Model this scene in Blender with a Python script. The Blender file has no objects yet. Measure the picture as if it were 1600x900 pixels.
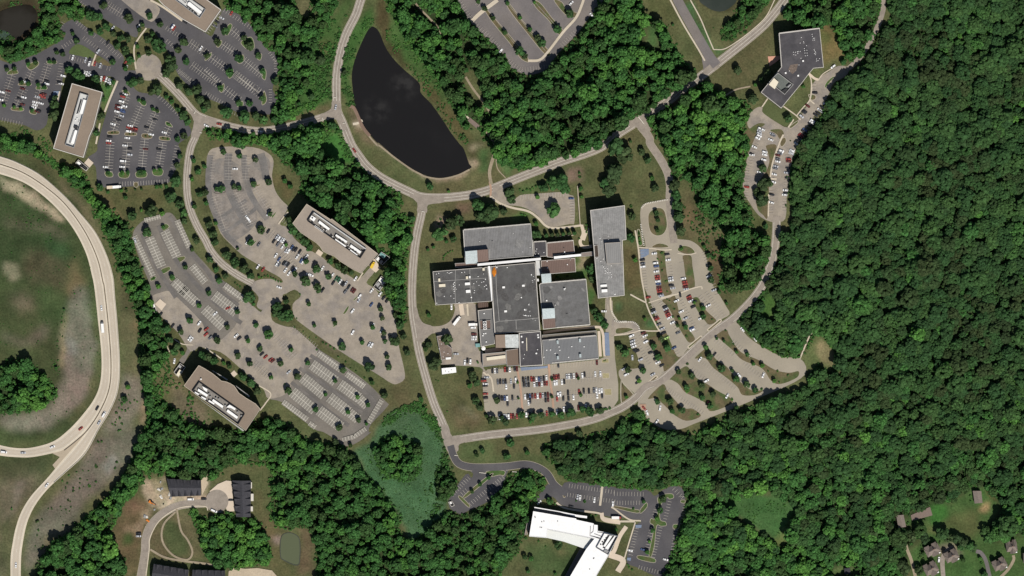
import bpy, bmesh, math, random
import numpy as np
from mathutils import Vector, Matrix, noise
random.seed(7); np.random.seed(7)
R = math.radians
H = 5000.0            # height of the camera over the ground, metres
S = 0.6               # metres on the ground to one step of the survey grid
SC = bpy.context.scene
COL = SC.collection

# ---------------------------------------------------------------- survey helpers
def pairs(f): return [(f[i], f[i+1]) for i in range(0, len(f), 2)]
def T(c, r, *f): return [(320*c + x/4, 225*r + y/4) for x, y in pairs(f)]
def Z(x0, y0, s, *f): return [(x0 + x/s, y0 + y/s) for x, y in pairs(f)]
def P(*f): return pairs(f)
def W(p, h=0.0):
    k = S*(1 - h/H)
    return ((p[0]-800)*k, (450-p[1])*k)
def smooth(pts, closed=False, n=6):
    m = len(pts); out = []
    rng = range(m) if closed else range(m-1)
    for i in rng:
        if closed: a, b, c, d = pts[i-1], pts[i], pts[(i+1) % m], pts[(i+2) % m]
        else:
            b, c = pts[i], pts[i+1]
            a = pts[i-1] if i > 0 else (2*b[0]-c[0], 2*b[1]-c[1])
            d = pts[i+2] if i+2 < m else (2*c[0]-b[0], 2*c[1]-b[1])
        for j in range(n):
            t = j/n; t2 = t*t; t3 = t2*t
            out.append(tuple(0.5*(2*b[k] + (c[k]-a[k])*t + (2*a[k]-5*b[k]+4*c[k]-d[k])*t2 + (3*b[k]-a[k]-3*c[k]+d[k])*t3) for k in (0, 1)))
    if not closed: out.append(tuple(pts[-1]))
    return out
def inside(p, poly):
    x, y = p; c = False; n = len(poly); j = n-1
    for i in range(n):
        xi, yi = poly[i]; xj, yj = poly[j]
        if (yi > y) != (yj > y) and x < (xj-xi)*(y-yi)/(yj-yi)+xi: c = not c
        j = i
    return c
class Reg:
    def __init__(s, poly):
        s.p = poly; xs = [q[0] for q in poly]; ys = [q[1] for q in poly]
        s.b = (min(xs), min(ys), max(xs), max(ys))
    def has(s, p):
        b = s.b
        return b[0] <= p[0] <= b[2] and b[1] <= p[1] <= b[3] and inside(p, s.p)
def area(poly):
    return 0.5*sum(poly[i-1][0]*poly[i][1]-poly[i][0]*poly[i-1][1] for i in range(len(poly)))
def offset(poly, d):
    """move a closed outline inwards by d (negative: outwards)"""
    n = len(poly); sgn = 1 if area(poly) > 0 else -1; out = []
    for i in range(n):
        a, b, c = Vector(poly[i-1]), Vector(poly[i]), Vector(poly[(i+1) % n])
        e1 = b-a; e2 = c-b
        if e1.length < 1e-6 or e2.length < 1e-6: out.append(tuple(b)); continue
        e1.normalize(); e2.normalize()
        n1 = Vector((-e1.y, e1.x)); n2 = Vector((-e2.y, e2.x)); m = n1+n2
        if m.length < 1e-3: m = n1.copy()
        m.normalize(); k = 1/max(0.45, m.dot(n1))
        out.append(tuple(b + m*(d*k*sgn)))
    return out
def strip_edges(pts, w):
    L, Rr = [], []
    n = len(pts)
    for i in range(n):
        a = Vector(pts[max(0, i-1)]); b = Vector(pts[min(n-1, i+1)])
        d = (b-a); d.normalize(); nn = Vector((-d.y, d.x))
        ww = w if not callable(w) else w(i/(n-1))
        L.append(tuple(Vector(pts[i])+nn*ww/2)); Rr.append(tuple(Vector(pts[i])-nn*ww/2))
    return L, Rr

# ---------------------------------------------------------------- materials
MATS = {}
def mat(name, col, rough=0.9, var=0.15, scale=0.3, fine=0.12, fscale=2.5, spec=0.2, tint=None, metal=0.0, stripes=None, bump=0.0):
    """a procedural surface: base colour, broad blotches, fine grain, optional second tint and ribs"""
    if name in MATS: return MATS[name]
    m = bpy.data.materials.new(name); MATS[name] = m
    m.use_nodes = True; nt = m.node_tree; N = nt.nodes; L = nt.links
    b = N['Principled BSDF']
    b.inputs['Roughness'].default_value = rough; b.inputs['Specular IOR Level'].default_value = spec
    b.inputs['Metallic'].default_value = metal
    tc = N.new('ShaderNodeTexCoord')
    geo = N.new('ShaderNodeNewGeometry')
    n1 = N.new('ShaderNodeTexNoise'); n1.inputs['Scale'].default_value = scale*0.12; n1.inputs['Detail'].default_value = 6; n1.inputs['Roughness'].default_value = 0.65
    n2 = N.new('ShaderNodeTexNoise'); n2.inputs['Scale'].default_value = fscale*0.3; n2.inputs['Detail'].default_value = 4; n2.inputs['Roughness'].default_value = 0.7
    L.new(geo.outputs['Position'], n1.inputs['Vector']); L.new(geo.outputs['Position'], n2.inputs['Vector'])
    def rng(src, amt):
        r = N.new('ShaderNodeMapRange'); r.inputs[1].default_value = 0.25; r.inputs[2].default_value = 0.75
        r.inputs[3].default_value = 1-amt; r.inputs[4].default_value = 1+amt
        L.new(src, r.inputs[0]); return r.outputs[0]
    mu = N.new('ShaderNodeMath'); mu.operation = 'MULTIPLY'
    L.new(rng(n1.outputs['Fac'], var), mu.inputs[0]); L.new(rng(n2.outputs['Fac'], fine), mu.inputs[1])
    val = mu.outputs[0]
    if stripes:
        ang, per, amt = stripes
        mp = N.new('ShaderNodeMapping'); mp.inputs['Rotation'].default_value = (0, 0, R(ang))
        wv = N.new('ShaderNodeTexWave'); wv.inputs['Scale'].default_value = 6.2832/per/20.0*1.0; wv.inputs['Distortion'].default_value = 0.3
        L.new(geo.outputs['Position'], mp.inputs[0]); L.new(mp.outputs[0], wv.inputs['Vector'])
        m2 = N.new('ShaderNodeMath'); m2.operation = 'MULTIPLY'
        L.new(val, m2.inputs[0]); L.new(rng(wv.outputs['Fac'], amt), m2.inputs[1]); val = m2.outputs[0]
    base = N.new('ShaderNodeRGB'); base.outputs[0].default_value = (*col, 1)
    src = base.outputs[0]
    if tint:
        n3 = N.new('ShaderNodeTexNoise'); n3.inputs['Scale'].default_value = scale*0.09; n3.inputs['Detail'].default_value = 5
        mp3 = N.new('ShaderNodeMapping'); mp3.inputs['Location'].default_value = (37, 11, 5); L.new(geo.outputs['Position'], mp3.inputs[0]); L.new(mp3.outputs[0], n3.inputs['Vector'])
        cr = N.new('ShaderNodeMapRange'); cr.inputs[1].default_value = 0.45; cr.inputs[2].default_value = 0.65; L.new(n3.outputs['Fac'], cr.inputs[0])
        mx = N.new('ShaderNodeMix'); mx.data_type = 'RGBA'; mx.inputs['B'].default_value = (*tint, 1)
        L.new(cr.outputs[0], mx.inputs['Factor']); L.new(src, mx.inputs['A']); src = mx.outputs['Result']
    vm = N.new('ShaderNodeVectorMath'); vm.operation = 'SCALE'
    L.new(src, vm.inputs[0]); L.new(val, vm.inputs['Scale']); L.new(vm.outputs[0], b.inputs['Base Color'])
    if bump:
        bp = N.new('ShaderNodeBump'); bp.inputs['Strength'].default_value = bump; bp.inputs['Distance'].default_value = 0.3
        L.new(n2.outputs['Fac'], bp.inputs['Height']); L.new(bp.outputs[0], b.inputs['Normal'])
    return m

# pavement
M_TAN = mat('weathered_asphalt', (0.265, 0.229, 0.184), var=0.22, scale=1.0, fine=0.14, tint=(0.215, 0.19, 0.165))
M_BEIGE = mat('sun_bleached_asphalt', (0.285, 0.252, 0.196), var=0.12, fine=0.09, tint=(0.25, 0.222, 0.178))
M_TANROAD = mat('campus_road_asphalt', (0.24, 0.207, 0.172), var=0.22, scale=1.5, fine=0.14)
M_DARK = mat('sealed_asphalt', (0.072, 0.069, 0.073), var=0.22, fine=0.12, tint=(0.095, 0.09, 0.09))
M_MID = mat('older_asphalt', (0.135, 0.122, 0.118), var=0.2, fine=0.14, tint=(0.165, 0.145, 0.13))
M_WORN = mat('patched_asphalt', (0.160, 0.143, 0.121), var=0.2, fine=0.16, tint=(0.112, 0.104, 0.094))
M_LANE = mat('worn_lane_asphalt', (0.138, 0.130, 0.122), var=0.25, scale=1.0, fine=0.2, tint=(0.165, 0.150, 0.135))
M_CONC = mat('highway_concrete', (0.425, 0.37, 0.295), var=0.08, fine=0.07)
M_SHLD = mat('highway_shoulder', (0.51, 0.445, 0.345), var=0.12, fine=0.1)
M_KERB = mat('kerb_concrete', (0.34, 0.30, 0.235), var=0.1, fine=0.1)
M_WALK = mat('footway_concrete', (0.46, 0.40, 0.31), var=0.12, fine=0.1)
M_PADS = mat('pale_pad_concrete', (0.50, 0.42, 0.33), var=0.08, fine=0.06)
M_BRICK = mat('brick_paving', (0.36, 0.235, 0.165), var=0.1, fine=0.1)
M_TRAIL = mat('dirt_trail', (0.26, 0.215, 0.15), var=0.2, fine=0.2)
M_LINE = mat('white_road_paint', (0.52, 0.49, 0.42), var=0.15, fine=0.15)
M_LINE2 = mat('worn_road_paint', (0.42, 0.39, 0.34), var=0.2, fine=0.2)
M_LINE3 = mat('faded_road_paint', (0.36, 0.325, 0.285), var=0.2, fine=0.2)
M_BLUE = mat('blue_bay_paint', (0.16, 0.20, 0.27), var=0.2, fine=0.2)
M_STALL = mat('worn_stall_surface', (0.20, 0.185, 0.158), var=0.15, fine=0.15)
M_MEDIAN = mat('median_soil_and_shade', (0.10, 0.085, 0.065), var=0.2, fine=0.2)  # soil tone darkened to carry the barrier's shadow
# roofs and walls
M_RBROWN = mat('brown_gravel_roof', (0.215, 0.17, 0.13), var=0.10, fine=0.10, tint=(0.19, 0.15, 0.115))
M_RTAN = mat('tan_gravel_roof', (0.285, 0.24, 0.195), var=0.08, fine=0.09, tint=(0.262, 0.22, 0.178))
M_RGREY = mat('grey_ribbed_roof', (0.168, 0.165, 0.162), var=0.18, scale=2, fine=0.14, tint=(0.15, 0.147, 0.142), stripes=(-4, 1.5, 0.10))
M_RGREY2 = mat('pale_grey_roof', (0.21, 0.206, 0.198), var=0.26, scale=2.2, fine=0.16, tint=(0.19, 0.188, 0.18), stripes=(-3, 1.8, 0.06))
M_RDARK = mat('dark_membrane_roof', (0.080, 0.078, 0.076), var=0.22, scale=1.2, fine=0.16, tint=(0.098, 0.097, 0.092))
M_RBLACK = mat('black_membrane_roof', (0.058, 0.055, 0.059), var=0.2, scale=1.2, fine=0.12, tint=(0.08, 0.075, 0.078))
M_RREDB = mat('red_brown_roof', (0.14, 0.098, 0.082), var=0.14, fine=0.12, stripes=(-4, 1.6, 0.10))
M_RWHITE = mat('white_membrane_roof', (0.74, 0.735, 0.72), var=0.06, scale=3, fine=0.05)
M_RPALE = mat('pale_metal_roof', (0.47, 0.47, 0.455), var=0.06, fine=0.06, stripes=(-15, 1.4, 0.05))
M_SHIN = mat('dark_shingle_roof', (0.048, 0.047, 0.053), var=0.18, fine=0.25)
M_SHIN2 = mat('brown_shingle_roof', (0.18, 0.148, 0.125), var=0.12, fine=0.22)
M_GLASSR = mat('pale_glazed_slope', (0.33, 0.375, 0.375), rough=0.6, var=0.2, fine=0.25, spec=0.3)
M_PARA = mat('white_coping', (0.52, 0.49, 0.44), var=0.05, fine=0.05)
M_PARAG = mat('grey_coping', (0.33, 0.32, 0.30), var=0.05, fine=0.05)
M_WBRICK = mat('brown_brick_wall', (0.20, 0.12, 0.085), var=0.12, fine=0.2)
M_WCONC = mat('precast_wall', (0.36, 0.325, 0.28), var=0.1, fine=0.1)
M_WSID = mat('pale_siding_wall', (0.48, 0.45, 0.40), var=0.08, fine=0.08)
M_WIN = mat('dark_glazing', (0.02, 0.026, 0.03), rough=0.12, var=0.05, fine=0.02, spec=0.5)
M_UNIT = mat('white_enamel', (0.74, 0.73, 0.70), var=0.05, fine=0.05)
M_UNITG = mat('grey_sheet_metal', (0.26, 0.26, 0.255), var=0.15, fine=0.15)
M_UNITD = mat('dark_grille', (0.035, 0.035, 0.036), var=0.1, fine=0.2)
M_CREAM = mat('cream_enamel', (0.62, 0.56, 0.43), var=0.05, fine=0.08)
M_ORANGE = mat('orange_tarpaulin', (0.42, 0.14, 0.012), var=0.35, scale=3, fine=0.2)
M_TEAL = mat('teal_glazing', (0.16, 0.30, 0.29), rough=0.5, var=0.15, fine=0.1)
M_STEEL = mat('weathered_shade_steel', (0.14, 0.115, 0.09), var=0.2, fine=0.2)  # brown tone: painted shadow on the median rail, weathering on the bucket
M_TYRE = mat('tyre_rubber', (0.02, 0.02, 0.02), var=0.1, fine=0.1)
M_SAND = mat('builders_sand', (0.40, 0.33, 0.24), var=0.2, fine=0.2)
M_DECK = mat('brown_hardcourt', (0.17, 0.13, 0.11), var=0.12, fine=0.12)
M_BARK = mat('tree_bark', (0.07, 0.052, 0.04), var=0.2, fine=0.2)
M_ISL = mat('island_turf', (0.108, 0.088, 0.046), var=0.3, scale=1.2, fine=0.3, tint=(0.06, 0.085, 0.028))
M_ISLG = mat('green_island_turf', (0.05, 0.095, 0.026), var=0.3, scale=1.2, fine=0.35, tint=(0.085, 0.09, 0.035))
M_MULCH = mat('planting_mulch', (0.11, 0.075, 0.05), var=0.25, fine=0.3)
CARC = {'w': (0.72, 0.72, 0.71), 's': (0.42, 0.43, 0.45), 'g': (0.12, 0.125, 0.135), 'k': (0.02, 0.02, 0.023), 'r': (0.27, 0.045, 0.035),
        'm': (0.10, 0.025, 0.022), 'b': (0.055, 0.085, 0.18), 'n': (0.40, 0.33, 0.22), 'y': (0.62, 0.42, 0.03), 'G': (0.03, 0.11, 0.05), 'l': (0.36, 0.55, 0.18), 'o': (0.55, 0.17, 0.02)}
CARN = {'w': 'white', 's': 'silver', 'g': 'grey', 'k': 'black', 'r': 'red', 'm': 'maroon', 'b': 'blue', 'n': 'beige', 'y': 'yellow', 'G': 'green', 'l': 'lime', 'o': 'orange'}
M_CAR = {k: mat(CARN[k]+'_car_paint', v, rough=0.32, var=0.02, fine=0.01, spec=0.5) for k, v in CARC.items()}

def leaf_mat(name, cols, dark=1.0, soft=1.0):
    m = bpy.data.materials.new(name); m.use_nodes = True; nt = m.node_tree; N = nt.nodes; L = nt.links
    b = N['Principled BSDF']; b.inputs['Roughness'].default_value = 0.9; b.inputs['Specular IOR Level'].default_value = 0.02
    oi = N.new('ShaderNodeObjectInfo'); geo = N.new('ShaderNodeNewGeometry')
    at = N.new('ShaderNodeAttribute'); at.attribute_name = 'clump'
    big = N.new('ShaderNodeTexNoise'); big.inputs['Scale'].default_value = 0.011; big.inputs['Detail'].default_value = 3
    L.new(oi.outputs['Location'], big.inputs['Vector'])
    a1 = N.new('ShaderNodeMath'); a1.operation = 'MULTIPLY_ADD'; a1.inputs[1].default_value = 0.62; L.new(oi.outputs['Random'], a1.inputs[0])
    a2 = N.new('ShaderNodeMath'); a2.operation = 'MULTIPLY_ADD'; a2.inputs[1].default_value = 1.5; a2.inputs[2].default_value = -0.55
    L.new(big.outputs['Fac'], a2.inputs[0]); L.new(a2.outputs[0], a1.inputs[2])
    cr = N.new('ShaderNodeValToRGB'); L.new(a1.outputs[0], cr.inputs[0])
    el = cr.color_ramp.elements
    while len(el) < len(cols): el.new(0.5)
    for i, c in enumerate(cols):
        el[i].position = i/(len(cols)-1); el[i].color = (*[v*dark for v in c], 1)
    fn = N.new('ShaderNodeTexNoise'); fn.inputs['Scale'].default_value = 0.8; fn.inputs['Detail'].default_value = 5; fn.inputs['Roughness'].default_value = 0.75
    L.new(geo.outputs['Position'], fn.inputs['Vector'])
    r1 = N.new('ShaderNodeMapRange'); r1.inputs[1].default_value = 0.3; r1.inputs[2].default_value = 0.7; r1.inputs[3].default_value = 1-0.55*soft; r1.inputs[4].default_value = 1+0.6*soft
    L.new(fn.outputs['Fac'], r1.inputs[0])
    r2 = N.new('ShaderNodeMapRange'); r2.inputs[3].default_value = 1-0.45*soft; r2.inputs[4].default_value = 1+0.5*soft; L.new(at.outputs['Fac'], r2.inputs[0])
    mu = N.new('ShaderNodeMath'); mu.operation = 'MULTIPLY'; L.new(r1.outputs[0], mu.inputs[0]); L.new(r2.outputs[0], mu.inputs[1])
    vm = N.new('ShaderNodeVectorMath'); vm.operation = 'SCALE'; L.new(cr.outputs[0], vm.inputs[0]); L.new(mu.outputs[0], vm.inputs['Scale'])
    L.new(vm.outputs[0], b.inputs['Base Color'])
    return m
M_LEAF = leaf_mat('broadleaf_foliage', [(0.024, 0.050, 0.019), (0.038, 0.068, 0.023), (0.034, 0.088, 0.026), (0.040, 0.106, 0.028), (0.056, 0.138, 0.030), (0.080, 0.18, 0.036)])
M_HILL = leaf_mat('shaded_hill_foliage', [(0.026, 0.044, 0.019), (0.036, 0.053, 0.021), (0.027, 0.062, 0.023), (0.032, 0.071, 0.024), (0.042, 0.084, 0.027), (0.046, 0.115, 0.030)], soft=0.6)  # leaves coloured darker and duller, standing in for the slope's shade
M_LEAF2 = leaf_mat('park_tree_foliage', [(0.024, 0.048, 0.020), (0.042, 0.062, 0.026), (0.032, 0.078, 0.026), (0.048, 0.105, 0.032)])
M_BUSH = leaf_mat('undergrowth_foliage', [(0.04, 0.062, 0.024), (0.040, 0.092, 0.026), (0.045, 0.12, 0.030), (0.070, 0.155, 0.034)])
M_MARSH = leaf_mat('marsh_foliage', [(0.046, 0.096, 0.040), (0.056, 0.115, 0.046), (0.068, 0.135, 0.050)])

# ---------------------------------------------------------------- object helpers
def link(name, me, parent=None, kind=None):
    o = bpy.data.objects.new(name, me); COL.objects.link(o)
    if parent is not None: o.parent = parent
    if kind: o['kind'] = kind
    return o
def empty(name, label, cat, loc, rz=0.0, group=None):
    o = bpy.data.objects.new(name, None); COL.objects.link(o); o.location = loc; o.rotation_euler = (0, 0, rz)
    o.empty_display_size = 0.5
    o['label'] = label; o['category'] = cat
    if group: o['group'] = group
    return o
def tag(o, label, cat, group=None):
    o['label'] = label; o['category'] = cat
    if group: o['group'] = group
    return o
class MB:
    """collects faces and links them as one mesh"""
    def __init__(s): s.v = []; s.f = []; s.m = []
    def face(s, pts, mi=0):
        n = len(s.v); s.v += pts; s.f.append(tuple(range(n, n+len(pts)))); s.m.append(mi)
    def poly(s, pts, z, mi=0):
        if area(pts) < 0: pts = pts[::-1]
        s.face([(x, y, z) for x, y in pts], mi)
    def prism(s, pts, z0, z1, mi=0, top=True, pts2=None, bottom=False):
        if area(pts) < 0:
            pts = pts[::-1]
            if pts2: pts2 = pts2[::-1]
        q = pts2 or pts; n = len(pts)
        if callable(z1): zt = [z1(p) for p in q]
        else: zt = [z1]*n
        for i in range(n):
            j = (i+1) % n
            s.face([(*pts[i], z0), (*pts[j], z0), (*q[j], zt[j]), (*q[i], zt[i])], mi)
        if top: s.face([(*q[i], zt[i]) for i in range(n)], mi)
        if bottom: s.face([(*pts[i], z0) for i in range(n)][::-1], mi)
    def ring(s, out, inn, z0, z1, mi=0):
        if area(out) < 0: out = out[::-1]; inn = inn[::-1]
        n = len(out)
        for i in range(n):
            j = (i+1) % n
            s.face([(*out[i], z0), (*out[j], z0), (*out[j], z1), (*out[i], z1)], mi)
            s.face([(*inn[j], z0), (*inn[i], z0), (*inn[i], z1), (*inn[j], z1)], mi)
            s.face([(*out[i], z1), (*out[j], z1), (*inn[j], z1), (*inn[i], z1)], mi)
    def strip(s, A, B, z, mi=0):
        for i in range(len(A)-1):
            s.face([(*B[i], z), (*B[i+1], z), (*A[i+1], z), (*A[i], z)], mi)
    def box(s, c, d, ang, z0, z1, mi=0):
        ca, sa = math.cos(ang), math.sin(ang)
        pts = [(c[0]+ca*x-sa*y, c[1]+sa*x+ca*y) for x, y in ((-d[0]/2, -d[1]/2), (d[0]/2, -d[1]/2), (d[0]/2, d[1]/2), (-d[0]/2, d[1]/2))]
        s.prism(pts, z0, z1, mi)
    def cyl(s, c, r, z0, z1, mi=0, n=16, r2=None):
        a = [(c[0]+r*math.cos(6.2832*i/n), c[1]+r*math.sin(6.2832*i/n)) for i in range(n)]
        r2 = r if r2 is None else r2
        b = [(c[0]+r2*math.cos(6.2832*i/n), c[1]+r2*math.sin(6.2832*i/n)) for i in range(n)]
        s.prism(a, z0, z1, mi, pts2=b)
    def build(s, name, mats, parent=None, kind=None, loc=None):
        me = bpy.data.meshes.new(name)
        vv = s.v if loc is None else [(x-loc[0], y-loc[1], z-loc[2]) for x, y, z in s.v]
        me.from_pydata(vv, [], s.f)
        if not isinstance(mats, (list, tuple)): mats = [mats]
        for m in mats: me.materials.append(m)
        me.polygons.foreach_set('material_index', s.m)
        bm = bmesh.new(); bm.from_mesh(me)
        ng = [f for f in bm.faces if len(f.verts) > 4]
        if ng: bmesh.ops.triangulate(bm, faces=ng)
        bm.to_mesh(me); bm.free(); me.update()
        o = link(name, me, parent, kind)
        if loc is not None and parent is None: o.location = loc
        return o
ORD = ['', 'first', 'second', 'third', 'fourth', 'fifth', 'sixth', 'seventh', 'eighth', 'ninth', 'tenth', 'eleventh', 'twelfth', 'thirteenth', 'fourteenth', 'fifteenth', 'sixteenth', 'seventeenth', 'eighteenth', 'nineteenth', 'twentieth']
def ordw(i):
    if i < len(ORD): return ORD[i]
    return '%d%s' % (i, {1: 'st', 2: 'nd', 3: 'rd'}.get(i % 10, 'th'))
# ---------------------------------------------------------------- paved surfaces
M_WORN2 = mat('dark_lane_asphalt', (0.118, 0.109, 0.10), var=0.2, scale=1.0, fine=0.16, tint=(0.145, 0.132, 0.118))
PAVED = []           # (id, region) of everything that is paved
ROADS = {}
def q(a): return [W(p) for p in a]
road_defs = [
 # name, centre line, width, material, edge lines, centre line, kerb
 ('pond_road', P(576,-30)+T(1,0, 975,0, 945,90, 890,200, 855,300, 834,400, 823,500, 823,600, 828,690, 862,770, 915,900)+T(1,1, 960,70, 1010,135, 1080,195, 1160,242, 1280,300)+T(2,1, 75,330, 200,336, 350,322, 450,301, 520,278, 700,205, 850,147, 960,105, 1100,60, 1210,12)+T(3,0, 30,832, 140,762, 320,642, 440,547, 560,462, 700,352, 850,232, 950,142, 1060,5, 1120,-90), 12.4, M_TANROAD, 1, 1, 1),
 ('mill_road', P(660,305)+T(2,1, 77,420, 47,560, 27,700, 15,900)+T(2,2, 20,150, 38,270, 60,400, 102,560, 152,720, 212,860)+T(2,3, 245,70), 11.6, M_TANROAD, 1, 1, 1),
 ('south_road', P(697,689)+T(2,3, 320,44, 500,18, 800,-14)+Z(860,560,8.04, 200,838, 400,800, 600,745, 770,675, 900,615, 1060,505, 1200,360)+T(3,2, 300,572, 450,432, 600,292, 740,192, 850,85, 915,0)+T(3,1, 935,860, 982,740, 1003,650, 1012,540, 1015,450), 11.6, M_TANROAD, 1, 0, 1),
 ('west_road', P(527,178)+T(1,0, 770,724, 640,762, 480,800, 340,818, 200,800, 80,768, -10,738)+T(0,0, 1215,705, 1130,605, 1040,512, 975,455), 11.0, M_TANROAD, 1, 1, 1),
 ('fan_road', P(312,186)+T(0,0, 1222,850)+T(0,1, 1190,30, 1172,150, 1168,280, 1187,400, 1232,510, 1284,600)+T(1,1, 40,670, 105,745, 200,815, 300,872), 10.4, M_TANROAD, 1, 1, 1),
 ('loop_road', P(993,188)+T(3,0, 215,855)+T(3,1, 225,0, 285,90, 330,175, 347,260, 345,330, 350,430, 362,540, 372,620), 11.0, M_TANROAD, 0, 0, 1),
 ('dark_drive', T(2,3, 255,85, 272,140, 300,190, 350,214, 440,222, 600,216, 720,203, 800,222, 860,262, 900,325, 950,365, 1010,395), 11.0, M_DARK, 0, 0, 1),
 ('asphalt_lane', T(3,0, 375,-60, 395,0, 482,160, 585,338, 640,410), 15.0, M_MID, 0, 0, 0),
 ('tree_lane', T(4,0, 410,-60, 402,0, 395,80, 350,200, 300,290, 240,375, 170,440), 8.0, M_TANROAD, 0, 0, 0),
 ('close_road', T(0,3, 868,960, 884,880, 905,760, 912,660, 945,580, 1020,508, 1130,457, 1280,445)+T(1,3, 80,430), 11.5, M_TANROAD, 0, 0, 1),
 ('house_drive', T(4,3, 780,960, 770,830, 775,780, 800,740, 840,720), 7.0, M_TANROAD, 0, 0, 0),
 ('curved_drive', T(4,3, 1080,960, 1060,880, 1040,800, 1010,755, 980,745), 6.0, M_MID, 0, 0, 0),
 ('pale_drive', T(4,3, 1120,920, 1180,860, 1215,800, 1213,770), 4.5, M_TRAIL, 0, 0, 0),
 ('woods_track', T(4,3, 530,640, 545,720, 575,800, 600,900, 610,960), 5.0, M_TRAIL, 0, 0, 0),
]
for d in road_defs:
    c = smooth(d[1]); L, Rr = strip_edges(c, d[2])
    ROADS[d[0]] = (c, L, Rr); PAVED.append((d[0], Reg(L+Rr[::-1])))
def circ(cx, cy, r, n=28): return [(cx+r*math.cos(6.2832*i/n), cy+r*math.sin(6.2832*i/n)) for i in range(n)]
z2 = lambda *f: Z(1160,130,8.04,*f)
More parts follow.
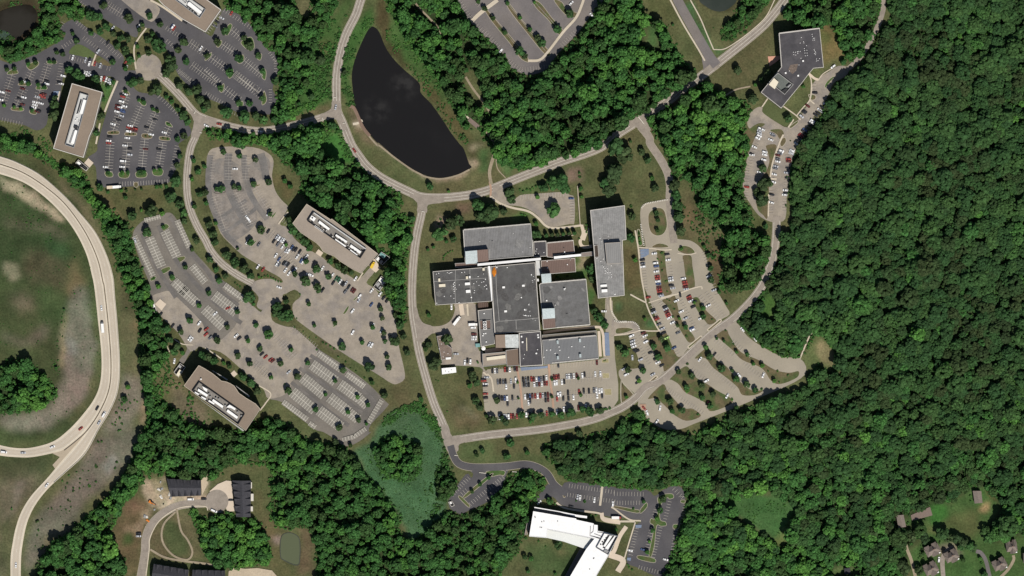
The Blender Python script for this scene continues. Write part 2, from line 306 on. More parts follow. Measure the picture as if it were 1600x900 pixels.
LOTS = [  # name, outline, material
 ('west_car_park', T(0,0, -40,370, 0,375, 70,393, 200,350, 300,300, 390,245, 410,205, 375,185, 405,145, 470,125, 560,185, 640,235, 730,305, 775,360, 768,400, 775,440, 850,440, 880,475, 820,500, 770,490, 735,510, 700,480, 640,475, 560,462, 500,455, 430,410, 400,460, 385,540, 372,640, 310,680, 290,780, 230,815, 160,785, 100,770, 0,750, -40,750), M_DARK),
 ('bay_car_park', T(0,0, 735,500, 800,485, 835,545, 870,575, 930,585, 1000,600, 1060,650, 1130,735, 1190,800, 1185,850, 1115,900)+T(0,1, 1130,40, 1125,110, 1080,190, 1050,243, 860,262, 670,272, 610,250, 597,140, 540,95, 600,50, 610,20)+T(0,0, 610,900, 655,740), M_DARK),
 ('upper_car_park', T(0,0, 460,-20, 560,50, 640,110, 760,185, 850,235, 870,185, 930,130, 1000,50, 960,20, 760,0, 740,-20), M_DARK),
 ('great_car_park', P(244,5, 287,31, 322,52, 333,54, 347,17, 358,15, 368,19, 389,36, 399,51, 419,79, 428,79, 434,96, 434,115, 430,125, 426,140, 433,155, 425,167, 421,179, 395,175, 370,175, 352,165, 320,152, 305,143, 285,125, 276,112, 262,80, 250,62, 238,46, 226,42, 228,26), M_DARK),
 ('tan_forecourt', T(0,0, 750,-30, 760,0, 830,60, 920,125, 960,130, 1000,55, 930,0, 900,-30), M_TAN),
 ('fan_car_park', T(1,1, 20,60, 10,150, 10,250, 30,350, 60,450, 100,560, 160,625, 230,690, 310,740, 390,790, 470,835, 490,870)+T(1,2, 490,40, 560,10, 600,50, 550,100, 560,180, 620,235, 760,335, 900,430, 1080,540, 1160,592, 1200,600, 1250,565, 1240,480, 1210,350, 1190,200, 1160,90, 1100,50, 1060,0)+T(1,1, 1010,865, 1060,800, 1045,760, 960,845, 880,810, 800,770, 740,712, 690,682, 620,642, 560,590, 515,520, 470,500, 510,420, 520,390, 480,350, 440,290, 420,200, 430,110, 400,60, 300,20, 80,20), M_TAN),
 ('long_car_park', T(0,1, 830,570, 850,520, 910,470, 1000,448, 1060,428, 1110,480, 1190,640, 1280,745)+T(1,1, 60,810, 180,905)+T(1,2, 250,78, 300,110, 352,150, 362,100, 410,105, 420,200, 500,238, 560,250, 640,318, 720,388, 860,478, 1010,588, 1130,708, 1142,740, 1040,850, 1025,900)+T(1,3, 1040,0, 960,62, 880,88, 800,35, 740,0)+T(1,2, 700,890, 660,862, 560,785, 480,712, 395,690, 372,640, 340,610, 200,482, 100,402, 0,375)+T(0,2, 1250,365, 1190,400, 1150,470, 1120,450, 1170,380, 1110,275, 1000,170, 940,55, 930,0)+T(0,1, 938,880, 880,740, 840,620), M_WORN),
 ('plaza_turnaround', P(390,446, 405,437, 425,436, 441,441, 460,447, 450,454, 442,461, 441,470, 433,477, 425,478, 414,476, 409,484, 401,478, 404,464), M_TAN),
 ('south_car_park', P(753,586, 754,600, 757,640, 765,652, 858,646, 940,640, 958,637, 966,625, 966,600, 961,560, 959,520, 957,470, 946,466, 945,500, 949,556, 935,562, 848,571, 825,573.5, 790,576, 762,577), M_BEIGE),
 ('visitor_car_park', T(2,1, 515,335, 520,270, 580,258, 592,310, 640,360, 690,320, 800,310, 960,300, 1000,318, 1030,340, 1030,490, 1000,500, 880,520, 840,490, 780,430, 700,392, 600,378, 540,345), M_TAN),
 ('east_car_park', T(3,1, 155,655, 195,640, 165,500, 165,400, 195,372, 250,362, 335,345, 350,420, 368,540, 385,590, 470,602, 525,635, 565,690, 585,760, 605,850, 625,900)+T(3,2, 660,50, 695,110, 720,165, 655,205, 550,300, 455,385, 420,425, 385,420, 300,290, 240,130, 190,0)+T(3,1, 180,890, 160,720), M_BEIGE),
 ('inner_car_park', T(3,2, 92,297, 165,272, 212,330, 242,390, 305,485, 320,520, 150,650, 130,662, 38,570, 38,505, 150,500, 142,420, 112,360), M_BEIGE),
 ('forest_car_park', T(3,2, 150,700, 300,572, 450,432, 600,292, 725,205, 765,215, 830,300, 930,370, 1050,430, 1160,440, 1200,520, 1120,592, 880,695, 700,770, 500,848, 420,880, 330,885, 250,852, 185,792), M_BEIGE),
 ('loop_apron', T(3,2, -10,185, 20,215, 110,205, 150,235, 160,275, 95,292, 0,300, -20,300), M_TAN),
 ('hillside_car_park', P(1178,171, 1190,167, 1196,179, 1215,192, 1230,199, 1245,190, 1262,163, 1268,148, 1268,135, 1277,123, 1295,112, 1310,103, 1327,106, 1320,120, 1302,130, 1296,145, 1284,165, 1266,190, 1249,220, 1239,245, 1233,280, 1229,310, 1227,342, 1212,347, 1200,345, 1185,336, 1172,318, 1162,300, 1161,280, 1165,260, 1170,235, 1180,215, 1184,205, 1170,200, 1168,185), M_TAN),
 ('corner_car_park', T(2,3, 350,265, 385,287, 398,260, 388,238, 600,235, 604,265, 585,330, 560,370, 480,440, 370,490, 310,512, 240,440), M_DARK),
 ('lower_car_park', T(2,3, 860,330, 900,330, 950,342, 1000,310, 1280,345)+T(3,3, 0,350, 200,362, 250,400, 300,365, 370,335, 420,350, 445,400, 410,560, 342,800, 290,905, 140,845, 75,800, 130,590, 165,560, 0,525)+T(2,3, 1250,530, 1000,470, 940,450, 895,405, 840,420, 780,440), M_DARK),
 ('north_car_park', T(2,0, 270,-40, 300,10, 380,140, 600,350, 620,410, 680,450, 760,467, 860,430, 930,330, 1040,220, 1120,110, 1175,40, 1180,-40), M_MID),
 ('works_yard', T(2,2, 40,205, 130,238, 210,232, 262,195, 285,130, 285,100, 420,105, 425,370, 460,400, 462,500, 520,560, 455,545, 440,495, 200,478, 200,440, 268,440, 262,385, 190,300, 140,285, 80,340, 45,335), M_TAN),
 ('junction_apron', P(638,303, 652,317, 652,332, 667,332, 669,320, 694,316, 694,306, 660,304), M_TANROAD),
 ('junction_apron', P(500,186, 526,187, 541,208, 534,180, 532,158, 519,158, 517,170, 500,180), M_TANROAD),
 ('junction_apron', P(294,170, 303,190, 298,214, 310,216, 318,201, 338,198, 338,187, 315,180), M_TANROAD),
 ('junction_apron', P(972,198, 990,197, 1007,207, 1017,203, 1010,187, 1018,172, 990,184), M_TANROAD),
 ('junction_apron', P(688,664, 696,700, 706,708, 716,704, 718,694, 738,688, 738,680, 708,683, 700,664), M_TANROAD),
 ('junction_apron', P(1097,88, 1099,112, 1086,124, 1120,107, 1130,96, 1112,90), M_MID),
 ('junction_apron', P(645,478, 651,480, 655,495, 662,505, 676,510, 676,521, 664,524, 659,536, 654,536, 650,512), M_TANROAD),
 ('turning_circle', circ(232,105,21), M_TAN),
]
for n, p, m in LOTS: PAVED.append((n, Reg(p)))
HWY_O = T(0,1, -120,40, 0,75, 100,110, 250,190, 400,320, 500,430, 600,555, 670,700, 708,830)+T(0,2, 718,40, 737,250, 750,480, 738,640, 690,765, 615,890)+T(0,3, 530,140, 400,262, 300,355, 222,455, 172,560, 145,680, 132,790, 130,960)
HWY_M = T(0,1, -120,95, 0,126, 150,182, 300,280, 420,390, 535,555, 610,720, 643,860)+T(0,2, 652,0, 678,240, 694,470, 682,630, 625,770, 545,890)+T(0,3, 470,60, 400,115)
HWY_I = T(0,1, -120,160, 0,188, 150,242, 280,332, 400,452, 480,565, 540,690, 572,810)+T(0,2, 590,0, 612,200, 634,420, 628,580, 590,690, 510,800, 425,890)+T(0,3, 330,60, 200,97, 100,100, 0,82, -120,50)
HWY_A2 = T(0,3, 500,50, 430,130, 365,205, 292,292, 198,395, 135,495, 98,600, 78,700, 66,790, 66,960)
HWY_B2 = T(0,3, 470,60, 400,110, 330,132, 200,157, 100,157, 0,147, -120,120)
Mn = HWY_M[:14]
polyA = HWY_O + (HWY_M[:-2]+HWY_A2)[::-1]
polyB = HWY_I + (HWY_M[:-2]+HWY_B2)[::-1]
def sm_poly(a, b): return smooth(a)+smooth(b)[::-1]
A_in = smooth(HWY_M[:-2]+HWY_A2); B_out = smooth(HWY_M[:-2]+HWY_B2); O_s = smooth(HWY_O); I_s = smooth(HWY_I); M_s = smooth(HWY_M)
PAVED.append(('highway_outer', Reg(O_s+A_in[::-1]))); PAVED.append(('highway_inner', Reg(I_s+B_out[::-1])))

lvl = [0.02]
def nz(): lvl[0] += 0.004; return lvl[0]
for n, p, m in LOTS:
    pp = smooth(p, True, 3) if n not in ('turning_circle', 'close_circle', 'south_car_park') else p
    b = MB(); b.poly(q(pp), nz()); b.build(n, m, kind='structure')
# paler, browner paving laid over part of two car parks
b = MB(); b.poly(q(smooth(T(1,2, 210,90, 260,82, 300,112, 352,152, 362,104, 410,108, 420,200, 500,240, 560,252, 640,320, 700,380, 690,440, 640,450, 600,540, 560,560, 510,660, 400,692, 372,640, 340,610, 200,482, 100,402, 0,375, -60,340, -20,250, 60,330, 130,300, 210,200), True, 3)), nz()); b.build('repaved_apron', M_TAN, kind='structure')
b = MB(); b.poly(q(smooth(T(0,2, 950,60, 1000,30, 1060,20, 1130,80, 1240,190, 1275,250, 1250,350, 1190,395, 1110,275, 1000,170), True, 3)), nz()); b.build('repaved_bay', M_TAN, kind='structure')
b = MB(); b.poly(q(smooth(T(1,1, 30,120, 15,250, 40,370, 100,540, 160,610, 260,560, 330,470, 300,340, 320,240, 390,200, 410,120, 360,70, 250,140, 130,90), True, 3)), nz()); b.build('worn_paving', mat('fan_paving', (0.205,0.18,0.155), var=0.3, scale=1.2, fine=0.2, tint=(0.165,0.152,0.138)), kind='structure')
for pts, w_ in ((T(1,1, 35,70, 22,200, 30,330, 70,450, 130,560, 220,650), 9), (T(1,1, 150,60, 140,160, 150,280, 200,400, 280,520), 11), (T(1,1, 245,70, 250,170, 275,290, 330,390, 390,470), 9), (T(1,1, 350,60, 370,140, 385,220), 12), (T(1,1, 60,480, 160,420, 260,350), 6), (T(1,1, 120,560, 240,470, 320,400), 6)):
    L, Rr = strip_edges(smooth(pts), w_); b = MB(); b.strip(q(L), q(Rr), nz()); b.build('worn_lane', M_LANE, kind='structure')
for pts, w_ in ((T(0,1, 890,560, 940,690, 1010,820, 1100,960), 7), (T(0,1, 990,510, 1050,640, 1130,770, 1230,880)+T(1,2, 30,60, 160,170, 230,220), 7), (T(0,1, 1060,450, 1130,560, 1200,690, 1290,790)+T(1,2, 90,10, 210,110), 6), (T(1,2, 590,500, 740,600, 850,680, 980,780), 6), (T(1,2, 540,590, 680,700, 800,790, 900,860), 6), (T(1,2, 660,420, 830,540, 960,620, 1060,710, 1080,790), 6)):
    L, Rr = strip_edges(smooth(pts), w_); b = MB(); b.strip(q(L), q(Rr), nz()); b.build('worn_lane', M_WORN2, kind='structure')

def others(me): return [r for k, r in PAVED if k != me]
def broken_strip(b, A, B, z, me, zt=None, extra=None, mi=0):
    o = others(me) + (extra or [])
    for i in range(len(A)-1):
        mid = ((A[i][0]+B[i+1][0])/2, (A[i][1]+B[i+1][1])/2)
        if any(r.has(mid) for r in o): continue
        a0, a1, b0, b1 = W(A[i]), W(A[i+1]), W(B[i]), W(B[i+1])
        if zt is None: b.face([(*b0, z), (*b1, z), (*a1, z), (*a0, z)], mi)
        else: b.prism([b0, b1, a1, a0], 0, zt, mi)
def line_strip(c, off, w):
    A = []; B = []
    L0, _ = strip_edges(c, 2*(off+w/2)); L1, _ = strip_edges(c, 2*(off-w/2))
    return L0, L1
for name, cl, w, m, edge, cen, kerb in road_defs:
    c, L, Rr = ROADS[name]
    b = MB(); b.strip(q(L), q(Rr), nz()); ro = b.build(name, m, kind='structure')
    dense = smooth(c, n=3)
    if edge:
        b = MB()
        for o in (w/2-1.6, -(w/2-1.6)):
            A, B = line_strip(dense, o, 0.5); broken_strip(b, A, B, lvl[0]+0.02, name)
        b.build('edge_line', M_LINE, ro)
    if cen:
        b = MB()
        for o in (0.0,):
            A, B = line_strip(dense, o, 0.55); broken_strip(b, A, B, lvl[0]+0.02, name)
        b.build('centre_line', M_LINE, ro)
    if kerb:
        b = MB()
        for o in (w/2+0.35, -(w/2+0.35)):
            A, B = line_strip(dense, o, 0.6)
            if o < 0: A, B = B, A
            broken_strip(b, A, B, 0, name, zt=0.13)
        b.build('kerb', M_KERB, ro)
b = MB(); b.poly(q(T(0,3, 545,-5, 470,58, 400,108, 328,134, 374,156, 328,206, 350,238, 380,215, 440,135, 520,50)), nz()); b.build('gore_paving', mat('gore_concrete', (0.36, 0.30, 0.22), var=0.12, fine=0.1), kind='structure')
# the motorway on its curve
def rs(a, n):
    d = [0]
    for i in range(1, len(a)): d.append(d[-1]+math.dist(a[i-1], a[i]))
    out = []; j = 0
    for k in range(n):
        t = d[-1]*k/(n-1)
        while j < len(a)-2 and d[j+1] < t: j += 1
        f = (t-d[j])/max(1e-9, d[j+1]-d[j]); out.append(tuple(a[j][e]+(a[j+1][e]-a[j][e])*f for e in (0, 1)))
    return out
def mixl(A, B, t): return [tuple(a[k]*(1-t)+b_[k]*t for k in (0, 1)) for a, b_ in zip(A, B)]
for nm, X, Y in (('highway_outer', O_s, A_in), ('highway_inner', B_out, I_s)):
    X = rs(X, 160); Y = rs(Y, 160)
    b = MB(); b.strip(q(X), q(Y), nz()); ho = b.build(nm, M_CONC, kind='structure')
    b = MB(); z = nz()
    for t in (0.0, 0.83): b.strip(q(mixl(X, Y, t)), q(mixl(X, Y, t+0.17)), z)
    b.build('shoulder', M_SHLD, ho)
    b = MB(); z = nz()
    for t in (0.165, 0.825): b.strip(q(mixl(X, Y, t)), q(mixl(X, Y, t+0.028)), z)
    A = mixl(X, Y, 0.488); B = mixl(X, Y, 0.512)
    for i in range(0, 158, 4): b.strip(q(A[i:i+2]), q(B[i:i+2]), z)
    b.build('lane_marking', M_LINE, ho)
    b = MB(); A = mixl(X, Y, 0.30); B = mixl(X, Y, 0.35); b.strip(q(A), q(B), nz()-0.002)
    A = mixl(X, Y, 0.64); B = mixl(X, Y, 0.69); b.strip(q(A), q(B), lvl[0]-0.002)
    b.build('tyre_wear', mat('tyre_polished_concrete', (0.40, 0.345, 0.265), var=0.1, fine=0.08), ho)
L, Rr = strip_edges(M_s, 1.5); b = MB(); b.strip(q(L), q(Rr), nz()); b.build('median_strip', M_MEDIAN, kind='structure')  # dark strip paints soil and shadow along the median
L, Rr = strip_edges(M_s, 0.55); b = MB()
for i in range(len(L)-1): b.prism(q([L[i], L[i+1], Rr[i+1], Rr[i]]), 0.0, 0.9)
tag(b.build('median_barrier', M_STEEL), 'dark brown barrier rail running down the middle of the curved highway', 'barrier')  # rail coloured after the median's line of soil and shadow
for off, lab in ((0.8, 'low metal guardrail along the outer edge of the curved highway'),):
    A, B = line_strip(rs(O_s, 120)[:95], off, 0.5); b = MB()
    for i in range(len(A)-1): b.prism(q([A[i], A[i+1], B[i+1], B[i]]), 0.3, 0.8)
    tag(b.build('guardrail', M_UNITG), lab, 'guardrail')

# footways and trails
M_SOIL = mat('reddish_soil', (0.17, 0.115, 0.085), var=0.25, fine=0.25)
z1 = lambda *f: Z(1160,30,8.04,*f)
z7 = lambda *f: Z(980,360,8.04,*f)
z8 = lambda *f: Z(960,460,8.04,*f)
WALKS = [
 (z7(100,0, 135,200, 150,330, 180,600, 210,760, 235,900)+z8(400,110, 440,220, 520,380, 590,500), 2.2, M_WALK),
 (z8(200,0, 300,55, 400,105), 2.2, M_WALK), (z8(0,512, 120,500, 250,475, 320,455, 440,460, 555,460), 1.8, M_WALK),
 (z8(430,105, 490,85, 560,62, 660,35, 770,0), 2.0, M_WALK), (z7(420,850, 530,820, 640,795, 710,770, 800,735, 925,705, 940,740), 2.0, M_WALK),
 (z7(140,215, 300,225, 440,245, 560,240), 2.0, M_WALK), (z7(630,285, 720,300, 800,300, 870,280), 1.5, M_WALK),
 (T(2,1, 503,325, 560,368, 640,398, 740,420, 800,460, 850,510, 900,525, 1000,518, 1075,508), 3.4, M_WALK),
 (T(2,1, 1075,505, 1085,560, 1066,610, 1085,642, 1140,640), 5.0, M_PADS), (T(2,1, 1100,540, 1080,600), 8.0, M_PADS),
 (T(2,1, 500,235, 508,280, 505,325), 3.0, M_BRICK),
 (T(2,0, 30,10, 60,50, 130,120, 180,180, 205,270), 2.8, M_TRAIL), (T(2,0, 350,480, 400,560, 470,650, 500,700), 3.4, M_TRAIL), (T(2,0, 470,800, 520,880)+T(2,1, 540,10, 530,60, 500,170, 510,250), 5.0, M_TRAIL), (T(2,1, 540,60, 548,150, 600,212), 1.6, M_TRAIL),
 (T(1,0, 968,770, 1010,830, 1075,905)+T(1,1, 1095,12, 1182,82, 1280,152)+T(2,1, 60,185, 110,207, 200,218, 300,196, 375,160), 2.6, M_TRAIL), (T(1,0, 925,775, 955,770, 985,752), 4.0, M_WALK), (T(1,0, 905,665, 935,680, 985,790, 1030,850), 5.0, MATS.get('none') or M_SOIL),
 (T(2,0, 330,700, 370,740), 2.5, M_WALK), (T(2,0, 370,745, 430,795), 6.5, M_DECK),
 (T(3,0, 690,600, 760,560, 850,540), 2.4, M_TRAIL),
 (T(3,0, 345,-10, 430,150, 520,300, 565,380), 2.4, M_WALK), (T(3,0, 475,0, 535,110, 575,205, 620,310), 1.8, M_WALK), (T(3,0, 620,310, 690,305, 780,250, 870,180, 950,100, 1010,-20), 1.5, M_WALK),
 (z1(872,900, 862,760, 830,680), 1.8, M_WALK), (z1(830,680, 900,740, 950,760), 3.8, M_PADS), (z1(950,770, 1010,690, 1120,620), 1.6, M_WALK),
 (z2(870,0, 850,200, 760,310, 680,410), 1.9, M_WALK), (z2(515,290, 600,350, 680,410, 730,460), 1.9, M_WALK), (z2(645,455, 575,555), 2.0, M_WALK), (z2(850,215, 905,260), 2.0, M_WALK),
 (z2(515,645, 470,740, 420,890), 2.6, M_WALK), (Z(1140,230,8.04, 600,10, 540,200, 510,380), 2.4, M_WALK), (Z(1140,230,8.04, 493,590, 490,720, 485,870), 2.2, M_WALK), (Z(1140,230,8.04, 510,395, 590,400), 2.8, M_WALK),
 (z2(320,190, 245,300), 2.0, M_WALK),
 (T(1,2, 0,372, 60,412, 112,448), 1.8, M_WALK), (T(1,2, 340,610, 412,660, 380,720, 345,765), 2.0, M_WALK), (T(0,2, 1090,320, 1140,350, 1205,356), 1.6, M_WALK), (T(0,2, 1030,335, 1060,400), 1.4, M_WALK),
 (T(0,0, 915,175, 870,235, 840,290, 840,360, 850,430), 2.4, M_WALK), (T(0,0, 735,505, 690,610, 655,700), 3.0, M_WALK), (T(0,0, 625,770, 600,900), 2.6, M_WALK), (T(0,0, 940,0, 1020,45, 1140,130), 3.2, M_WALK),
 (T(0,0, 600,340, 575,410), 2.4, M_WALK), (T(0,0, 372,570, 358,630), 3.0, M_WALK),
 (T(2,0, 385,135, 450,75, 550,0), 6.0, M_WALK), (T(2,0, 740,380, 810,375, 860,330, 960,200, 1040,110, 1080,20, 1090,-20), 4.0, M_WALK),
 (T(0,3, 912,900, 932,740, 938,660, 990,562, 1080,492, 1160,467, 1280,465)+T(1,3, 20,490), 1.7, M_WALK),
 (Z(800,780,7.5, 520,40, 600,95, 760,130, 1020,165, 1090,220, 1260,250), 3.0, M_WALK), (Z(800,780,7.5, 1050,160, 1080,240, 1270,275), 6.0, M_PADS), (Z(800,780,7.5, 1340,320, 1260,440, 1200,600, 1160,640), 6.5, M_PADS), (Z(800,780,7.5, 1140,650, 1300,720, 1240,850), 9.0, M_PADS), (Z(800,780,7.5, 1445,270, 1380,480, 1310,720), 2.0, M_WALK), (Z(800,780,7.5, 1270,260, 1440,260), 3.0, M_WALK),
 (T(2,3, 1205,340, 1190,460), 3.5, M_WALK), (T(2,3, 1180,230, 1205,340), 2.5, M_TRAIL),
 (Z(740,560,8.04, 545,110, 575,280, 597,440, 612,640), 3.2, M_BRICK), (Z(740,560,8.04, 945,75, 962,300, 985,430, 1002,620), 3.2, M_BRICK),
 (Z(740,560,8.04, 170,190, 225,260, 250,420), 2.6, M_WALK), (Z(820,450,8.04, 230,560, 520,520, 900,490, 960,520, 985,600, 990,720, 1005,860), 4.0, M_PADS), (Z(820,450,8.04, 930,540, 940,680, 950,860), 4.5, M_PADS), (Z(820,450,8.04, 1075,120, 1090,290, 1160,410), 2.6, M_WALK), (Z(820,450,8.04, 1040,120, 1045,300), 4.0, M_TAN),
 (T(1,1, 520,425, 490,460, 460,500), 2.2, M_WALK), (Z(500,390,8.04, 540,290, 470,395), 2.0, M_WALK), (Z(440,300,7.144, 395,660, 450,700), 7.5, M_PADS), (Z(260,550,6.82, 700,250, 740,215), 8.0, M_PADS),
 (T(2,2, 320,100, 330,170), 7.0, M_PADS), (T(2,2, 360,100, 365,175), 3.0, M_WALK), (T(2,2, 470,395, 580,380), 6.0, M_PADS), (T(2,2, 460,525, 500,560), 3.0, M_WALK),
 (T(4,2, -120,440, -60,300, -30,270), 2.2, M_WALK),
 (Z(210,730,5.295, 350,345, 385,520, 440,600, 480,700, 440,765, 330,735, 250,650, 225,560, 250,460, 340,370), 3.0, M_TRAIL), (Z(210,730,5.295, 130,680, 250,745, 400,775, 600,800, 720,830), 3.4, M_TRAIL),
 (T(3,3, -20,470, 0,480, 90,545, 165,555), 2.4, M_WALK),
]
b = {}
for pts, w, m in WALKS:
    c = smooth(pts); L, Rr = strip_edges(c, w)
    mb = MB(); mb.strip(q(L), q(Rr), nz())
    mb.build({'footway_concrete': 'footway', 'pale_pad_concrete': 'paved_court', 'dirt_trail': 'trail', 'brick_paving': 'brick_path', 'weathered_asphalt': 'service_path', 'brown_hardcourt': 'timber_deck', 'reddish_soil': 'bare_soil'}[m.name], m, kind='structure')
PADS = [(T(0,1, 525,120, 552,88, 585,118, 560,148), M_PADS, 'concrete_pad'), (T(0,2, 968,100, 1000,68, 1040,100, 1010,140), M_PADS, 'concrete_pad'),
 (Z(1160,30,8.04, 318,468, 465,460, 470,500, 400,555, 340,592), mat('pink_patio', (0.50,0.27,0.19), var=0.08, fine=0.08), 'patio'),
 (Z(210,730,5.295, 620,200, 690,140, 760,110, 805,115, 815,170, 815,260, 840,365, 770,365, 740,300, 700,230), M_PADS, 'driveway_apron'),
 (Z(500,390,8.04, 560,130, 690,120, 760,230, 700,290, 640,240), M_PADS, 'service_court'),
 (Z(740,560,8.04, 585,112, 870,100, 930,92, 930,120, 600,155), M_BLUE, 'accessible_bays'), (Z(820,450,8.04, 1000,560, 1055,560, 1070,850, 1010,850), M_BLUE, 'accessible_bays'),
 (T(3,1, 160,655, 215,655, 215,690, 165,720), M_BLUE, 'accessible_bays'), (T(0,0, 335,570, 370,570, 350,640, 320,640), M_BLUE, 'accessible_bays'), (T(3,3, 130,580, 170,580, 168,598, 134,600), M_BLUE, 'accessible_bays'), (T(3,3, 80,785, 105,785, 100,805, 78,800), M_BLUE, 'accessible_bays'),
 (Z(1380,760,6.427, 275,290, 470,205, 495,290, 290,345), M_DECK, 'hard_court'), (Z(860,560,8.04, 1120,575, 1200,575, 1200,640, 1150,650), M_BRICK, 'brick_apron'),
 (T(1,3, 150,870, 190,845, 250,855, 330,850, 420,865, 450,900, 450,960, 140,960), M_SAND, 'building_plot'), (T(0,3, 1255,270, 1290,265, 1300,320, 1262,400), M_SAND, 'sand_heap_ground')]
for p, m, n in PADS:
    mb = MB(); mb.poly(q(p), nz()); mb.build(n, m, kind='structure')

PAVED.append(('close_circle', Reg(circ(339,783,18)))); b = MB(); b.poly(q(circ(339,783,18)), nz()); b.build('close_circle', M_TANROAD, kind='structure')
# planted islands: kerb ring and turf
ISL = []
def island(p, m=M_ISL, kerb=True, sm=True, h=0.14, kw=0.55, km=M_KERB):
    pp = smooth(p, True, 4) if sm else p
    ISL.append(Reg(pp))
    o = q(pp)
    if kerb:
        i = offset(o, kw)
        mb = MB(); mb.ring(o, i, 0, h); k = mb.build('planted_island', km, kind='structure')
        mb = MB(); mb.poly(i, h-0.03); mb.build('turf', m, k)
    else:
        mb = MB(); mb.poly(o, h); mb.build('verge_lawn', m, kind='structure')
def lens(a, b, w, m=M_ISL, kw=0.9):
    a = Vector(a); b_ = Vector(b); d = (b_-a).normalized(); n = Vector((-d.y, d.x))*w/2
    pts = [a+n*0.6, a+d*w*0.35+n, b_-d*w*0.35+n, b_+n*0.6, b_-n*0.6, b_-d*w*0.35-n, a+d*w*0.35-n, a-n*0.6]
    island([tuple(v) for v in pts], m, sm=False, kw=kw, km=M_WALK)
for a in (T(3,2, 460,375, 548,302), T(3,2, 583,268, 668,197), T(3,2, 160,642, 268,550)): lens(a[0], a[1], 5.2)
I = island
I(z7(380,240, 465,250, 480,400, 500,560, 540,740, 560,790, 450,850, 435,800, 425,650, 400,450, 370,280), kerb=False)
I(z8(600,75, 700,40, 760,20, 800,170, 830,290, 880,380, 980,500, 1010,570, 940,605, 880,530, 830,450, 770,350, 720,240, 660,140), kerb=False)
I(z7(700,320, 800,320, 820,450, 850,700, 760,720, 730,560, 710,400), kerb=False)
I(z8(975,60, 1050,40, 1110,150, 1180,230, 1280,330, 1190,380, 1130,320, 1080,260, 1020,160), kerb=False)
I(T(3,2, 300,290, 320,270, 390,425, 425,420, 320,520, 300,480, 240,390, 205,320), kerb=False)
I(T(3,2, 640,285, 700,262, 720,300, 790,400, 900,450, 1000,510, 1090,530, 1150,520, 1140,560, 1040,600, 980,580, 920,500, 800,450, 740,390, 660,320), kerb=False)
I(T(3,2, 505,435, 580,372, 600,400, 640,450, 700,490, 740,540, 790,590, 860,640, 930,640, 880,668, 800,668, 770,620, 700,560, 620,500, 570,440, 525,440), kerb=False)
I(T(3,2, 350,565, 440,490, 480,520, 510,560, 580,600, 640,640, 740,700, 700,740, 600,770, 570,720, 500,680, 440,650, 400,600, 360,575), kerb=False)
I(T(3,2, 210,690, 300,602, 330,640, 360,680, 430,750, 490,755, 540,800, 450,830, 370,790, 330,750, 260,690), kerb=False)
I(T(3,2, 40,580, 62,600, 128,678, 85,728, 42,722), kw=0.8)
I(T(3,1, 215,430, 262,398, 305,405, 325,450, 330,520, 305,565, 262,575, 225,550, 210,490))
I(T(3,1, 238,635, 280,618, 330,630, 335,648, 240,650)); I(T(3,1, 395,650, 430,632, 480,645, 505,680, 450,690, 400,672)); I(T(3,1, 140,545, 158,535, 175,600, 175,632, 148,630), M_ISLG)
I(z8(20,430, 120,410, 220,425, 235,450, 120,490, 20,495))
I(Z(1140,230,8.04, 460,-20, 590,-20, 530,190, 500,390, 480,870, 420,850, 350,770, 330,600, 380,420, 460,300, 500,180, 480,60), kerb=False)
I(z2(830,140, 920,150, 915,205, 860,210)); I(z1(1030,840, 1060,780, 1130,720, 1160,725, 1090,810, 1040,870), M_ISLG); I(z2(480,700, 540,680, 550,740, 500,800, 470,770)); I(z2(350,590, 480,580, 520,640, 470,700, 430,640), kerb=False); I(z2(590,540, 690,470, 700,500, 610,570))
I(z2(250,330, 320,215, 480,325, 520,300, 660,420, 570,530, 520,530, 420,480, 280,390), mat('courtyard_lawn', (0.07,0.085,0.033), var=0.25, fine=0.25), kerb=False)
I(z2(20,640, 110,560, 200,505, 280,510, 250,545, 190,580, 150,700, 100,820, 60,900, 10,900), kerb=False)
I(T(2,1, 540,345, 515,342, 520,350, 560,372, 590,378), M_ISLG)
I(Z(860,560,8.04, 650,180, 740,180, 745,250, 655,255), mat('yellow_gravel', (0.27,0.235,0.13), var=0.2, fine=0.3), sm=False); I(Z(860,560,8.04, 670,380, 770,375, 775,465, 680,465), MATS['yellow_gravel'], sm=False); I(Z(860,560,8.04, 640,10, 735,-5, 740,60, 640,60), MATS['yellow_gravel'], sm=False)
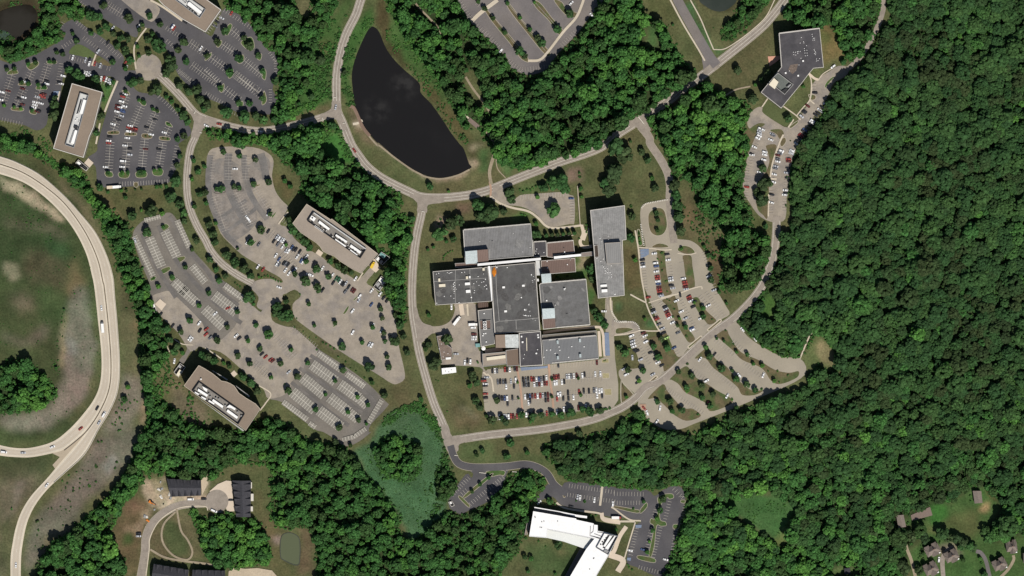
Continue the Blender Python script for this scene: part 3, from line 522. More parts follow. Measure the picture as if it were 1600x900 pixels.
# small islands in the western car parks
for c_, r_, m_ in [((0,0, 60,440, 100,432, 112,460, 45,465),0,M_ISLG), ((0,0, 165,410, 230,380, 242,405, 195,438),0,M_ISLG), ((0,0, 295,378, 350,378, 352,398, 300,400),0,M_ISLG), ((0,0, 420,415, 450,412, 450,440, 415,445),0,M_ISLG),
   ((0,0, 120,520, 190,520, 190,535, 120,535),0,M_ISL), ((0,0, 230,540, 290,540, 290,560, 230,560),0,M_ISLG), ((0,0, 75,670, 145,675, 140,695, 75,690),0,M_ISL), ((0,0, 185,690, 230,685, 225,715, 190,710),0,M_ISL),
   ((0,0, 762,565, 800,570, 812,595, 775,580),0,M_ISLG), ((0,0, 855,615, 900,620, 915,655, 890,660),0,M_ISLG), ((0,0, 945,672, 985,680, 1000,705, 955,695),0,M_ISLG), ((0,0, 1035,760, 1060,765, 1080,795, 1040,785),0,M_ISLG),
   ((0,0, 676,820, 740,818, 740,840, 676,840),0,M_ISL), ((0,0, 785,828, 850,830, 848,848, 785,848),0,M_ISL), ((0,0, 890,835, 948,840, 945,865, 890,862),0,M_ISL), ((0,0, 1000,852, 1060,858, 1058,880, 1000,875),0,M_ISL),
   ((0,1, 655,175, 700,175, 705,205, 665,205),0,M_ISLG), ((0,1, 742,178, 808,178, 800,212, 748,210),0,M_ISLG), ((0,1, 850,175, 915,175, 912,208, 855,210),0,M_ISLG), ((0,1, 955,160, 1018,160, 1010,198, 960,195),0,M_ISLG), ((0,1, 838,240, 862,240, 862,268, 838,268),0,M_ISL),
   ((0,1, 1000,510, 1040,498, 1058,520, 1015,545),0,M_ISLG), ((0,1, 900,540, 935,530, 950,575, 915,580),0,M_ISLG), ((0,1, 1095,715, 1150,700, 1155,720, 1110,745),0,M_ISLG), ((0,1, 1005,785, 1055,765, 1065,785, 1020,812),0,M_ISLG), ((0,1, 938,838, 970,825, 975,840, 945,858),0,M_ISLG), ((0,1, 1060,840, 1090,825, 1100,850, 1070,858),0,M_ISLG),
   ((1,0, 120,205, 150,150, 172,160, 145,220),0,M_ISLG), ((1,0, 70,280, 100,250, 108,270, 85,298),0,M_ISLG), ((1,0, 225,260, 290,230, 312,290, 290,318, 250,300),0,M_ISLG), ((1,0, 318,350, 355,335, 352,372, 335,375),0,M_ISLG), ((1,0, 200,375, 240,340, 245,380, 215,398),0,M_ISLG), ((1,0, 145,480, 175,430, 180,465, 160,490),0,M_ISLG), ((1,0, 355,480, 370,430, 385,450, 378,500),0,M_ISLG), ((1,0, 90,560, 118,520, 122,555, 105,580),0,M_ISLG), ((1,0, 355,650, 370,565, 388,620, 375,650),0,M_ISLG), ((1,0, 200,660, 235,630, 240,660, 215,670),0,M_ISLG), ((1,0, 0,370, 40,325, 40,350, 10,378),0,M_ISLG),
   ((1,1, 290,260, 345,250, 340,262, 295,270),0,M_ISL), ((1,1, 60,300, 125,290, 122,305, 70,310),0,M_ISLG), ((1,1, 165,285, 235,280, 235,295, 170,295),0,M_ISL), ((1,1, 415,455, 440,425, 446,432, 425,462),0,M_ISLG), ((1,1, 345,560, 378,515, 384,525, 355,568),0,M_ISLG), ((1,1, 285,635, 318,600, 325,606, 295,640),0,M_ISLG),
   ((1,2, 325,275, 345,215, 352,225, 335,278),0,M_ISLG), ((1,2, 270,365, 300,318, 308,322, 280,370),0,M_ISLG), ((1,2, 230,430, 240,405, 246,410, 236,435),0,M_ISLG), ((1,2, 862,160, 893,112, 902,122, 880,160),0,M_ISLG), ((1,2, 925,75, 950,50, 955,58, 935,80),0,M_ISLG), ((1,2, 800,240, 825,205, 832,215, 810,245),0,M_ISLG),
   ((2,3, 305,410, 320,400, 375,455, 365,470),0,M_ISLG), ((2,3, 345,390, 500,265, 510,280, 355,408),0,M_ISLG), ((2,3, 480,245, 590,240, 590,272, 560,270, 500,280),0,M_ISLG), ((2,3, 955,370, 972,368, 975,405, 960,408),0,M_ISL),
   ((3,3, 160,485, 200,440, 205,470, 165,510),0,M_ISLG), ((3,3, 0,460, 120,480, 160,490, 140,508, 0,475),0,M_ISL), ((3,3, 268,415, 300,390, 360,385, 372,410, 345,420, 330,412, 300,440, 285,500, 290,550, 320,560, 325,585, 290,590, 265,590, 250,720, 230,780, 215,760, 245,600, 222,570, 228,540, 255,540, 275,470),0,M_ISLG), ((3,3, 152,770, 250,790, 248,818, 150,795),0,M_ISLG), ((3,3, 415,425, 442,425, 440,445, 415,442),0,M_ISLG), ((3,3, 368,578, 405,578, 400,605, 368,605),0,M_ISLG)]:
    I(T(c_[0], c_[1], *c_[2:]), m_, kw=0.4)
I(T(0,0, 430,330, 490,275, 600,340, 575,365, 500,350), mat('wedge_lawn', (0.075,0.10,0.036), var=0.25, fine=0.25), kerb=False); I(T(0,0, 610,345, 690,400, 670,412, 590,380), kerb=False)
for f in ((2,0, 450,30, 500,75, 740,360, 700,372, 620,265, 510,130), (2,0, 600,0, 640,40, 700,120, 830,270, 880,330, 850,345, 720,190, 620,60), (2,0, 770,0, 820,20, 890,110, 960,190, 930,215, 870,130, 790,50), (2,0, 900,0, 950,10, 985,60, 1045,80, 1030,110, 970,90)):
    I(T(*f), M_ISL, kw=0.4)

# parking bays
def bays(b, A, B, d1, d2, z, cen=True, pitch=4.35, w=0.42):
    A = Vector(A); B = Vector(B); L = (B-A).length; d = (B-A)/L; n = Vector((d.y, -d.x)); k = max(1, round(L/pitch))
    for i in range(k+1):
        c = A+d*(L*i/k)
        if any(r.has(tuple(c+n*(d1*0.5))) or r.has(tuple(c-n*(d2*0.5))) for r in ISL): continue
        p = [c+n*d1-d*w/2, c+n*d1+d*w/2, c-n*d2+d*w/2, c-n*d2-d*w/2]
        b.face([(*W(v), z) for v in p][::-1], 0)
    if cen:
        p = [A+n*w/2, B+n*w/2, B-n*w/2, A-n*w/2]; b.face([(*W(v), z+0.004) for v in p][::-1], 0)
def bay_set(name, rows, m, stall=None, w=0.42):
    z = nz()
    if stall:
        sb = MB()
        for r in rows:
            A, B = Vector(r[0][0]), Vector(r[0][1]); d = (B-A).normalized(); n = Vector((d.y, -d.x))
            sb.face([(*W(v), z) for v in (A+n*r[1], B+n*r[1], B-n*r[2], A-n*r[2])][::-1])
        sb.build('bay_surface', stall, kind='structure')
    b = MB(); z = nz()
    for r in rows: bays(b, r[0][0], r[0][1], r[1], r[2], z, cen=(r[1] > 0 and r[2] > 0), w=w)
    nz(); b.build(name, m, kind='structure')
D = 6.6
q6 = lambda *f: Z(240,0,6.43,*f)
bay_set('bay_marking', [(q6(140,262,330,378),0,D), (q6(365,428,532,536),D,D), (q6(575,578,738,694),D,D), (q6(800,734,1060,925),D,D), (q6(680,438,832,542),D,D), (q6(910,608,1100,762),D,D), (q6(785,300,900,395),D,D), (q6(385,652,645,842),D,D), (q6(1180,520,1238,610),0,5), (q6(1238,610,1245,740),0,5), (q6(250,740,400,850),D,0), (q6(345,225,500,320),D,0), (q6(560,335,690,170),D,0), (q6(700,120,960,290),D,0), (q6(120,425,230,520),D,0),
  (T(1,0, 0,440,85,520),D,D), (T(1,0, 115,548,215,625),D,D), (T(1,0, 185,462,350,592),D,D), (T(1,0, 0,595,130,670),D,0), (T(1,0, 420,560,420,640),0,5), (T(1,0, 160,690,240,720),0,5), (T(0,0, 1110,450,1200,530),D,0)], M_LINE2)
bay_set('bay_marking', [(T(0,0, 80,455,20,640),D,D), (T(0,0, 200,445,100,665),D,D), (T(0,0, 300,405,215,680),D,D), (T(0,0, 0,730,140,762),0,D), (T(0,0, 515,245,690,385),D,0), (T(0,0, 440,345,690,418),0,D), (T(0,0, 490,130,600,215),0,D), (T(0,0, 640,240,760,345),0,D), (T(0,0, 395,400,372,530),0,D), (T(0,0, 670,30,800,110),D,D), (T(0,0, 480,20,550,70),D,0), (T(0,0, 405,150,380,190),0,D), (T(0,0, 400,305,460,265),D,0), (T(0,0, 620,500,705,520),0,6)], M_LINE3)
bay_set('bay_marking', [(T(0,0, 790,605,705,818),D,D), (T(0,0, 885,655,815,828),D,D), (T(0,1, 690,-10,678,170),D,D), (T(0,1, 798,-10,780,175),D,D), (T(0,1, 905,-30,885,172),D,D), (T(0,1, 1018,-10,992,155),D,D), (T(0,0, 975,700,920,838),D,D), (T(0,0, 1060,790,1030,855),D,D), (T(0,1, 750,262,835,258),D,0), (T(0,1, 865,258,1048,246),D,0), (T(0,1, 1118,15,1085,185),0,D), (T(0,0, 985,612,1120,735),D,0)], M_LINE2)
bay_set('bay_marking', [(T(0,1, 932,582,1010,765),7.5,7.5), (T(0,1, 1030,545,1105,702),7.5,7.5), (T(0,1, 835,580,950,825),6,3), (T(0,1, 1105,480,1180,645),5,4), (T(0,1, 905,478,1000,455),3.5,3.5), (T(0,1, 1205,760,1285,860),5,7), (T(0,1, 1085,855,1165,930),7.5,7.5), (T(1,2, 0,130,115,240),8.5,8.5), (T(1,2, 60,45,195,150),8.5,8.5), (T(1,2, 120,-10,250,85),7,3), (T(0,2, 1130,5,1230,95),7.5,7.5)], M_LINE, M_STALL, w=0.5)
bay_set('bay_marking', [(T(1,2, 670,478,815,582),8.5,8.5), (T(1,2, 845,602,960,685),8.5,8.5), (T(1,2, 965,690,1012,735),7.5,7.5), (T(1,2, 612,560,745,668),8.5,8.5), (T(1,2, 780,682,895,772),8.5,8.5), (T(1,2, 905,778,955,820),7.5,7.5), (T(1,2, 548,650,685,762),8.5,8.5), (T(1,2, 715,765,850,868),8.5,8.5), (T(1,2, 485,720,632,830),7,2), (T(1,2, 712,400,852,502),3,7), (T(1,2, 892,530,1000,608),3,7), (T(1,2, 1118,712,1038,848),0,8), (T(1,3, 865,62,940,42),7,0), (T(1,3, 940,42,1012,-8),7,0), (T(1,2, 655,845,690,870),4,4)], M_LINE, M_STALL, w=0.5)
bay_set('bay_marking', [(T(1,2, 310,475,400,548),6.5,6.5), (T(1,1, 300,265,400,420),7,3), (T(1,1, 470,480,520,520),7,0), (T(1,1, 400,550,630,715),D,D), (T(1,1, 480,690,570,790),D,D), (T(1,2, 430,290,560,430),D,D), (T(1,2, 540,260,690,375),D,0), (T(1,1, 60,330,130,540),D,D), (T(1,1, 190,290,290,500),D,D), (T(1,1, 40,60,30,230),D,0), (T(1,1, 150,60,150,220),D,D), (T(1,1, 260,80,255,220),D,D)], M_LINE3)
bay_set('bay_marking', [(Z(740,560,8.04, 300,322,565,308),D,D), (Z(740,560,8.04, 620,297,935,275),D,D), (Z(860,560,8.04, 180,262,645,236),D,D), (Z(740,560,8.04, 310,535,560,520),D,D), (Z(740,560,8.04, 640,512,945,488),D,D), (Z(860,560,8.04, 50,478,665,440),D,D), (Z(860,560,8.04, 10,70,600,32),0,D), (Z(740,560,8.04, 220,115,560,100),0,D), (Z(740,560,8.04, 300,780,1286,690),D,0), (Z(740,560,8.04, 100,240,130,560),D,0)], M_LINE3)
bay_set('bay_marking', [(z7(150,240, 215,760),D,0), (z7(380,260,440,830),0,D), (z7(485,280,560,780),D,0), (z7(700,330,755,720),0,D), (z7(805,330,850,690),D,0), (z7(990,270,1150,800),0,D), (z8(440,150,780,760),D,0), (z8(600,90,900,560),0,D), (z8(800,60,1010,480),D,0), (z8(960,60,1180,380),0,D), (z8(1060,40,1280,320),D,0), (z8(1180,-40,1400,260),0,D)], M_LINE3)
bay_set('bay_marking', [(T(3,2, 100,300,210,480),D,0), (T(3,2, 175,290,320,520),0,D), (T(3,2, 725,300,980,520),0,D), (T(3,2, 770,225,1050,430),D,0), (T(3,2, 600,400,800,600),D,0), (T(3,2, 640,320,920,540),0,D), (T(3,2, 480,520,700,700),D,0), (T(3,2, 540,440,790,640),0,D), (T(3,2, 320,610,560,770),0,D), (T(3,2, 330,740,450,830),D,0)], M_LINE3)
bay_set('bay_marking', [(Z(1140,230,8.04, 300,0,200,300),D,0), (Z(1140,230,8.04, 200,300,180,650),D,0), (Z(1140,230,8.04, 570,100,500,450),D,0), (Z(1140,230,8.04, 500,450,495,830),D,0), (Z(1140,230,8.04, 760,100,715,800),0,D), (z2(1090,230,640,880),0,D), (z2(250,560,130,830),D,0), (z2(875,10,870,130),D,0), (z2(760,310,690,420),D,0)], M_LINE3)
bay_set('bay_marking', [(T(2,3, 255,385,360,278),0,D), (T(2,3, 335,395,490,275),D,0), (T(2,3, 370,440,575,272),0,D), (T(2,3, 490,440,570,375),D,0), (T(2,3, 1000,322,1280,362),0,D), (T(2,3, 985,405,1280,447),D,0), (T(3,3, 0,372,180,375),0,D), (T(3,3, 0,455,155,455),D,0), (T(3,3, 330,545,362,420),D,0), (T(3,3, 255,785,300,600),D,0), (T(3,3, 262,520,285,440),D,0), (T(3,3, 115,770,152,605),D,0), (T(3,3, 215,740,245,600),D,0), (T(3,3, 405,570,432,440),0,D), (T(3,3, 340,800,372,610),0,D), (T(3,3, 150,858,300,895),D,0), (T(3,3, 380,345,435,400),0,D), (T(3,3, 435,400,440,425),0,D)], M_LINE2)
bay_set('bay_marking', [(T(2,0, 300,10,385,140),D,0), (T(2,0, 400,155,560,310),D,0), (T(2,0, 430,10,470,50),0,D), (T(2,0, 500,75,700,330),D,D), (T(2,0, 620,30,850,320),D,D), (T(2,0, 780,10,940,190),D,D), (T(2,0, 610,390,690,450),D,0), (T(2,0, 690,450,860,430),D,0), (T(2,0, 960,290,1040,210),D,0), (T(2,0, 910,20,960,70),D,0)], M_LINE3)
bay_set('bay_marking', [(T(2,1, 690,322,960,300),0,D), (T(2,1, 1028,345,1030,480),0,D)], M_LINE2)
# zebra-edged kerbs round the drop-off loops, stop lines
b = MB(); z = nz()
for pts in (smooth(T(3,1, 170,400, 195,375, 250,362, 335,348)), smooth(T(3,1, 165,500, 175,570, 186,640)), smooth(z8(0,330, 60,350, 180,345, 250,355, 300,400, 315,455)), smooth(Z(820,450,8.04, 1090,290, 1160,410, 1286,420))):
    pts = rs(pts, max(8, int(sum(math.dist(pts[i-1], pts[i]) for i in range(1, len(pts)))/1.3)))
    A, B = strip_edges(pts, 2.2)
    for i in range(0, len(pts)-1, 2): b.face([(*W(v), z) for v in (B[i], B[i+1], A[i+1], A[i])])
for a in ((1,0, 805,608, 822,612), (1,0, 735,735, 740,755), (1,0, 862,772, 880,768), (2,1, 75,420, 95,425), (2,3, 280,145, 303,148), (2,3, 435,253, 476,258), (2,3, 640,248, 672,250), (3,0, 150,730, 185,775), (0,0, 1212,712, 1222,695), (0,0, 1248,826, 1262,832)):
    p = T(*a); L, Rr = strip_edges(p, 1.0); b.strip(q(L), q(Rr), z+0.004)
b.build('zebra_marking', M_LINE, kind='structure')
# ---------------------------------------------------------------- woods (outlines) and ground
WOODS = [  # outline, mean spacing m, radius range m
 ('hill', P(1400,-120, 1396,30, 1376,45, 1364,75, 1350,100, 1330,118, 1312,131, 1302,150, 1293,165, 1278,195, 1260,216, 1248,240, 1238,262, 1237,307, 1242,335, 1240,352, 1224,385, 1209,399, 1204,422, 1199,450, 1174,478, 1154,497, 1169,517, 1197,540, 1225,557, 1247,560, 1262,540, 1272,522, 1280,517, 1296,530, 1312,575, 1300,579, 1285,577, 1277,572, 1271,589, 1258,608, 1232,620, 1192,632, 1152,647, 1122,661, 1078,682, 1040,680, 1012,660, 1002,642, 986,652, 972,661, 960,673, 930,682, 900,690, 872,692, 852,702, 866,722, 885,745, 920,753, 960,758, 1020,763, 1040,757, 1066,757, 1076,790, 1066,830, 1052,868, 1040,905, 1040,1020, 1720,1020, 1720,-120), 6.6, (3.0, 5.6)),
 ('pond', P(600,-60, 606,0, 625,40, 650,78, 672,108, 690,132, 706,160, 718,180, 727,200, 735,190, 750,202, 768,225, 785,250, 812,262, 850,255, 890,246, 922,232, 960,206, 986,186, 1030,161, 1068,133, 1085,118, 1070,100, 1045,60, 1028,35, 1005,30, 1000,0, 995,-60, 945,-60, 935,0, 926,28, 905,58, 880,84, 856,110, 832,119, 800,112, 790,92, 735,37, 712,0, 700,-60), 7.0, (3.2, 6.0)),
 ('north', P(360,-60, 352,5, 372,18, 393,32, 401,50, 424,78, 433,95, 438,115, 436,160, 428,185, 440,189, 466,172, 500,156, 512,140, 514,110, 500,95, 492,70, 505,40, 520,15, 530,-60, 490,-60, 488,20, 470,30, 458,10, 450,-60), 6.8, (3.0, 5.8)),
 ('middle', P(325,197, 345,206, 380,206, 400,215, 440,209, 480,198, 520,195, 538,222, 552,245, 572,273, 600,291, 622,303, 626,322, 618,333, 638,342, 637,380, 630,430, 631,500, 616,485, 603,450, 610,405, 600,394, 585,383, 562,360, 520,336, 484,312, 470,298, 478,285, 462,262, 448,255, 440,240, 420,228, 410,222, 380,222, 340,215, 328,210), 7.4, (3.4, 6.6)),
 ('belt', P(-60,210, 0,213, 30,217, 75,246, 100,262, 122,266, 138,290, 146,312, 172,332, 198,352, 206,385, 214,420, 230,450, 243,480, 248,505, 258,540, 258,560, 240,590, 245,620, 270,640, 300,668, 335,672, 380,672, 415,655, 440,662, 480,690, 520,697, 545,708, 562,735, 590,765, 618,800, 626,838, 650,848, 690,810, 702,800, 720,806, 742,800, 768,786, 775,765, 790,752, 815,738, 835,738, 850,752, 842,780, 825,785, 820,830, 812,845, 800,870, 780,900, 780,1000, 500,1000, 500,880, 488,830, 470,820, 428,815, 424,735, 400,725, 360,722, 330,745, 262,742, 240,735, 222,752, 195,782, 176,820, 172,850, 186,870, 192,905, 192,960, 60,1000, 64,880, 105,838, 135,808, 165,785, 190,755, 205,725, 220,690, 232,655, 228,610, 222,560, 222,520, 213,480, 198,450, 190,425, 182,395, 166,365, 155,335, 135,305, 102,275, 60,243, 0,232, -60,228), 6.6, (2.6, 5.6)),
 ('drive', P(684,735, 694,722, 703,738, 712,752, 712,765, 690,778, 684,760), 6.4, (2.6, 4.6)),
 ('marsh_trees', T(1,3, 1070,100, 1150,30, 1280,60, 1340,120, 1330,260, 1250,300, 1150,280, 1090,220), 6.8, (3.2, 5.6)),
 ('grove', T(1,3, -80,480, 0,560, 100,520, 230,535, 330,575, 395,700, 400,790, 300,830, 130,848, 70,830, 0,720, -40,620), 6.6, (3.0, 5.2)),
 ('ring', T(0,2, -120,500, 0,500, 60,470, 130,460, 190,480, 250,540, 330,620, 345,680, 230,740, 100,772, 0,782, -120,790), 6.2, (2.4, 4.6)),
 ('corner', T(0,0, -60,320, 0,318, 60,378, 120,370, 200,335, 300,268, 370,250, 410,205, 375,180, 345,140, 385,70, 450,105, 500,115, 508,60, 440,-60, 260,-60, 268,60, 262,150, 225,210, 150,265, 60,270, 0,250, -60,250), 6.4, (2.6, 5.0)),
 ('middle_east', P(1012,182, 1032,162, 1050,168, 1058,185, 1066,160, 1085,142, 1100,130, 1118,142, 1142,158, 1166,162, 1167,180, 1158,205, 1168,225, 1169,250, 1161,285, 1160,312, 1172,335, 1168,352, 1150,362, 1130,355, 1112,343, 1100,320, 1090,300, 1072,278, 1050,268, 1046,245, 1034,218, 1022,202), 7.2, (3.4, 6.6)),
 ('bowl', T(3,1, 700,600, 760,555, 850,540, 920,575, 962,625, 968,700, 925,810, 860,890, 760,915, 660,890, 690,780, 675,680), 7.0, (3.4, 6.2)),
 ('north_east', T(3,0, 1075,70, 1150,-60, 1300,-60, 1640,-60, 1650,60, 1630,190, 1580,280, 1480,380, 1440,300, 1400,220, 1310,110, 1280,165, 1190,160, 1110,115), 6.8, (3.2, 5.8)),
 ('lane_trees', T(3,0, 690,170, 770,90, 850,-60, 960,-60, 930,40, 850,130, 770,200, 710,250, 680,230), 6.6, (3.0, 5.4)),
]
CLEAR = [Reg(smooth(p, True, 3)) for p in (
 T(3,3, 560,470, 640,415, 700,440, 850,385, 940,360, 1040,410, 1150,470, 1145,540, 1110,620, 1080,690, 1000,720, 960,655, 900,640, 820,580, 740,500, 640,470),
 T(4,3, 485,515, 560,535, 690,465, 830,425, 950,350, 1050,340, 1140,480, 1080,560, 1030,640, 1100,690, 1180,655, 1280,640, 1400,640, 1400,1000, 600,1000, 560,760, 610,680, 660,600, 560,600, 490,600),
 T(4,3, 20,920, 60,870, 160,825, 200,840, 260,910), T(2,0, 320,480, 400,440, 500,680, 470,700, 400,640), T(3,0, 190,180, 260,160, 290,260, 260,300, 200,290), T(3,0, 180,-40, 370,-40, 400,110, 280,150, 190,110),
 P(498,218, 525,203, 545,233, 556,256, 530,257, 508,246), P(488,72, 522,80, 517,150, 500,160, 468,168, 478,130),
 T(1,3, 200,170, 330,180, 420,260, 430,560, 340,560, 190,520, 150,250), T(0,3, 880,270, 960,250, 1020,300, 1280,420, 1280,300, 1300,250, 1320,240, 1200,420, 960,440),
 T(1,0, 560,-10, 690,-10, 690,120, 590,120), T(2,3, 700,690, 1080,700, 1000,900, 760,880, 740,780), T(2,3, 760,480, 820,460, 740,650, 700,640),
 T(1,1, 420,100, 470,120, 560,290, 600,260, 600,300, 520,390, 430,260), T(1,1, 1060,620, 1160,600, 1150,680, 1090,660), T(3,2, 1130,440, 1250,290, 1330,280, 1420,520, 1300,530, 1270,470), T(3,2, 940,60, 1000,40, 1020,130, 1000,200, 920,180))]
WR = [(n, Reg(smooth(p, True, 3)), sp, rr) for n, p, sp, rr in WOODS]
SHRUBS = [  # outline, spacing m, radius range, material key
 (P(600,652, 625,640, 655,632, 672,650, 690,690, 702,730, 700,770, 690,805, 660,845, 640,845, 622,800, 595,765, 568,735, 552,708, 575,692, 590,670), 1.7, (0.35, 0.85), 'm'),
 (T(1,0, 560,120, 700,120, 800,120, 870,20, 930,0, 860,200, 810,350, 790,500, 790,620, 690,680, 480,750, 500,600, 520,400), 2.6, (0.6, 2.0), 'b'),
 (T(1,0, 1040,40, 1060,140, 1010,200, 960,300, 930,450, 925,560, 940,660, 880,660, 855,540, 850,420, 880,280, 960,130), 2.2, (0.6, 1.8), 'b'),
 (T(1,0, 1130,0, 1200,130, 1270,260, 1340,330, 1400,420, 1480,560, 1540,700, 1620,830, 1660,900, 1620,900, 1500,760, 1420,640, 1320,500, 1240,400, 1150,290, 1120,150), 2.6, (0.5, 1.6), 'b'),
 (T(3,1, 430,300, 500,330, 640,480, 720,560, 690,660, 640,760, 690,900, 620,900, 600,760, 560,640, 460,580, 400,470), 4.0, (0.5, 1.7), 'b'),
 (T(0,2, 860,330, 980,300, 1030,400, 1140,600, 1300,760, 1380,880, 1300,900, 1150,860, 1050,780, 960,640, 900,480), 3.2, (0.5, 1.9), 'b'),
 (T(0,3, 700,50, 760,160, 680,280, 560,430, 430,600, 330,720, 260,800, 180,760, 230,600, 330,420, 480,240, 600,60), 7.5, (0.4, 1.5), 'b'),
 (T(0,2, 740,560, 850,600, 900,640, 860,780, 760,900, 620,900, 720,740), 7.0, (0.4, 1.5), 'b'),
 (T(0,2, 300,480, 370,200, 420,60, 400,300, 360,560, 320,560), 4.5, (0.4, 1.1), 'b'),
 (T(0,1, 0,230, 60,250, 200,330, 330,440, 440,600, 400,680, 200,560, 0,420), 6.0, (0.4, 1.0), 'b'),
 (T(2,0, 300,470, 500,700, 480,760, 330,620, 200,560, 160,480), 3.0, (0.5, 1.6), 'b'),
 (T(3,3, 600,450, 860,400, 1000,420, 1120,500, 1060,640, 980,640, 860,560), 3.2, (0.3, 0.9), 'b'),
 (T(1,1, 560,-60, 760,-40, 860,0, 900,100, 860,140, 700,60), 2.4, (0.5, 1.4), 'b'),
 (T(3,2, 780,190, 830,150, 960,30, 1040,120, 980,230, 930,280, 860,250), 2.4, (0.6, 1.6), 'b'),
 (T(0,1, 560,300, 640,420, 760,520, 850,760, 800,880, 740,700, 640,520, 540,380), 3.2, (0.6, 1.8), 'b'),
 (P(600,655, 625,636, 660,628, 684,655, 700,700, 690,700, 672,668, 650,648, 622,655, 600,672), 2.0, (0.7, 1.9), 'b'), (P(690,690, 706,735, 702,775, 684,800, 672,806, 684,770, 690,735), 2.0, (0.7, 2.0), 'b'), (P(556,706, 590,690, 640,690, 640,720, 600,750), 5.0, (0.6, 1.6), 'b'), (P(640,800, 690,740, 695,780, 660,840), 5.0, (0.6, 1.5), 'b'),
 (P(498,218, 525,203, 545,233, 556,256, 530,257, 508,246), 2.4, (0.6, 1.5), 'b'),
 (T(0,0, -20,760, 120,790, 220,830, 330,900, 300,960, 100,940, -20,900), 2.6, (0.6, 1.6), 'b'),
 (T(0,3, 900,0, 930,60, 850,280, 760,420, 690,620, 640,560, 700,420, 820,200), 3.0, (0.6, 1.7), 'b'),
 (T(4,3, 560,760, 640,700, 650,880, 600,900), 3.0, (0.6, 1.6), 'b'), (T(4,3, 690,440, 1000,340, 1010,300, 860,330, 700,400), 3.0, (0.6, 1.6), 'b'),
 (T(0,0, -60,0, 100,0, 260,0, 260,150, 190,260, 60,280, -60,260), 3.4, (0.5, 1.6), 'b'),
 (P(-60,300, 60,300, 130,370, 160,430, 165,520, 140,640, 60,660, -60,650), 9.0, (0.25, 0.8), 'b'),
]
WATER = [('pond', T(1,0, 1030,176, 1062,172, 1092,205, 1132,300, 1185,375, 1250,440, 1340,520)+T(2,0, 70,580, 135,650, 200,740, 262,835, 312,900)+T(2,1, 335,25, 352,65, 372,125, 385,148, 300,188, 200,210, 100,195, 0,145)+T(1,1, 1180,72, 1090,-5)+T(1,0, 1075,890, 1000,800, 950,705, 930,600, 920,470, 940,370, 980,270)),
 ('dark_pool', T(0,0, -20,90, 60,50, 180,30, 230,80, 215,150, 160,200, 100,240, 50,200, -20,170)), ('north_pool', T(3,0, 530,0, 560,32, 620,66, 680,70, 730,42, 765,0, 760,-80, 530,-80)), ('settling_pond', T(1,3, 480,658, 525,632, 575,650, 592,690, 592,780, 578,830, 500,802, 475,770))]
WATERR = [Reg(smooth(p, True, 5)) for n, p in WATER]

def grid_mask(X, Y, poly):
    m = np.zeros(X.shape, bool); b = Reg(poly).b
    sel = (X >= b[0]) & (X <= b[2]) & (Y >= b[1]) & (Y <= b[3])
    if not sel.any(): return m
    x = X[sel]; y = Y[sel]; c = np.zeros(x.shape, bool); n = len(poly); j = n-1
    for i in range(n):
        xi, yi = poly[i]; xj, yj = poly[j]
        if yi != yj: c ^= ((yi > y) != (yj > y)) & (x < (xj-xi)*(y-yi)/(yj-yi)+xi)
        j = i
    m[sel] = c; return m
def blur(a, k):
    for ax in (0, 1):
        for _ in range(2):
            p = np.pad(a, [(k, k) if i == ax else (0, 0) for i in (0, 1)], mode='edge'); c = np.cumsum(p, axis=ax)
            c = np.concatenate([np.zeros_like(np.take(c, [0], axis=ax)), c], axis=ax)
            n = a.shape[ax]
            a = (np.take(c, range(2*k+1, 2*k+1+n), axis=ax)-np.take(c, range(n), axis=ax))/(2*k+1)
    return a
def fbm(X, Y, sc, seed):
    rs_ = np.random.RandomState(seed); out = np.zeros(X.shape); amp = 1; tot = 0
    for o in range(4):
        n = 64; g = rs_.rand(n, n); u = (X/sc) % n; v = (Y/sc) % n
        i = u.astype(int); j = v.astype(int); fu = u-i; fv = v-j; fu = fu*fu*(3-2*fu); fv = fv*fv*(3-2*fv)
        i2 = (i+1) % n; j2 = (j+1) % n
        out += amp*((g[i, j]*(1-fu)+g[i2, j]*fu)*(1-fv)+(g[i, j2]*(1-fu)+g[i2, j2]*fu)*fv); tot += amp; amp *= 0.55; sc *= 0.5
    return out/tot
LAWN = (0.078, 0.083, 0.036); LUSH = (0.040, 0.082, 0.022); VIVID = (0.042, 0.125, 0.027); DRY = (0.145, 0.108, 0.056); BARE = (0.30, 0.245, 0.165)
MARSH2 = (0.042,0.10,0.047); GRAV = (0.15, 0.132, 0.10); FLOOR = (0.022, 0.038, 0.014); MARSH = (0.050, 0.102, 0.046); DULL = (0.046, 0.059, 0.024); MUD = (0.055, 0.043, 0.02)
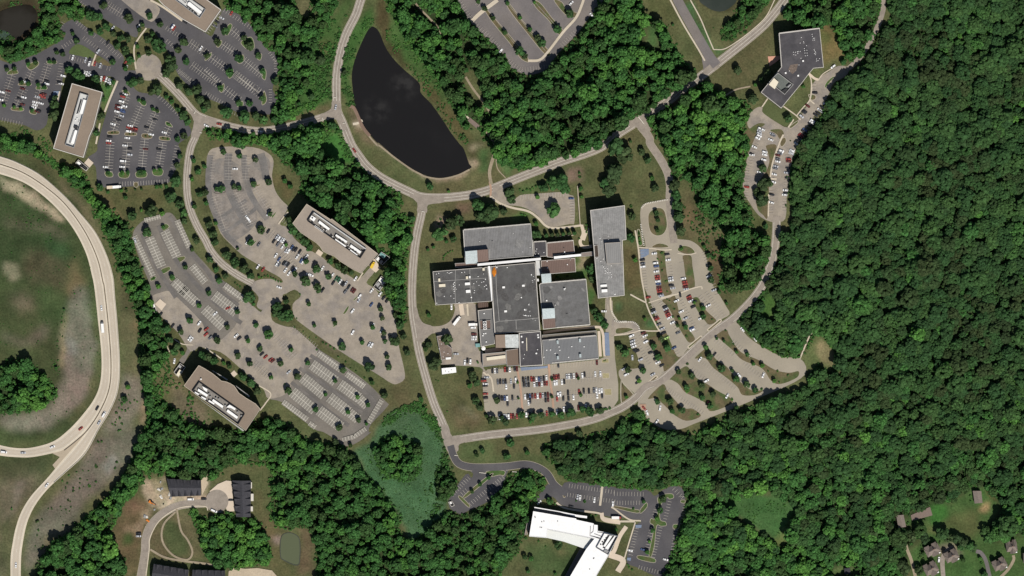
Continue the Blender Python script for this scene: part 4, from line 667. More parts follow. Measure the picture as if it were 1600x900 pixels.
COVER = [  # outline, albedo, softness (cells), strength
 (P(-80,225, 60,250, 130,310, 170,400, 180,520, 160,640, 100,690, -80,700), DULL, 6, 1.0),
 (P(-80,280, 30,285, 80,310, 112,350, 118,420, 60,440, -80,400), (0.033,0.05,0.02), 6, 0.8),
 (T(0,1, 30,740, 110,740, 120,840, 60,860, 20,820), (0.19,0.17,0.11), 3, 0.8), (T(0,1, 180,680, 260,740, 230,800, 150,780), MUD, 4, 0.5),
 (T(0,1, -20,200, 120,245, 280,345, 420,480, 380,490, 240,400, 100,310, 60,300, 0,250), BARE, 2, 0.9), (T(0,1, 420,780, 480,700, 520,900, 420,930), DRY, 4, 0.8),
 (T(0,2, 400,120, 470,0, 540,0, 590,250, 600,450, 560,620, 480,740, 330,860, 100,900, 0,870, 0,800, 200,790, 330,700, 400,560, 390,350), GRAV, 5, 0.95),
 (T(0,2, 440,520, 560,540, 560,640, 460,700, 380,680), (0.17,0.143,0.108), 4, 0.8), (T(0,2, 395,150, 420,160, 405,420, 385,520), (0.27,0.22,0.12), 2, 0.8), (T(0,2, 430,300, 480,340, 470,420, 420,420), (0.22,0.21,0.18), 3, 0.7),
 (T(0,2, 80,40, 210,60, 190,140, 90,120), (0.11,0.092,0.06), 6, 0.9), (T(0,1, 0,460, 120,480, 300,500, 420,560, 400,600, 250,540, 60,520, 0,500), (0.085,0.082,0.05), 4, 0.8), (T(0,1, 150,640, 330,660, 420,760, 400,900, 200,900, 120,760), (0.075,0.062,0.036), 6, 0.7), (T(0,1, 250,560, 400,620, 440,720, 330,700), (0.03,0.062,0.024), 5, 0.8), (T(0,2, 220,0, 400,0, 400,180, 330,300, 250,160), (0.045,0.07,0.026), 5, 0.8), (T(0,2, 0,280, 160,310, 300,220, 300,330, 120,350, 0,320), (0.12,0.10,0.075), 4, 0.6),
 (T(0,2, 60,820, 330,760, 300,880, 60,900), (0.165,0.148,0.112), 4, 0.7), (T(0,2, 590,20, 640,400, 620,620, 560,740, 440,860, 400,860, 560,640, 600,420, 575,150), LAWN, 2, 0.8),
 (T(0,2, 720,0, 800,60, 880,180, 890,300, 900,500, 880,600, 790,640, 770,500, 740,250), (0.095,0.088,0.045), 5, 0.9), (T(0,2, 820,210, 880,170, 890,250, 840,260), DRY, 3, 0.7),
 (T(0,2, 770,520, 900,560, 900,700, 800,900, 620,900, 720,740), GRAV, 4, 0.9), (T(0,2, 900,700, 960,660, 900,860, 870,900), (0.24,0.18,0.115), 2, 0.8),
 (T(0,3, 560,130, 620,20, 880,-20, 900,60, 830,180, 620,360, 470,520, 430,620, 380,760, 240,790, 180,900, 150,800, 230,560, 330,410, 460,260), (0.125,0.11,0.082), 5, 1.0), (T(0,3, 640,200, 720,130, 740,200, 660,260), (0.20,0.195,0.17), 3, 0.6), (T(0,3, 260,660, 380,640, 400,740, 280,800), DRY, 4, 0.7),
 (T(0,3, -40,170, 150,160, 340,170, 280,270, 140,280, 0,330), (0.045,0.05,0.024), 4, 0.9), (T(0,3, -40,320, 140,270, 290,270, 190,380, 120,480, 70,620, 40,900, -40,900), (0.10,0.092,0.058), 6, 0.9), (T(0,3, 0,560, 80,520, 60,760, 0,900), (0.055,0.07,0.027), 5, 0.8), (T(0,3, 100,320, 170,300, 80,480, 30,560), GRAV, 3, 0.6),
 (T(0,3, 690,600, 760,430, 900,400, 960,440, 900,580, 870,900, 780,900, 690,720), (0.10,0.078,0.04), 4, 0.9), (T(0,3, 780,600, 900,560, 880,640, 780,640), (0.22,0.165,0.10), 3, 0.8), (T(0,3, 780,640, 860,620, 840,720, 780,720), LUSH, 3, 0.8), (T(0,3, 800,440, 930,420, 900,490, 800,500), (0.135,0.09,0.055), 4, 0.8),
 (T(0,3, 870,300, 930,280, 1010,400, 1090,360, 1040,300, 990,310, 1000,280, 1060,310, 1070,400, 1280,390, 1280,440, 1120,450, 1000,500, 940,430), (0.33,0.265,0.19), 2, 1.0),
 (T(0,3, 880,290, 960,290, 1040,330, 1060,410, 960,480, 900,560, 880,640, 860,600, 900,500, 960,420), (0.27,0.215,0.14), 2, 0.75),
 (T(0,3, 960,560, 1090,500, 1170,490, 1240,600, 1260,780, 1000,780, 945,740, 940,640), (0.095,0.082,0.043), 4, 0.9), (T(0,3, 1030,560, 1100,560, 1180,700, 1180,770, 1080,770, 1020,650), (0.055,0.07,0.028), 3, 1.0), (T(0,3, 920,780, 1280,820, 1320,880, 920,900), (0.06,0.075,0.03), 3, 0.9),
 (T(1,3, 170,180, 400,180, 440,300, 440,560, 340,560, 280,300, 180,300), (0.075,0.08,0.034), 4, 0.9), (T(1,3, 300,380, 350,380, 350,640, 440,660, 420,560, 330,520), DRY, 4, 0.5), (T(1,3, 590,560, 680,560, 670,760, 700,900, 590,900), (0.115,0.083,0.048), 3, 0.9), (T(1,3, 360,560, 480,600, 460,720, 540,840, 600,900, 420,900, 400,700), (0.085,0.08,0.035), 4, 0.8), (T(1,3, 400,680, 460,660, 470,720, 420,730), (0.18,0.15,0.12), 1, 0.9), (T(1,3, -20,260, 40,270, 40,310, -20,370), (0.34,0.29,0.21), 1, 0.9),
 (SHRUBS[0][0], MARSH, 3, 1.0), (SHRUBS[1][0], LUSH, 4, 1.0), (SHRUBS[2][0], LUSH, 2, 1.0),
 (P(498,218, 525,203, 545,233, 556,256, 530,257, 508,246), VIVID, 3, 1.0), (T(0,0, -60,40, 60,0, 210,-20, 262,60, 255,150, 190,240, 100,290, 20,270, -60,240), (0.030,0.024,0.013), 4, 1.0), (T(0,0, -60,170, 60,200, 50,280, -60,280), (0.035,0.07,0.05), 4, 0.8),
 (T(1,0, 690,270, 780,250, 800,330, 700,330), DRY, 5, 0.6), (T(1,0, 580,0, 680,0, 680,110, 600,110), (0.105,0.10,0.05), 3, 0.9), (T(1,0, 470,750, 600,710, 790,630, 790,680, 640,730, 480,770), (0.11,0.088,0.046), 2, 0.9),
 (T(1,0, 1070,0, 1150,0, 1140,130, 1240,330, 1330,420, 1280,440, 1180,360, 1110,250, 1060,160), MUD, 3, 0.95), (T(1,0, 1140,-20, 1200,120, 1300,280, 1400,420, 1500,560, 1560,680, 1480,660, 1380,520, 1260,380, 1160,260), (0.045,0.085,0.024), 3, 0.9),
 (T(2,0, 60,480, 160,560, 280,720, 400,860, 360,900, 280,860, 200,720, 100,580), (0.075,0.065,0.028), 3, 0.9), (T(2,1, 340,20, 420,-20, 520,-20, 440,60, 420,140, 370,120), (0.06,0.055,0.025), 2, 0.9), (T(2,1, 360,100, 420,95, 430,130, 380,145), BARE, 1, 0.8), (T(2,1, 350,30, 480,10, 420,50), BARE, 1, 0.8),
 (T(1,0, 880,660, 940,680, 1000,820, 1080,900, 1010,900, 930,800), (0.13,0.10,0.06), 2, 0.9), (T(1,0, 930,770, 970,740, 990,760, 940,790), (0.34,0.28,0.20), 1, 0.9),
 (T(1,1, 1060,-10, 1180,90, 1280,160)+T(2,1, 100,205, 200,225, 300,200, 370,155, 360,145, 200,205, 100,185, 0,135)+T(1,1, 1180,60, 1090,-20), (0.27,0.225,0.15), 1, 0.9),
 (T(2,1, 550,30, 600,60, 640,150, 600,210, 545,120), (0.055,0.105,0.035), 2, 0.9), (T(2,1, 440,60, 510,20, 500,150, 430,170), (0.045,0.085,0.028), 2, 0.9),
 (T(2,1, 980,160, 1040,125, 1090,150, 1080,210, 1010,250, 985,220), (0.15,0.10,0.075), 1, 1.0), (T(2,1, 1040,160, 1070,160, 1080,210, 1050,210), LUSH, 1, 0.9),
 (T(2,1, 650,450, 700,420, 760,440, 740,460, 680,470), VIVID, 1, 0.8), (T(2,1, 170,440, 230,450, 250,530, 160,520), (0.19,0.15,0.11), 2, 0.8), (T(2,1, 300,380, 400,370, 400,420, 320,430), (0.12,0.085,0.055), 3, 0.8), (T(2,1, 660,270, 820,240, 830,300, 690,310), (0.06,0.085,0.03), 2, 0.9),
 (T(2,1, 1040,700, 1110,720, 1110,900, 1060,840, 890,840, 890,810, 1040,800), (0.045,0.10,0.025), 1, 0.9), (T(2,1, 1065,720, 1100,720, 1090,790, 1060,800), (0.26,0.215,0.14), 1, 0.9), (T(2,2, 1112,0, 1150,0, 1160,110, 1125,100), VIVID, 1, 1.0),
 (T(2,2, 170,560, 400,520, 450,560, 460,790, 490,850, 300,880, 230,760), (0.09,0.078,0.038), 6, 0.8), (T(2,2, 260,720, 400,760, 460,830, 300,850), (0.11,0.088,0.048), 5, 0.8), (T(2,2, 320,735, 345,735, 440,810, 420,812), (0.18,0.155,0.10), 2, 0.8), (T(2,2, 50,60, 270,110, 260,200, 130,230, 70,200), (0.06,0.072,0.026), 4, 0.8),
 (T(3,2, 0,0, 60,50, 240,230, 160,220, 0,200), (0.068,0.07,0.03), 4, 0.9), (T(3,2, 0,90, 40,95, 40,150, 0,150), (0.045,0.10,0.04), 2, 0.8), (T(3,2, 190,210, 240,200, 250,255, 200,250), (0.04,0.10,0.038), 2, 0.8),
 (T(3,1, 60,640, 150,660, 180,900, 60,900), (0.085,0.074,0.033), 3, 0.9), (T(3,1, 430,280, 500,320, 640,470, 720,560, 700,640, 560,640, 460,590, 410,480), (0.085,0.075,0.038), 4, 0.8), (T(3,1, 440,370, 480,370, 520,500, 460,480), DRY, 3, 0.7), (T(3,1, 560,330, 640,420, 700,540, 620,520), (0.045,0.095,0.03), 3, 0.9), (T(3,1, 580,640, 660,640, 690,740, 680,880, 620,860), (0.085,0.065,0.035), 3, 0.9), (T(3,1, 640,580, 690,580, 690,630, 650,630), (0.15,0.135,0.07), 2, 0.8), (T(3,1, 850,430, 960,500, 970,600, 900,560, 850,500), (0.068,0.078,0.03), 3, 0.9),
 (T(3,0, 330,640, 400,540, 560,480, 560,560, 420,640, 390,740, 350,740), (0.125,0.10,0.055), 3, 0.9), (T(3,0, 700,370, 900,200, 1010,150, 1020,400, 900,470, 860,540, 700,590, 640,560, 580,480), (0.078,0.073,0.034), 5, 0.8), (T(3,0, 190,0, 350,0, 410,120, 290,150, 210,120), (0.062,0.072,0.028), 3, 1.0), (T(3,0, 200,170, 280,150, 280,290, 220,290), (0.05,0.10,0.032), 3, 1.0), (T(3,0, 430,30, 470,0, 620,290, 600,310), (0.045,0.095,0.035), 1, 1.0), (T(3,0, 630,320, 700,310, 690,340, 640,340), (0.045,0.10,0.035), 1, 1.0),
 (T(4,0, -10,150, 40,90, 120,220, 170,300, 120,370, 60,400, 20,420), (0.13,0.098,0.042), 5, 1.0), (T(4,0, 0,170, 60,200, 60,260, 20,280), (0.06,0.10,0.03), 4, 0.7),
 (T(3,2, 830,150, 1000,0, 1040,100, 960,240, 920,280, 850,240), (0.05,0.11,0.025), 4, 0.9), (T(3,2, 1170,440, 1250,300, 1290,280, 1350,360, 1420,520, 1300,540, 1220,520), (0.085,0.105,0.04), 3, 0.9), (T(4,2, 0,330, 60,350, 140,510, 120,520, 40,470, 0,450), (0.19,0.16,0.085), 2, 0.8),
 (T(3,3, 560,470, 700,420, 850,380, 1000,400, 1150,470, 1130,540, 1080,700, 1000,720, 960,650, 820,580, 740,500), (0.043,0.098,0.030), 3, 1.0), (T(3,3, 990,660, 1080,600, 1100,540, 1140,500, 1110,640, 1060,710, 1000,710), (0.10,0.115,0.04), 2, 0.9),
 (T(4,3, 490,520, 570,535, 690,465, 830,425, 950,350, 1050,350, 1140,480, 1080,570, 1030,640, 1100,690, 1180,655, 1400,640, 1400,1000, 600,1000, 560,760, 640,680, 660,610, 560,590), (0.045,0.085,0.025), 3, 1.0), (T(4,3, 600,580, 780,540, 980,480, 1040,600, 950,680, 800,600), (0.07,0.08,0.03), 4, 0.9), (T(4,3, 690,600, 750,590, 740,615, 680,620), (0.17,0.13,0.06), 1, 0.8), (T(4,3, 990,490, 1050,465, 1060,500, 1000,520), (0.27,0.17,0.09), 1, 1.0), (T(4,3, 1050,370, 1110,380, 1110,460, 1060,440), (0.11,0.07,0.03), 2, 0.9), (T(4,3, 680,450, 790,440, 800,540, 700,560), (0.04,0.12,0.025), 2, 0.9), (T(4,3, 740,710, 860,700, 880,760, 780,760, 740,820), (0.15,0.125,0.09), 2, 0.9), (T(4,3, 30,910, 80,860, 170,830, 210,850, 250,910), (0.07,0.10,0.035), 2, 1.0),
 (T(0,1, 600,290, 700,300, 1050,275, 1060,330, 1000,380, 880,420, 800,400, 740,480, 640,350), (0.072,0.075,0.031), 4, 1.0), (T(0,1, 640,330, 680,330, 740,430, 770,490, 730,480), DRY, 2, 0.8), (T(0,1, 570,270, 600,270, 620,330, 740,480, 690,430), (0.12,0.10,0.05), 2, 0.9), (T(0,1, 340,200, 420,260, 560,420, 640,560, 700,760, 680,700, 600,540, 480,400), (0.12,0.105,0.058), 3, 0.8), (T(0,1, 690,690, 760,720, 800,900, 720,900), (0.09,0.085,0.04), 3, 0.9),
 (T(0,0, 320,0, 440,0, 400,60, 350,90, 320,70), (0.10,0.095,0.04), 3, 0.9), (T(0,0, 250,290, 370,240, 380,260, 260,330, 100,390, 60,380), (0.06,0.095,0.03), 2, 0.9), (T(0,0, 0,150, 60,200, 40,280, 0,280), (0.04,0.07,0.05), 3, 0.9), (T(0,0, 640,500, 720,520, 690,600, 640,700), (0.05,0.11,0.03), 2, 0.9),
 (T(0,2, 960,180, 1030,180, 1130,290, 1200,360, 1100,330, 1020,260), (0.07,0.075,0.03), 3, 0.8), (T(0,2, 940,420, 1030,340, 1120,480, 1160,600, 1230,690, 1130,700, 960,600), (0.105,0.095,0.045), 4, 0.8), (T(0,2, 1060,560, 1220,690, 1280,740, 1300,900, 1180,900, 1100,760), (0.12,0.10,0.065), 5, 0.8), (T(0,2, 930,780, 1040,740, 1140,860, 960,900), (0.035,0.09,0.022), 4, 0.8),
 (T(1,2, 560,250, 720,340, 860,450, 1010,560, 1140,690, 1230,560, 1280,560, 1280,780, 1180,690, 1060,600, 760,390), (0.085,0.08,0.038), 3, 0.6), (T(1,2, 740,300, 800,330, 880,410, 840,430, 740,340), (0.11,0.09,0.06), 2, 0.8), (T(1,1, 425,110, 470,180, 560,270, 600,260, 520,380, 440,280), (0.085,0.076,0.034), 3, 1.0),
 (T(2,3, 720,690, 1080,700, 1010,900, 760,900, 740,790), (0.05,0.075,0.028), 4, 1.0), (T(2,3, 860,690, 960,740, 1000,760, 940,780), DRY, 4, 0.5), (T(2,3, 320,70, 520,60, 540,120, 760,130, 900,170, 900,260, 860,215, 760,185, 420,195, 330,170), (0.062,0.082,0.032), 3, 0.9), (T(2,3, 1030,80, 1100,90, 1110,170, 1050,140), (0.17,0.11,0.065), 2, 0.9), (T(2,3, 690,640, 720,560, 780,480, 820,470, 740,560, 730,650), (0.06,0.06,0.035), 2, 0.8),
 (T(3,3, 200,20, 260,20, 270,90, 220,100), (0.09,0.08,0.04), 2, 0.9), (T(2,2, 480,850, 800,830, 1000,800, 1250,740, 1260,770, 1000,830, 800,860, 500,880), (0.06,0.075,0.028), 2, 0.9),
]
XS = np.concatenate([[-5000, -2600, -1400, -700, -400], np.arange(-240, 1841, 2.6), [2000, 2300, 3000, 4200, 6600]])
YS = np.concatenate([[-4700, -2400, -1300, -600, -330], np.arange(-150, 1051, 2.6), [1230, 1500, 2200, 3300, 5600]])
X, Y = np.meshgrid(XS, YS, indexing='ij')
wx = (fbm(X, Y, 34, 3)-0.5)*14+(fbm(X, Y, 11, 8)-0.5)*13; wy = (fbm(X, Y, 34, 4)-0.5)*14+(fbm(X, Y, 11, 9)-0.5)*13
XW = X+wx; YW = Y+wy
colr = np.zeros(X.shape+(3,)); colr[:] = LAWN
for poly, c, k, s in COVER:
    m = grid_mask(XW, YW, poly)
    if m.any():
        a = (blur(m.astype(float), max(1, k//2))*s)[..., None]; colr = colr*(1-a)+np.array(c)*a
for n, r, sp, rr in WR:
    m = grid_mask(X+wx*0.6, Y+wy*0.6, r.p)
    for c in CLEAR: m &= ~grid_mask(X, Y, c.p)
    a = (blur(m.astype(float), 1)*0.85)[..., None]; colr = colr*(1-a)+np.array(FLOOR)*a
out = ((X < -240) | (X > 1840) | (Y < -150) | (Y > 1050))
colr[out] = (0.03, 0.05, 0.018)
f1 = fbm(X, Y, 40, 21); f2 = fbm(X, Y, 6, 22); f3 = fbm(X, Y, 70, 23)
f4 = fbm(X, Y, 14, 24)
colr *= (0.52+0.45*f1+0.33*f2+0.24*f4)[..., None]
hue = ((f3-0.5)*0.5+(f2-0.5)*0.25)[..., None]
colr = np.clip(colr*(1+hue*np.array([0.75, -0.1, 0.35])), 0.004, 0.9)
Zg = np.zeros(X.shape)
wm = np.zeros(X.shape, bool)
for r in WATERR: wm |= grid_mask(X, Y, r.p)
Zg -= 1.4*np.clip(blur(wm.astype(float), 1)*1.8-0.5, 0, 1)
nx, ny = X.shape
vx = (X-800)*S; vy = (450-Y)*S
me = bpy.data.meshes.new('ground'); me.vertices.add(nx*ny)
me.vertices.foreach_set('co', np.stack([vx, vy, Zg], -1).reshape(-1).astype(np.float32))
ii, jj = np.meshgrid(np.arange(nx-1), np.arange(ny-1), indexing='ij'); a = (ii*ny+jj)
quads = np.stack([a, a+1, a+ny+1, a+ny], -1).reshape(-1, 4)
nf = len(quads); me.loops.add(nf*4); me.polygons.add(nf)
me.loops.foreach_set('vertex_index', quads.reshape(-1).astype(np.int32)); me.polygons.foreach_set('loop_start', np.arange(0, nf*4, 4, dtype=np.int32))
at = me.attributes.new('land', 'FLOAT_COLOR', 'POINT')
at.data.foreach_set('color', np.concatenate([colr, np.ones(X.shape+(1,))], -1).reshape(-1).astype(np.float32))
me.update(calc_edges=True); me.validate()
gm = bpy.data.materials.new('grass_and_soil'); gm.use_nodes = True; nt = gm.node_tree; N = nt.nodes; L = nt.links
bs = N['Principled BSDF']; bs.inputs['Roughness'].default_value = 0.95; bs.inputs['Specular IOR Level'].default_value = 0.1
an = N.new('ShaderNodeAttribute'); an.attribute_name = 'land'; ge = N.new('ShaderNodeNewGeometry')
na = N.new('ShaderNodeTexNoise'); na.inputs['Scale'].default_value = 0.55; na.inputs['Detail'].default_value = 5; na.inputs['Roughness'].default_value = 0.7
nb = N.new('ShaderNodeTexNoise'); nb.inputs['Scale'].default_value = 0.06; nb.inputs['Detail'].default_value = 5
for n_ in (na, nb): L.new(ge.outputs['Position'], n_.inputs['Vector'])
ra = N.new('ShaderNodeMapRange'); ra.inputs[1].default_value = 0.25; ra.inputs[2].default_value = 0.75; ra.inputs[3].default_value = 0.52; ra.inputs[4].default_value = 1.48; L.new(na.outputs['Fac'], ra.inputs[0])
rb = N.new('ShaderNodeMapRange'); rb.inputs[1].default_value = 0.3; rb.inputs[2].default_value = 0.7; rb.inputs[3].default_value = 0.8; rb.inputs[4].default_value = 1.2; L.new(nb.outputs['Fac'], rb.inputs[0])
mm = N.new('ShaderNodeMath'); mm.operation = 'MULTIPLY'; L.new(ra.outputs[0], mm.inputs[0]); L.new(rb.outputs[0], mm.inputs[1])
vs = N.new('ShaderNodeVectorMath'); vs.operation = 'SCALE'; L.new(an.outputs['Color'], vs.inputs[0]); L.new(mm.outputs[0], vs.inputs['Scale']); L.new(vs.outputs[0], bs.inputs['Base Color'])
me.materials.append(gm); link('ground', me, kind='structure')

def water_mat(name, col, rough, ruffles=()):
    m = bpy.data.materials.new(name); m.use_nodes = True; nt = m.node_tree; N = nt.nodes; L = nt.links; b = N['Principled BSDF']
    b.inputs['Base Color'].default_value = (*col, 1); b.inputs['IOR'].default_value = 1.33
    ge = N.new('ShaderNodeNewGeometry'); n1 = N.new('ShaderNodeTexNoise'); n1.inputs['Scale'].default_value = 0.5; n1.inputs['Detail'].default_value = 4
    L.new(ge.outputs['Position'], n1.inputs['Vector']); bp = N.new('ShaderNodeBump'); bp.inputs['Strength'].default_value = 0.25; bp.inputs['Distance'].default_value = 0.15
    L.new(n1.outputs['Fac'], bp.inputs['Height']); L.new(bp.outputs[0], b.inputs['Normal'])
    n2 = N.new('ShaderNodeTexNoise'); n2.inputs['Scale'].default_value = 0.018; n2.inputs['Detail'].default_value = 4; L.new(ge.outputs['Position'], n2.inputs['Vector'])
    r = N.new('ShaderNodeMapRange'); r.inputs[1].default_value = 0.56; r.inputs[2].default_value = 0.70; r.inputs[3].default_value = rough; r.inputs[4].default_value = min(0.6, rough+0.36); L.new(n2.outputs['Fac'], r.inputs[0]); out_ = r.outputs[0]
    for x, y, rad in ruffles:      # patches of water ruffled by the wind
        mp = N.new('ShaderNodeVectorMath'); mp.operation = 'DISTANCE'; mp.inputs[1].default_value = (x, y, -0.12); L.new(ge.outputs['Position'], mp.inputs[0])
        ds = N.new('ShaderNodeMapRange'); ds.inputs[1].default_value = rad*0.15; ds.inputs[2].default_value = rad; ds.inputs[3].default_value = 0.36; ds.inputs[4].default_value = 0.0; L.new(mp.outputs['Value'], ds.inputs[0])
        mu = N.new('ShaderNodeMath'); mu.operation = 'MULTIPLY'; n3 = N.new('ShaderNodeTexNoise'); n3.inputs['Scale'].default_value = 0.09; n3.inputs['Detail'].default_value = 5; L.new(ge.outputs['Position'], n3.inputs['Vector']); nr = N.new('ShaderNodeMapRange'); nr.inputs[1].default_value = 0.40; nr.inputs[2].default_value = 0.66; L.new(n3.outputs['Fac'], nr.inputs[0]); L.new(ds.outputs[0], mu.inputs[0]); L.new(nr.outputs[0], mu.inputs[1])
        ad = N.new('ShaderNodeMath'); ad.operation = 'MULTIPLY_ADD'; ad.inputs[1].default_value = 1.15; L.new(mu.outputs[0], ad.inputs[0]); L.new(out_, ad.inputs[2]); out_ = ad.outputs[0]
    if ruffles: r.inputs[4].default_value = rough+0.08
    L.new(out_, b.inputs['Roughness'])
    return m
WM = {'pond': water_mat('dark_pond_water', (0.0105, 0.0098, 0.0095), 0.2, [(-101, 191, 19), (-127, 166, 18)]), 'dark_pool': water_mat('peaty_water', (0.012, 0.010, 0.006), 0.2), 'north_pool': water_mat('grey_green_water', (0.028, 0.035, 0.028), 0.2), 'settling_pond': water_mat('algae_water', (0.075, 0.088, 0.045), 0.4)}
for (n, p), r in zip(WATER, WATERR):
    b = MB(); b.poly(q(r.p), -0.12 if n != 'x' else 0); o = b.build(n, WM[n], kind='structure')
b = MB(); p = smooth(WATER[3][1], True, 5); b.ring(q(offset(p, -1.2)), q(p), -0.1, 0.12); b.build('pond_rim', mat('dark_rock_rim', (0.05,0.055,0.045), var=0.3, fine=0.4), kind='structure')
# ---------------------------------------------------------------- buildings
def qh(pts, h): return [W(p, h) for p in pts]
BUILT = []
class Bld:
    """a building: empty at its base, wall, roof, coping, window bands; units and screens are added as parts"""
    def __init__(s, name, label, cat, poly, h, roof, wall, coping=None, cw=0.5, ch=0.55, floors=0, slope=None, group=None):
        s.h = h; s.poly = poly; BUILT.append(Reg(poly))
        o = qh(poly, h); cx = sum(p[0] for p in o)/len(o); cy = sum(p[1] for p in o)/len(o); s.c = (cx, cy)
        s.o = empty(name, label, cat, (cx, cy, 0), 0, group)
        top = (lambda p: h) if slope is None else slope
        s.part('wall', lambda b: b.prism(o, -0.3, lambda p: top(p)-0.03, top=False), wall)
        def rf(b):
            pp = o if area(o) > 0 else o[::-1]
            b.face([(x, y, top((x, y))) for x, y in pp])
        s.roof = s.part('roof', rf, roof)
        if coping:
            s.part('coping', lambda b: b.ring(offset(o, -0.12), offset(o, cw), h-0.5, h+ch), coping)
        if floors:
            fh = h/floors; oo = offset(o, -0.06); oi = offset(o, 0.05)
            for k in range(floors):
                s.part('window_band', lambda b: b.ring(oo, oi, fh*k+fh*0.32, fh*k+fh*0.78), M_WIN)
    def part(s, name, fn, m, parent=None):
        b = MB(); fn(b); o = b.build(name, m, None)
        me = o.data; me.transform(Matrix.Translation((-s.c[0], -s.c[1], 0))); o.parent = parent or s.o
        return o
    def box(s, name, pts, z0, z1, m, parent=None):
        """a box over an outline given on the survey grid"""
        return s.part(name, lambda b: b.prism(qh(pts, s.h), s.h+z0, s.h+z1), m, parent)
    def screen(s, pts, hh, m, t=0.35, name='plant_screen'):
        o = qh(pts, s.h); return s.part(name, lambda b: b.ring(o, offset(o, t), s.h, s.h+hh), m)
    def floor(s, pts, m, dz=0.03, name='roof_patch'):
        return s.part(name, lambda b: b.poly(qh(pts, s.h), s.h+dz), m, s.roof)
    def seam(s, pts, m, w=0.6, dz=0.12, name='roof_seam'):
        L, Rr = strip_edges(pts, w)
        def fn(b):
            for i in range(len(L)-1): b.prism(qh([L[i], L[i+1], Rr[i+1], Rr[i]], s.h), s.h, s.h+dz)
        return s.part(name, fn, m, s.roof)
    def vent(s, p, d, hh, m=None, name='roof_vent', ang=4, fan=False):
        c = W(p, s.h)
        u = s.part(name, lambda b: b.box(c, (d[0]*S, d[1]*S), R(ang), s.h, s.h+hh), m or M_UNIT)
        if fan: s.part('fan_grille', lambda b: b.cyl(c, min(d)*S*0.36, s.h+hh, s.h+hh+0.2), M_UNITD, u)
        return u
def rect(a, b_, w):
    """rectangle along a-b, w wide to both sides"""
    L, Rr = strip_edges([a, b_], w); return [L[0], L[1], Rr[1], Rr[0]]
z6 = lambda *f: Z(60,120,6,*f)
B = Bld('office_building', 'long brown-roofed office block with white coping in the western car parks', 'building', z6(315,62, 600,145, 518,470, 478,560, 422,757, 140,672), 19, M_RBROWN, M_WCONC, M_PARA, floors=5)
sc = z6(392,150, 472,175, 335,668, 252,640); B.floor(offset(sc, 0.6), M_RPALE); B.screen(sc, 2.8, M_UNITG, 0.5)
B.box('air_handler', z6(424,212, 452,220, 418,352, 388,342), 0.2, 2.2, M_UNIT); B.box('air_handler', z6(345,498, 368,505, 335,632, 305,622), 0.2, 2.2, M_UNIT)
B.box('duct', z6(398,215, 408,217, 372,345, 362,342), 0.2, 1.3, M_UNITD); B.box('plant_room', z6(340,455, 372,465, 364,492, 332,482), 0.1, 2.0, M_UNITD); B.box('duct', z6(330,505, 338,507, 300,625, 290,622), 0.2, 1.2, M_UNITG)
for p in z6(362,352, 383,415, 378,432, 350,408, 365,392): B.vent(p, (1.3, 1.6), 1.4)
B = Bld('office_building', 'brown-roofed office block at the photo\'s upper edge beside the great dark car park', 'building', q6(75,28, 105,58, 290,192, 450,282, 520,322, 678,98, 540,0, 235,-200, 0,-60), 17, M_RBROWN, M_WCONC, M_PARA, floors=4)
sc = q6(215,0, 465,185, 524,95, 390,0, 250,-90, 150,-40); B.floor(offset(sc, 0.5), M_RPALE); B.screen(sc, 2.6, M_UNITG, 0.5)
B.box('air_handler', q6(345,30, 362,18, 488,118, 470,142, 455,132, 340,52), 0.2, 2.3, M_UNIT); B.box('duct', q6(330,60, 340,52, 440,140, 430,150), 0.2, 1.2, M_UNITD)
for p in q6(320,5, 332,18, 300,10, 310,25, 325,32, 292,-12, 350,80, 375,100, 400,120): B.vent(p, (1.6, 1.6), 1.6, fan=True)
zb = lambda *f: Z(440,300,7.144,*f)
B = Bld('office_building', 'tan-roofed office block with three white air handlers beside the woods', 'building', P(479.2,318.9, 517,343.3, 518.4,342, 553.4,368.6, 590.3,396.6)+P(564,427, 550.6,420.4, 531,407.8, 522.6,400.4, 512.8,397, 504.4,392.4, 500.2,385.5, 494.6,379.8, 469.4,363, 457.3,349), 22, M_RTAN, M_WBRICK, M_WALK, cw=0.25, ch=0.35, floors=5)
sc = zb(352,226, 945,640, 880,742, 288,326); B.floor(offset(sc, 0.4), mat('pale_plant_deck', (0.20,0.185,0.165), var=0.2, fine=0.25)); B.screen(sc, 3.0, M_UNITD, 0.5); B.seam(zb(360,232, 940,636), M_RPALE, 1.6, 3.05, 'louvre_bank')
for r in ((425,318, 540,408, 525,428, 410,345), (610,470, 735,550, 722,570, 600,490), (775,585, 890,665, 872,690, 762,612), (600,520, 720,600, 710,618, 600,545), (372,370, 470,440, 462,452, 366,385), (770,640, 850,700, 842,712, 762,655)): B.box('air_handler', zb(*r), 0.3, 2.6, M_UNIT)
for r in ((335,260, 385,292, 360,330, 312,296),): B.box('air_handler', zb(*r), 0.3, 2.2, M_UNIT)
for p in zb(345,290, 440,390, 490,430, 560,492, 650,530, 690,560, 800,645, 830,665, 740,610, 905,665, 348,345, 600,505, 655,545): B.vent(p, (2.2, 1.8), 2.9, M_UNITD, 'condenser', 35)
for p in zb(470,420, 500,432, 570,500, 740,600, 755,630): B.vent(p, (1.2, 1.2), 2.6)
zc = lambda *f: Z(260,550,6.82,*f)
B = Bld('office_building', 'brown-roofed office block with curved front beside the long car park', 'building', zc(345,143, 410,178, 480,222, 540,268, 585,308, 640,318, 685,338, 722,362, 748,400, 772,438, 850,492, 950,552, 1000,608, 845,836, 188,360), 21, M_RBROWN, M_WBRICK, M_WALK, cw=0.25, ch=0.3, floors=5)
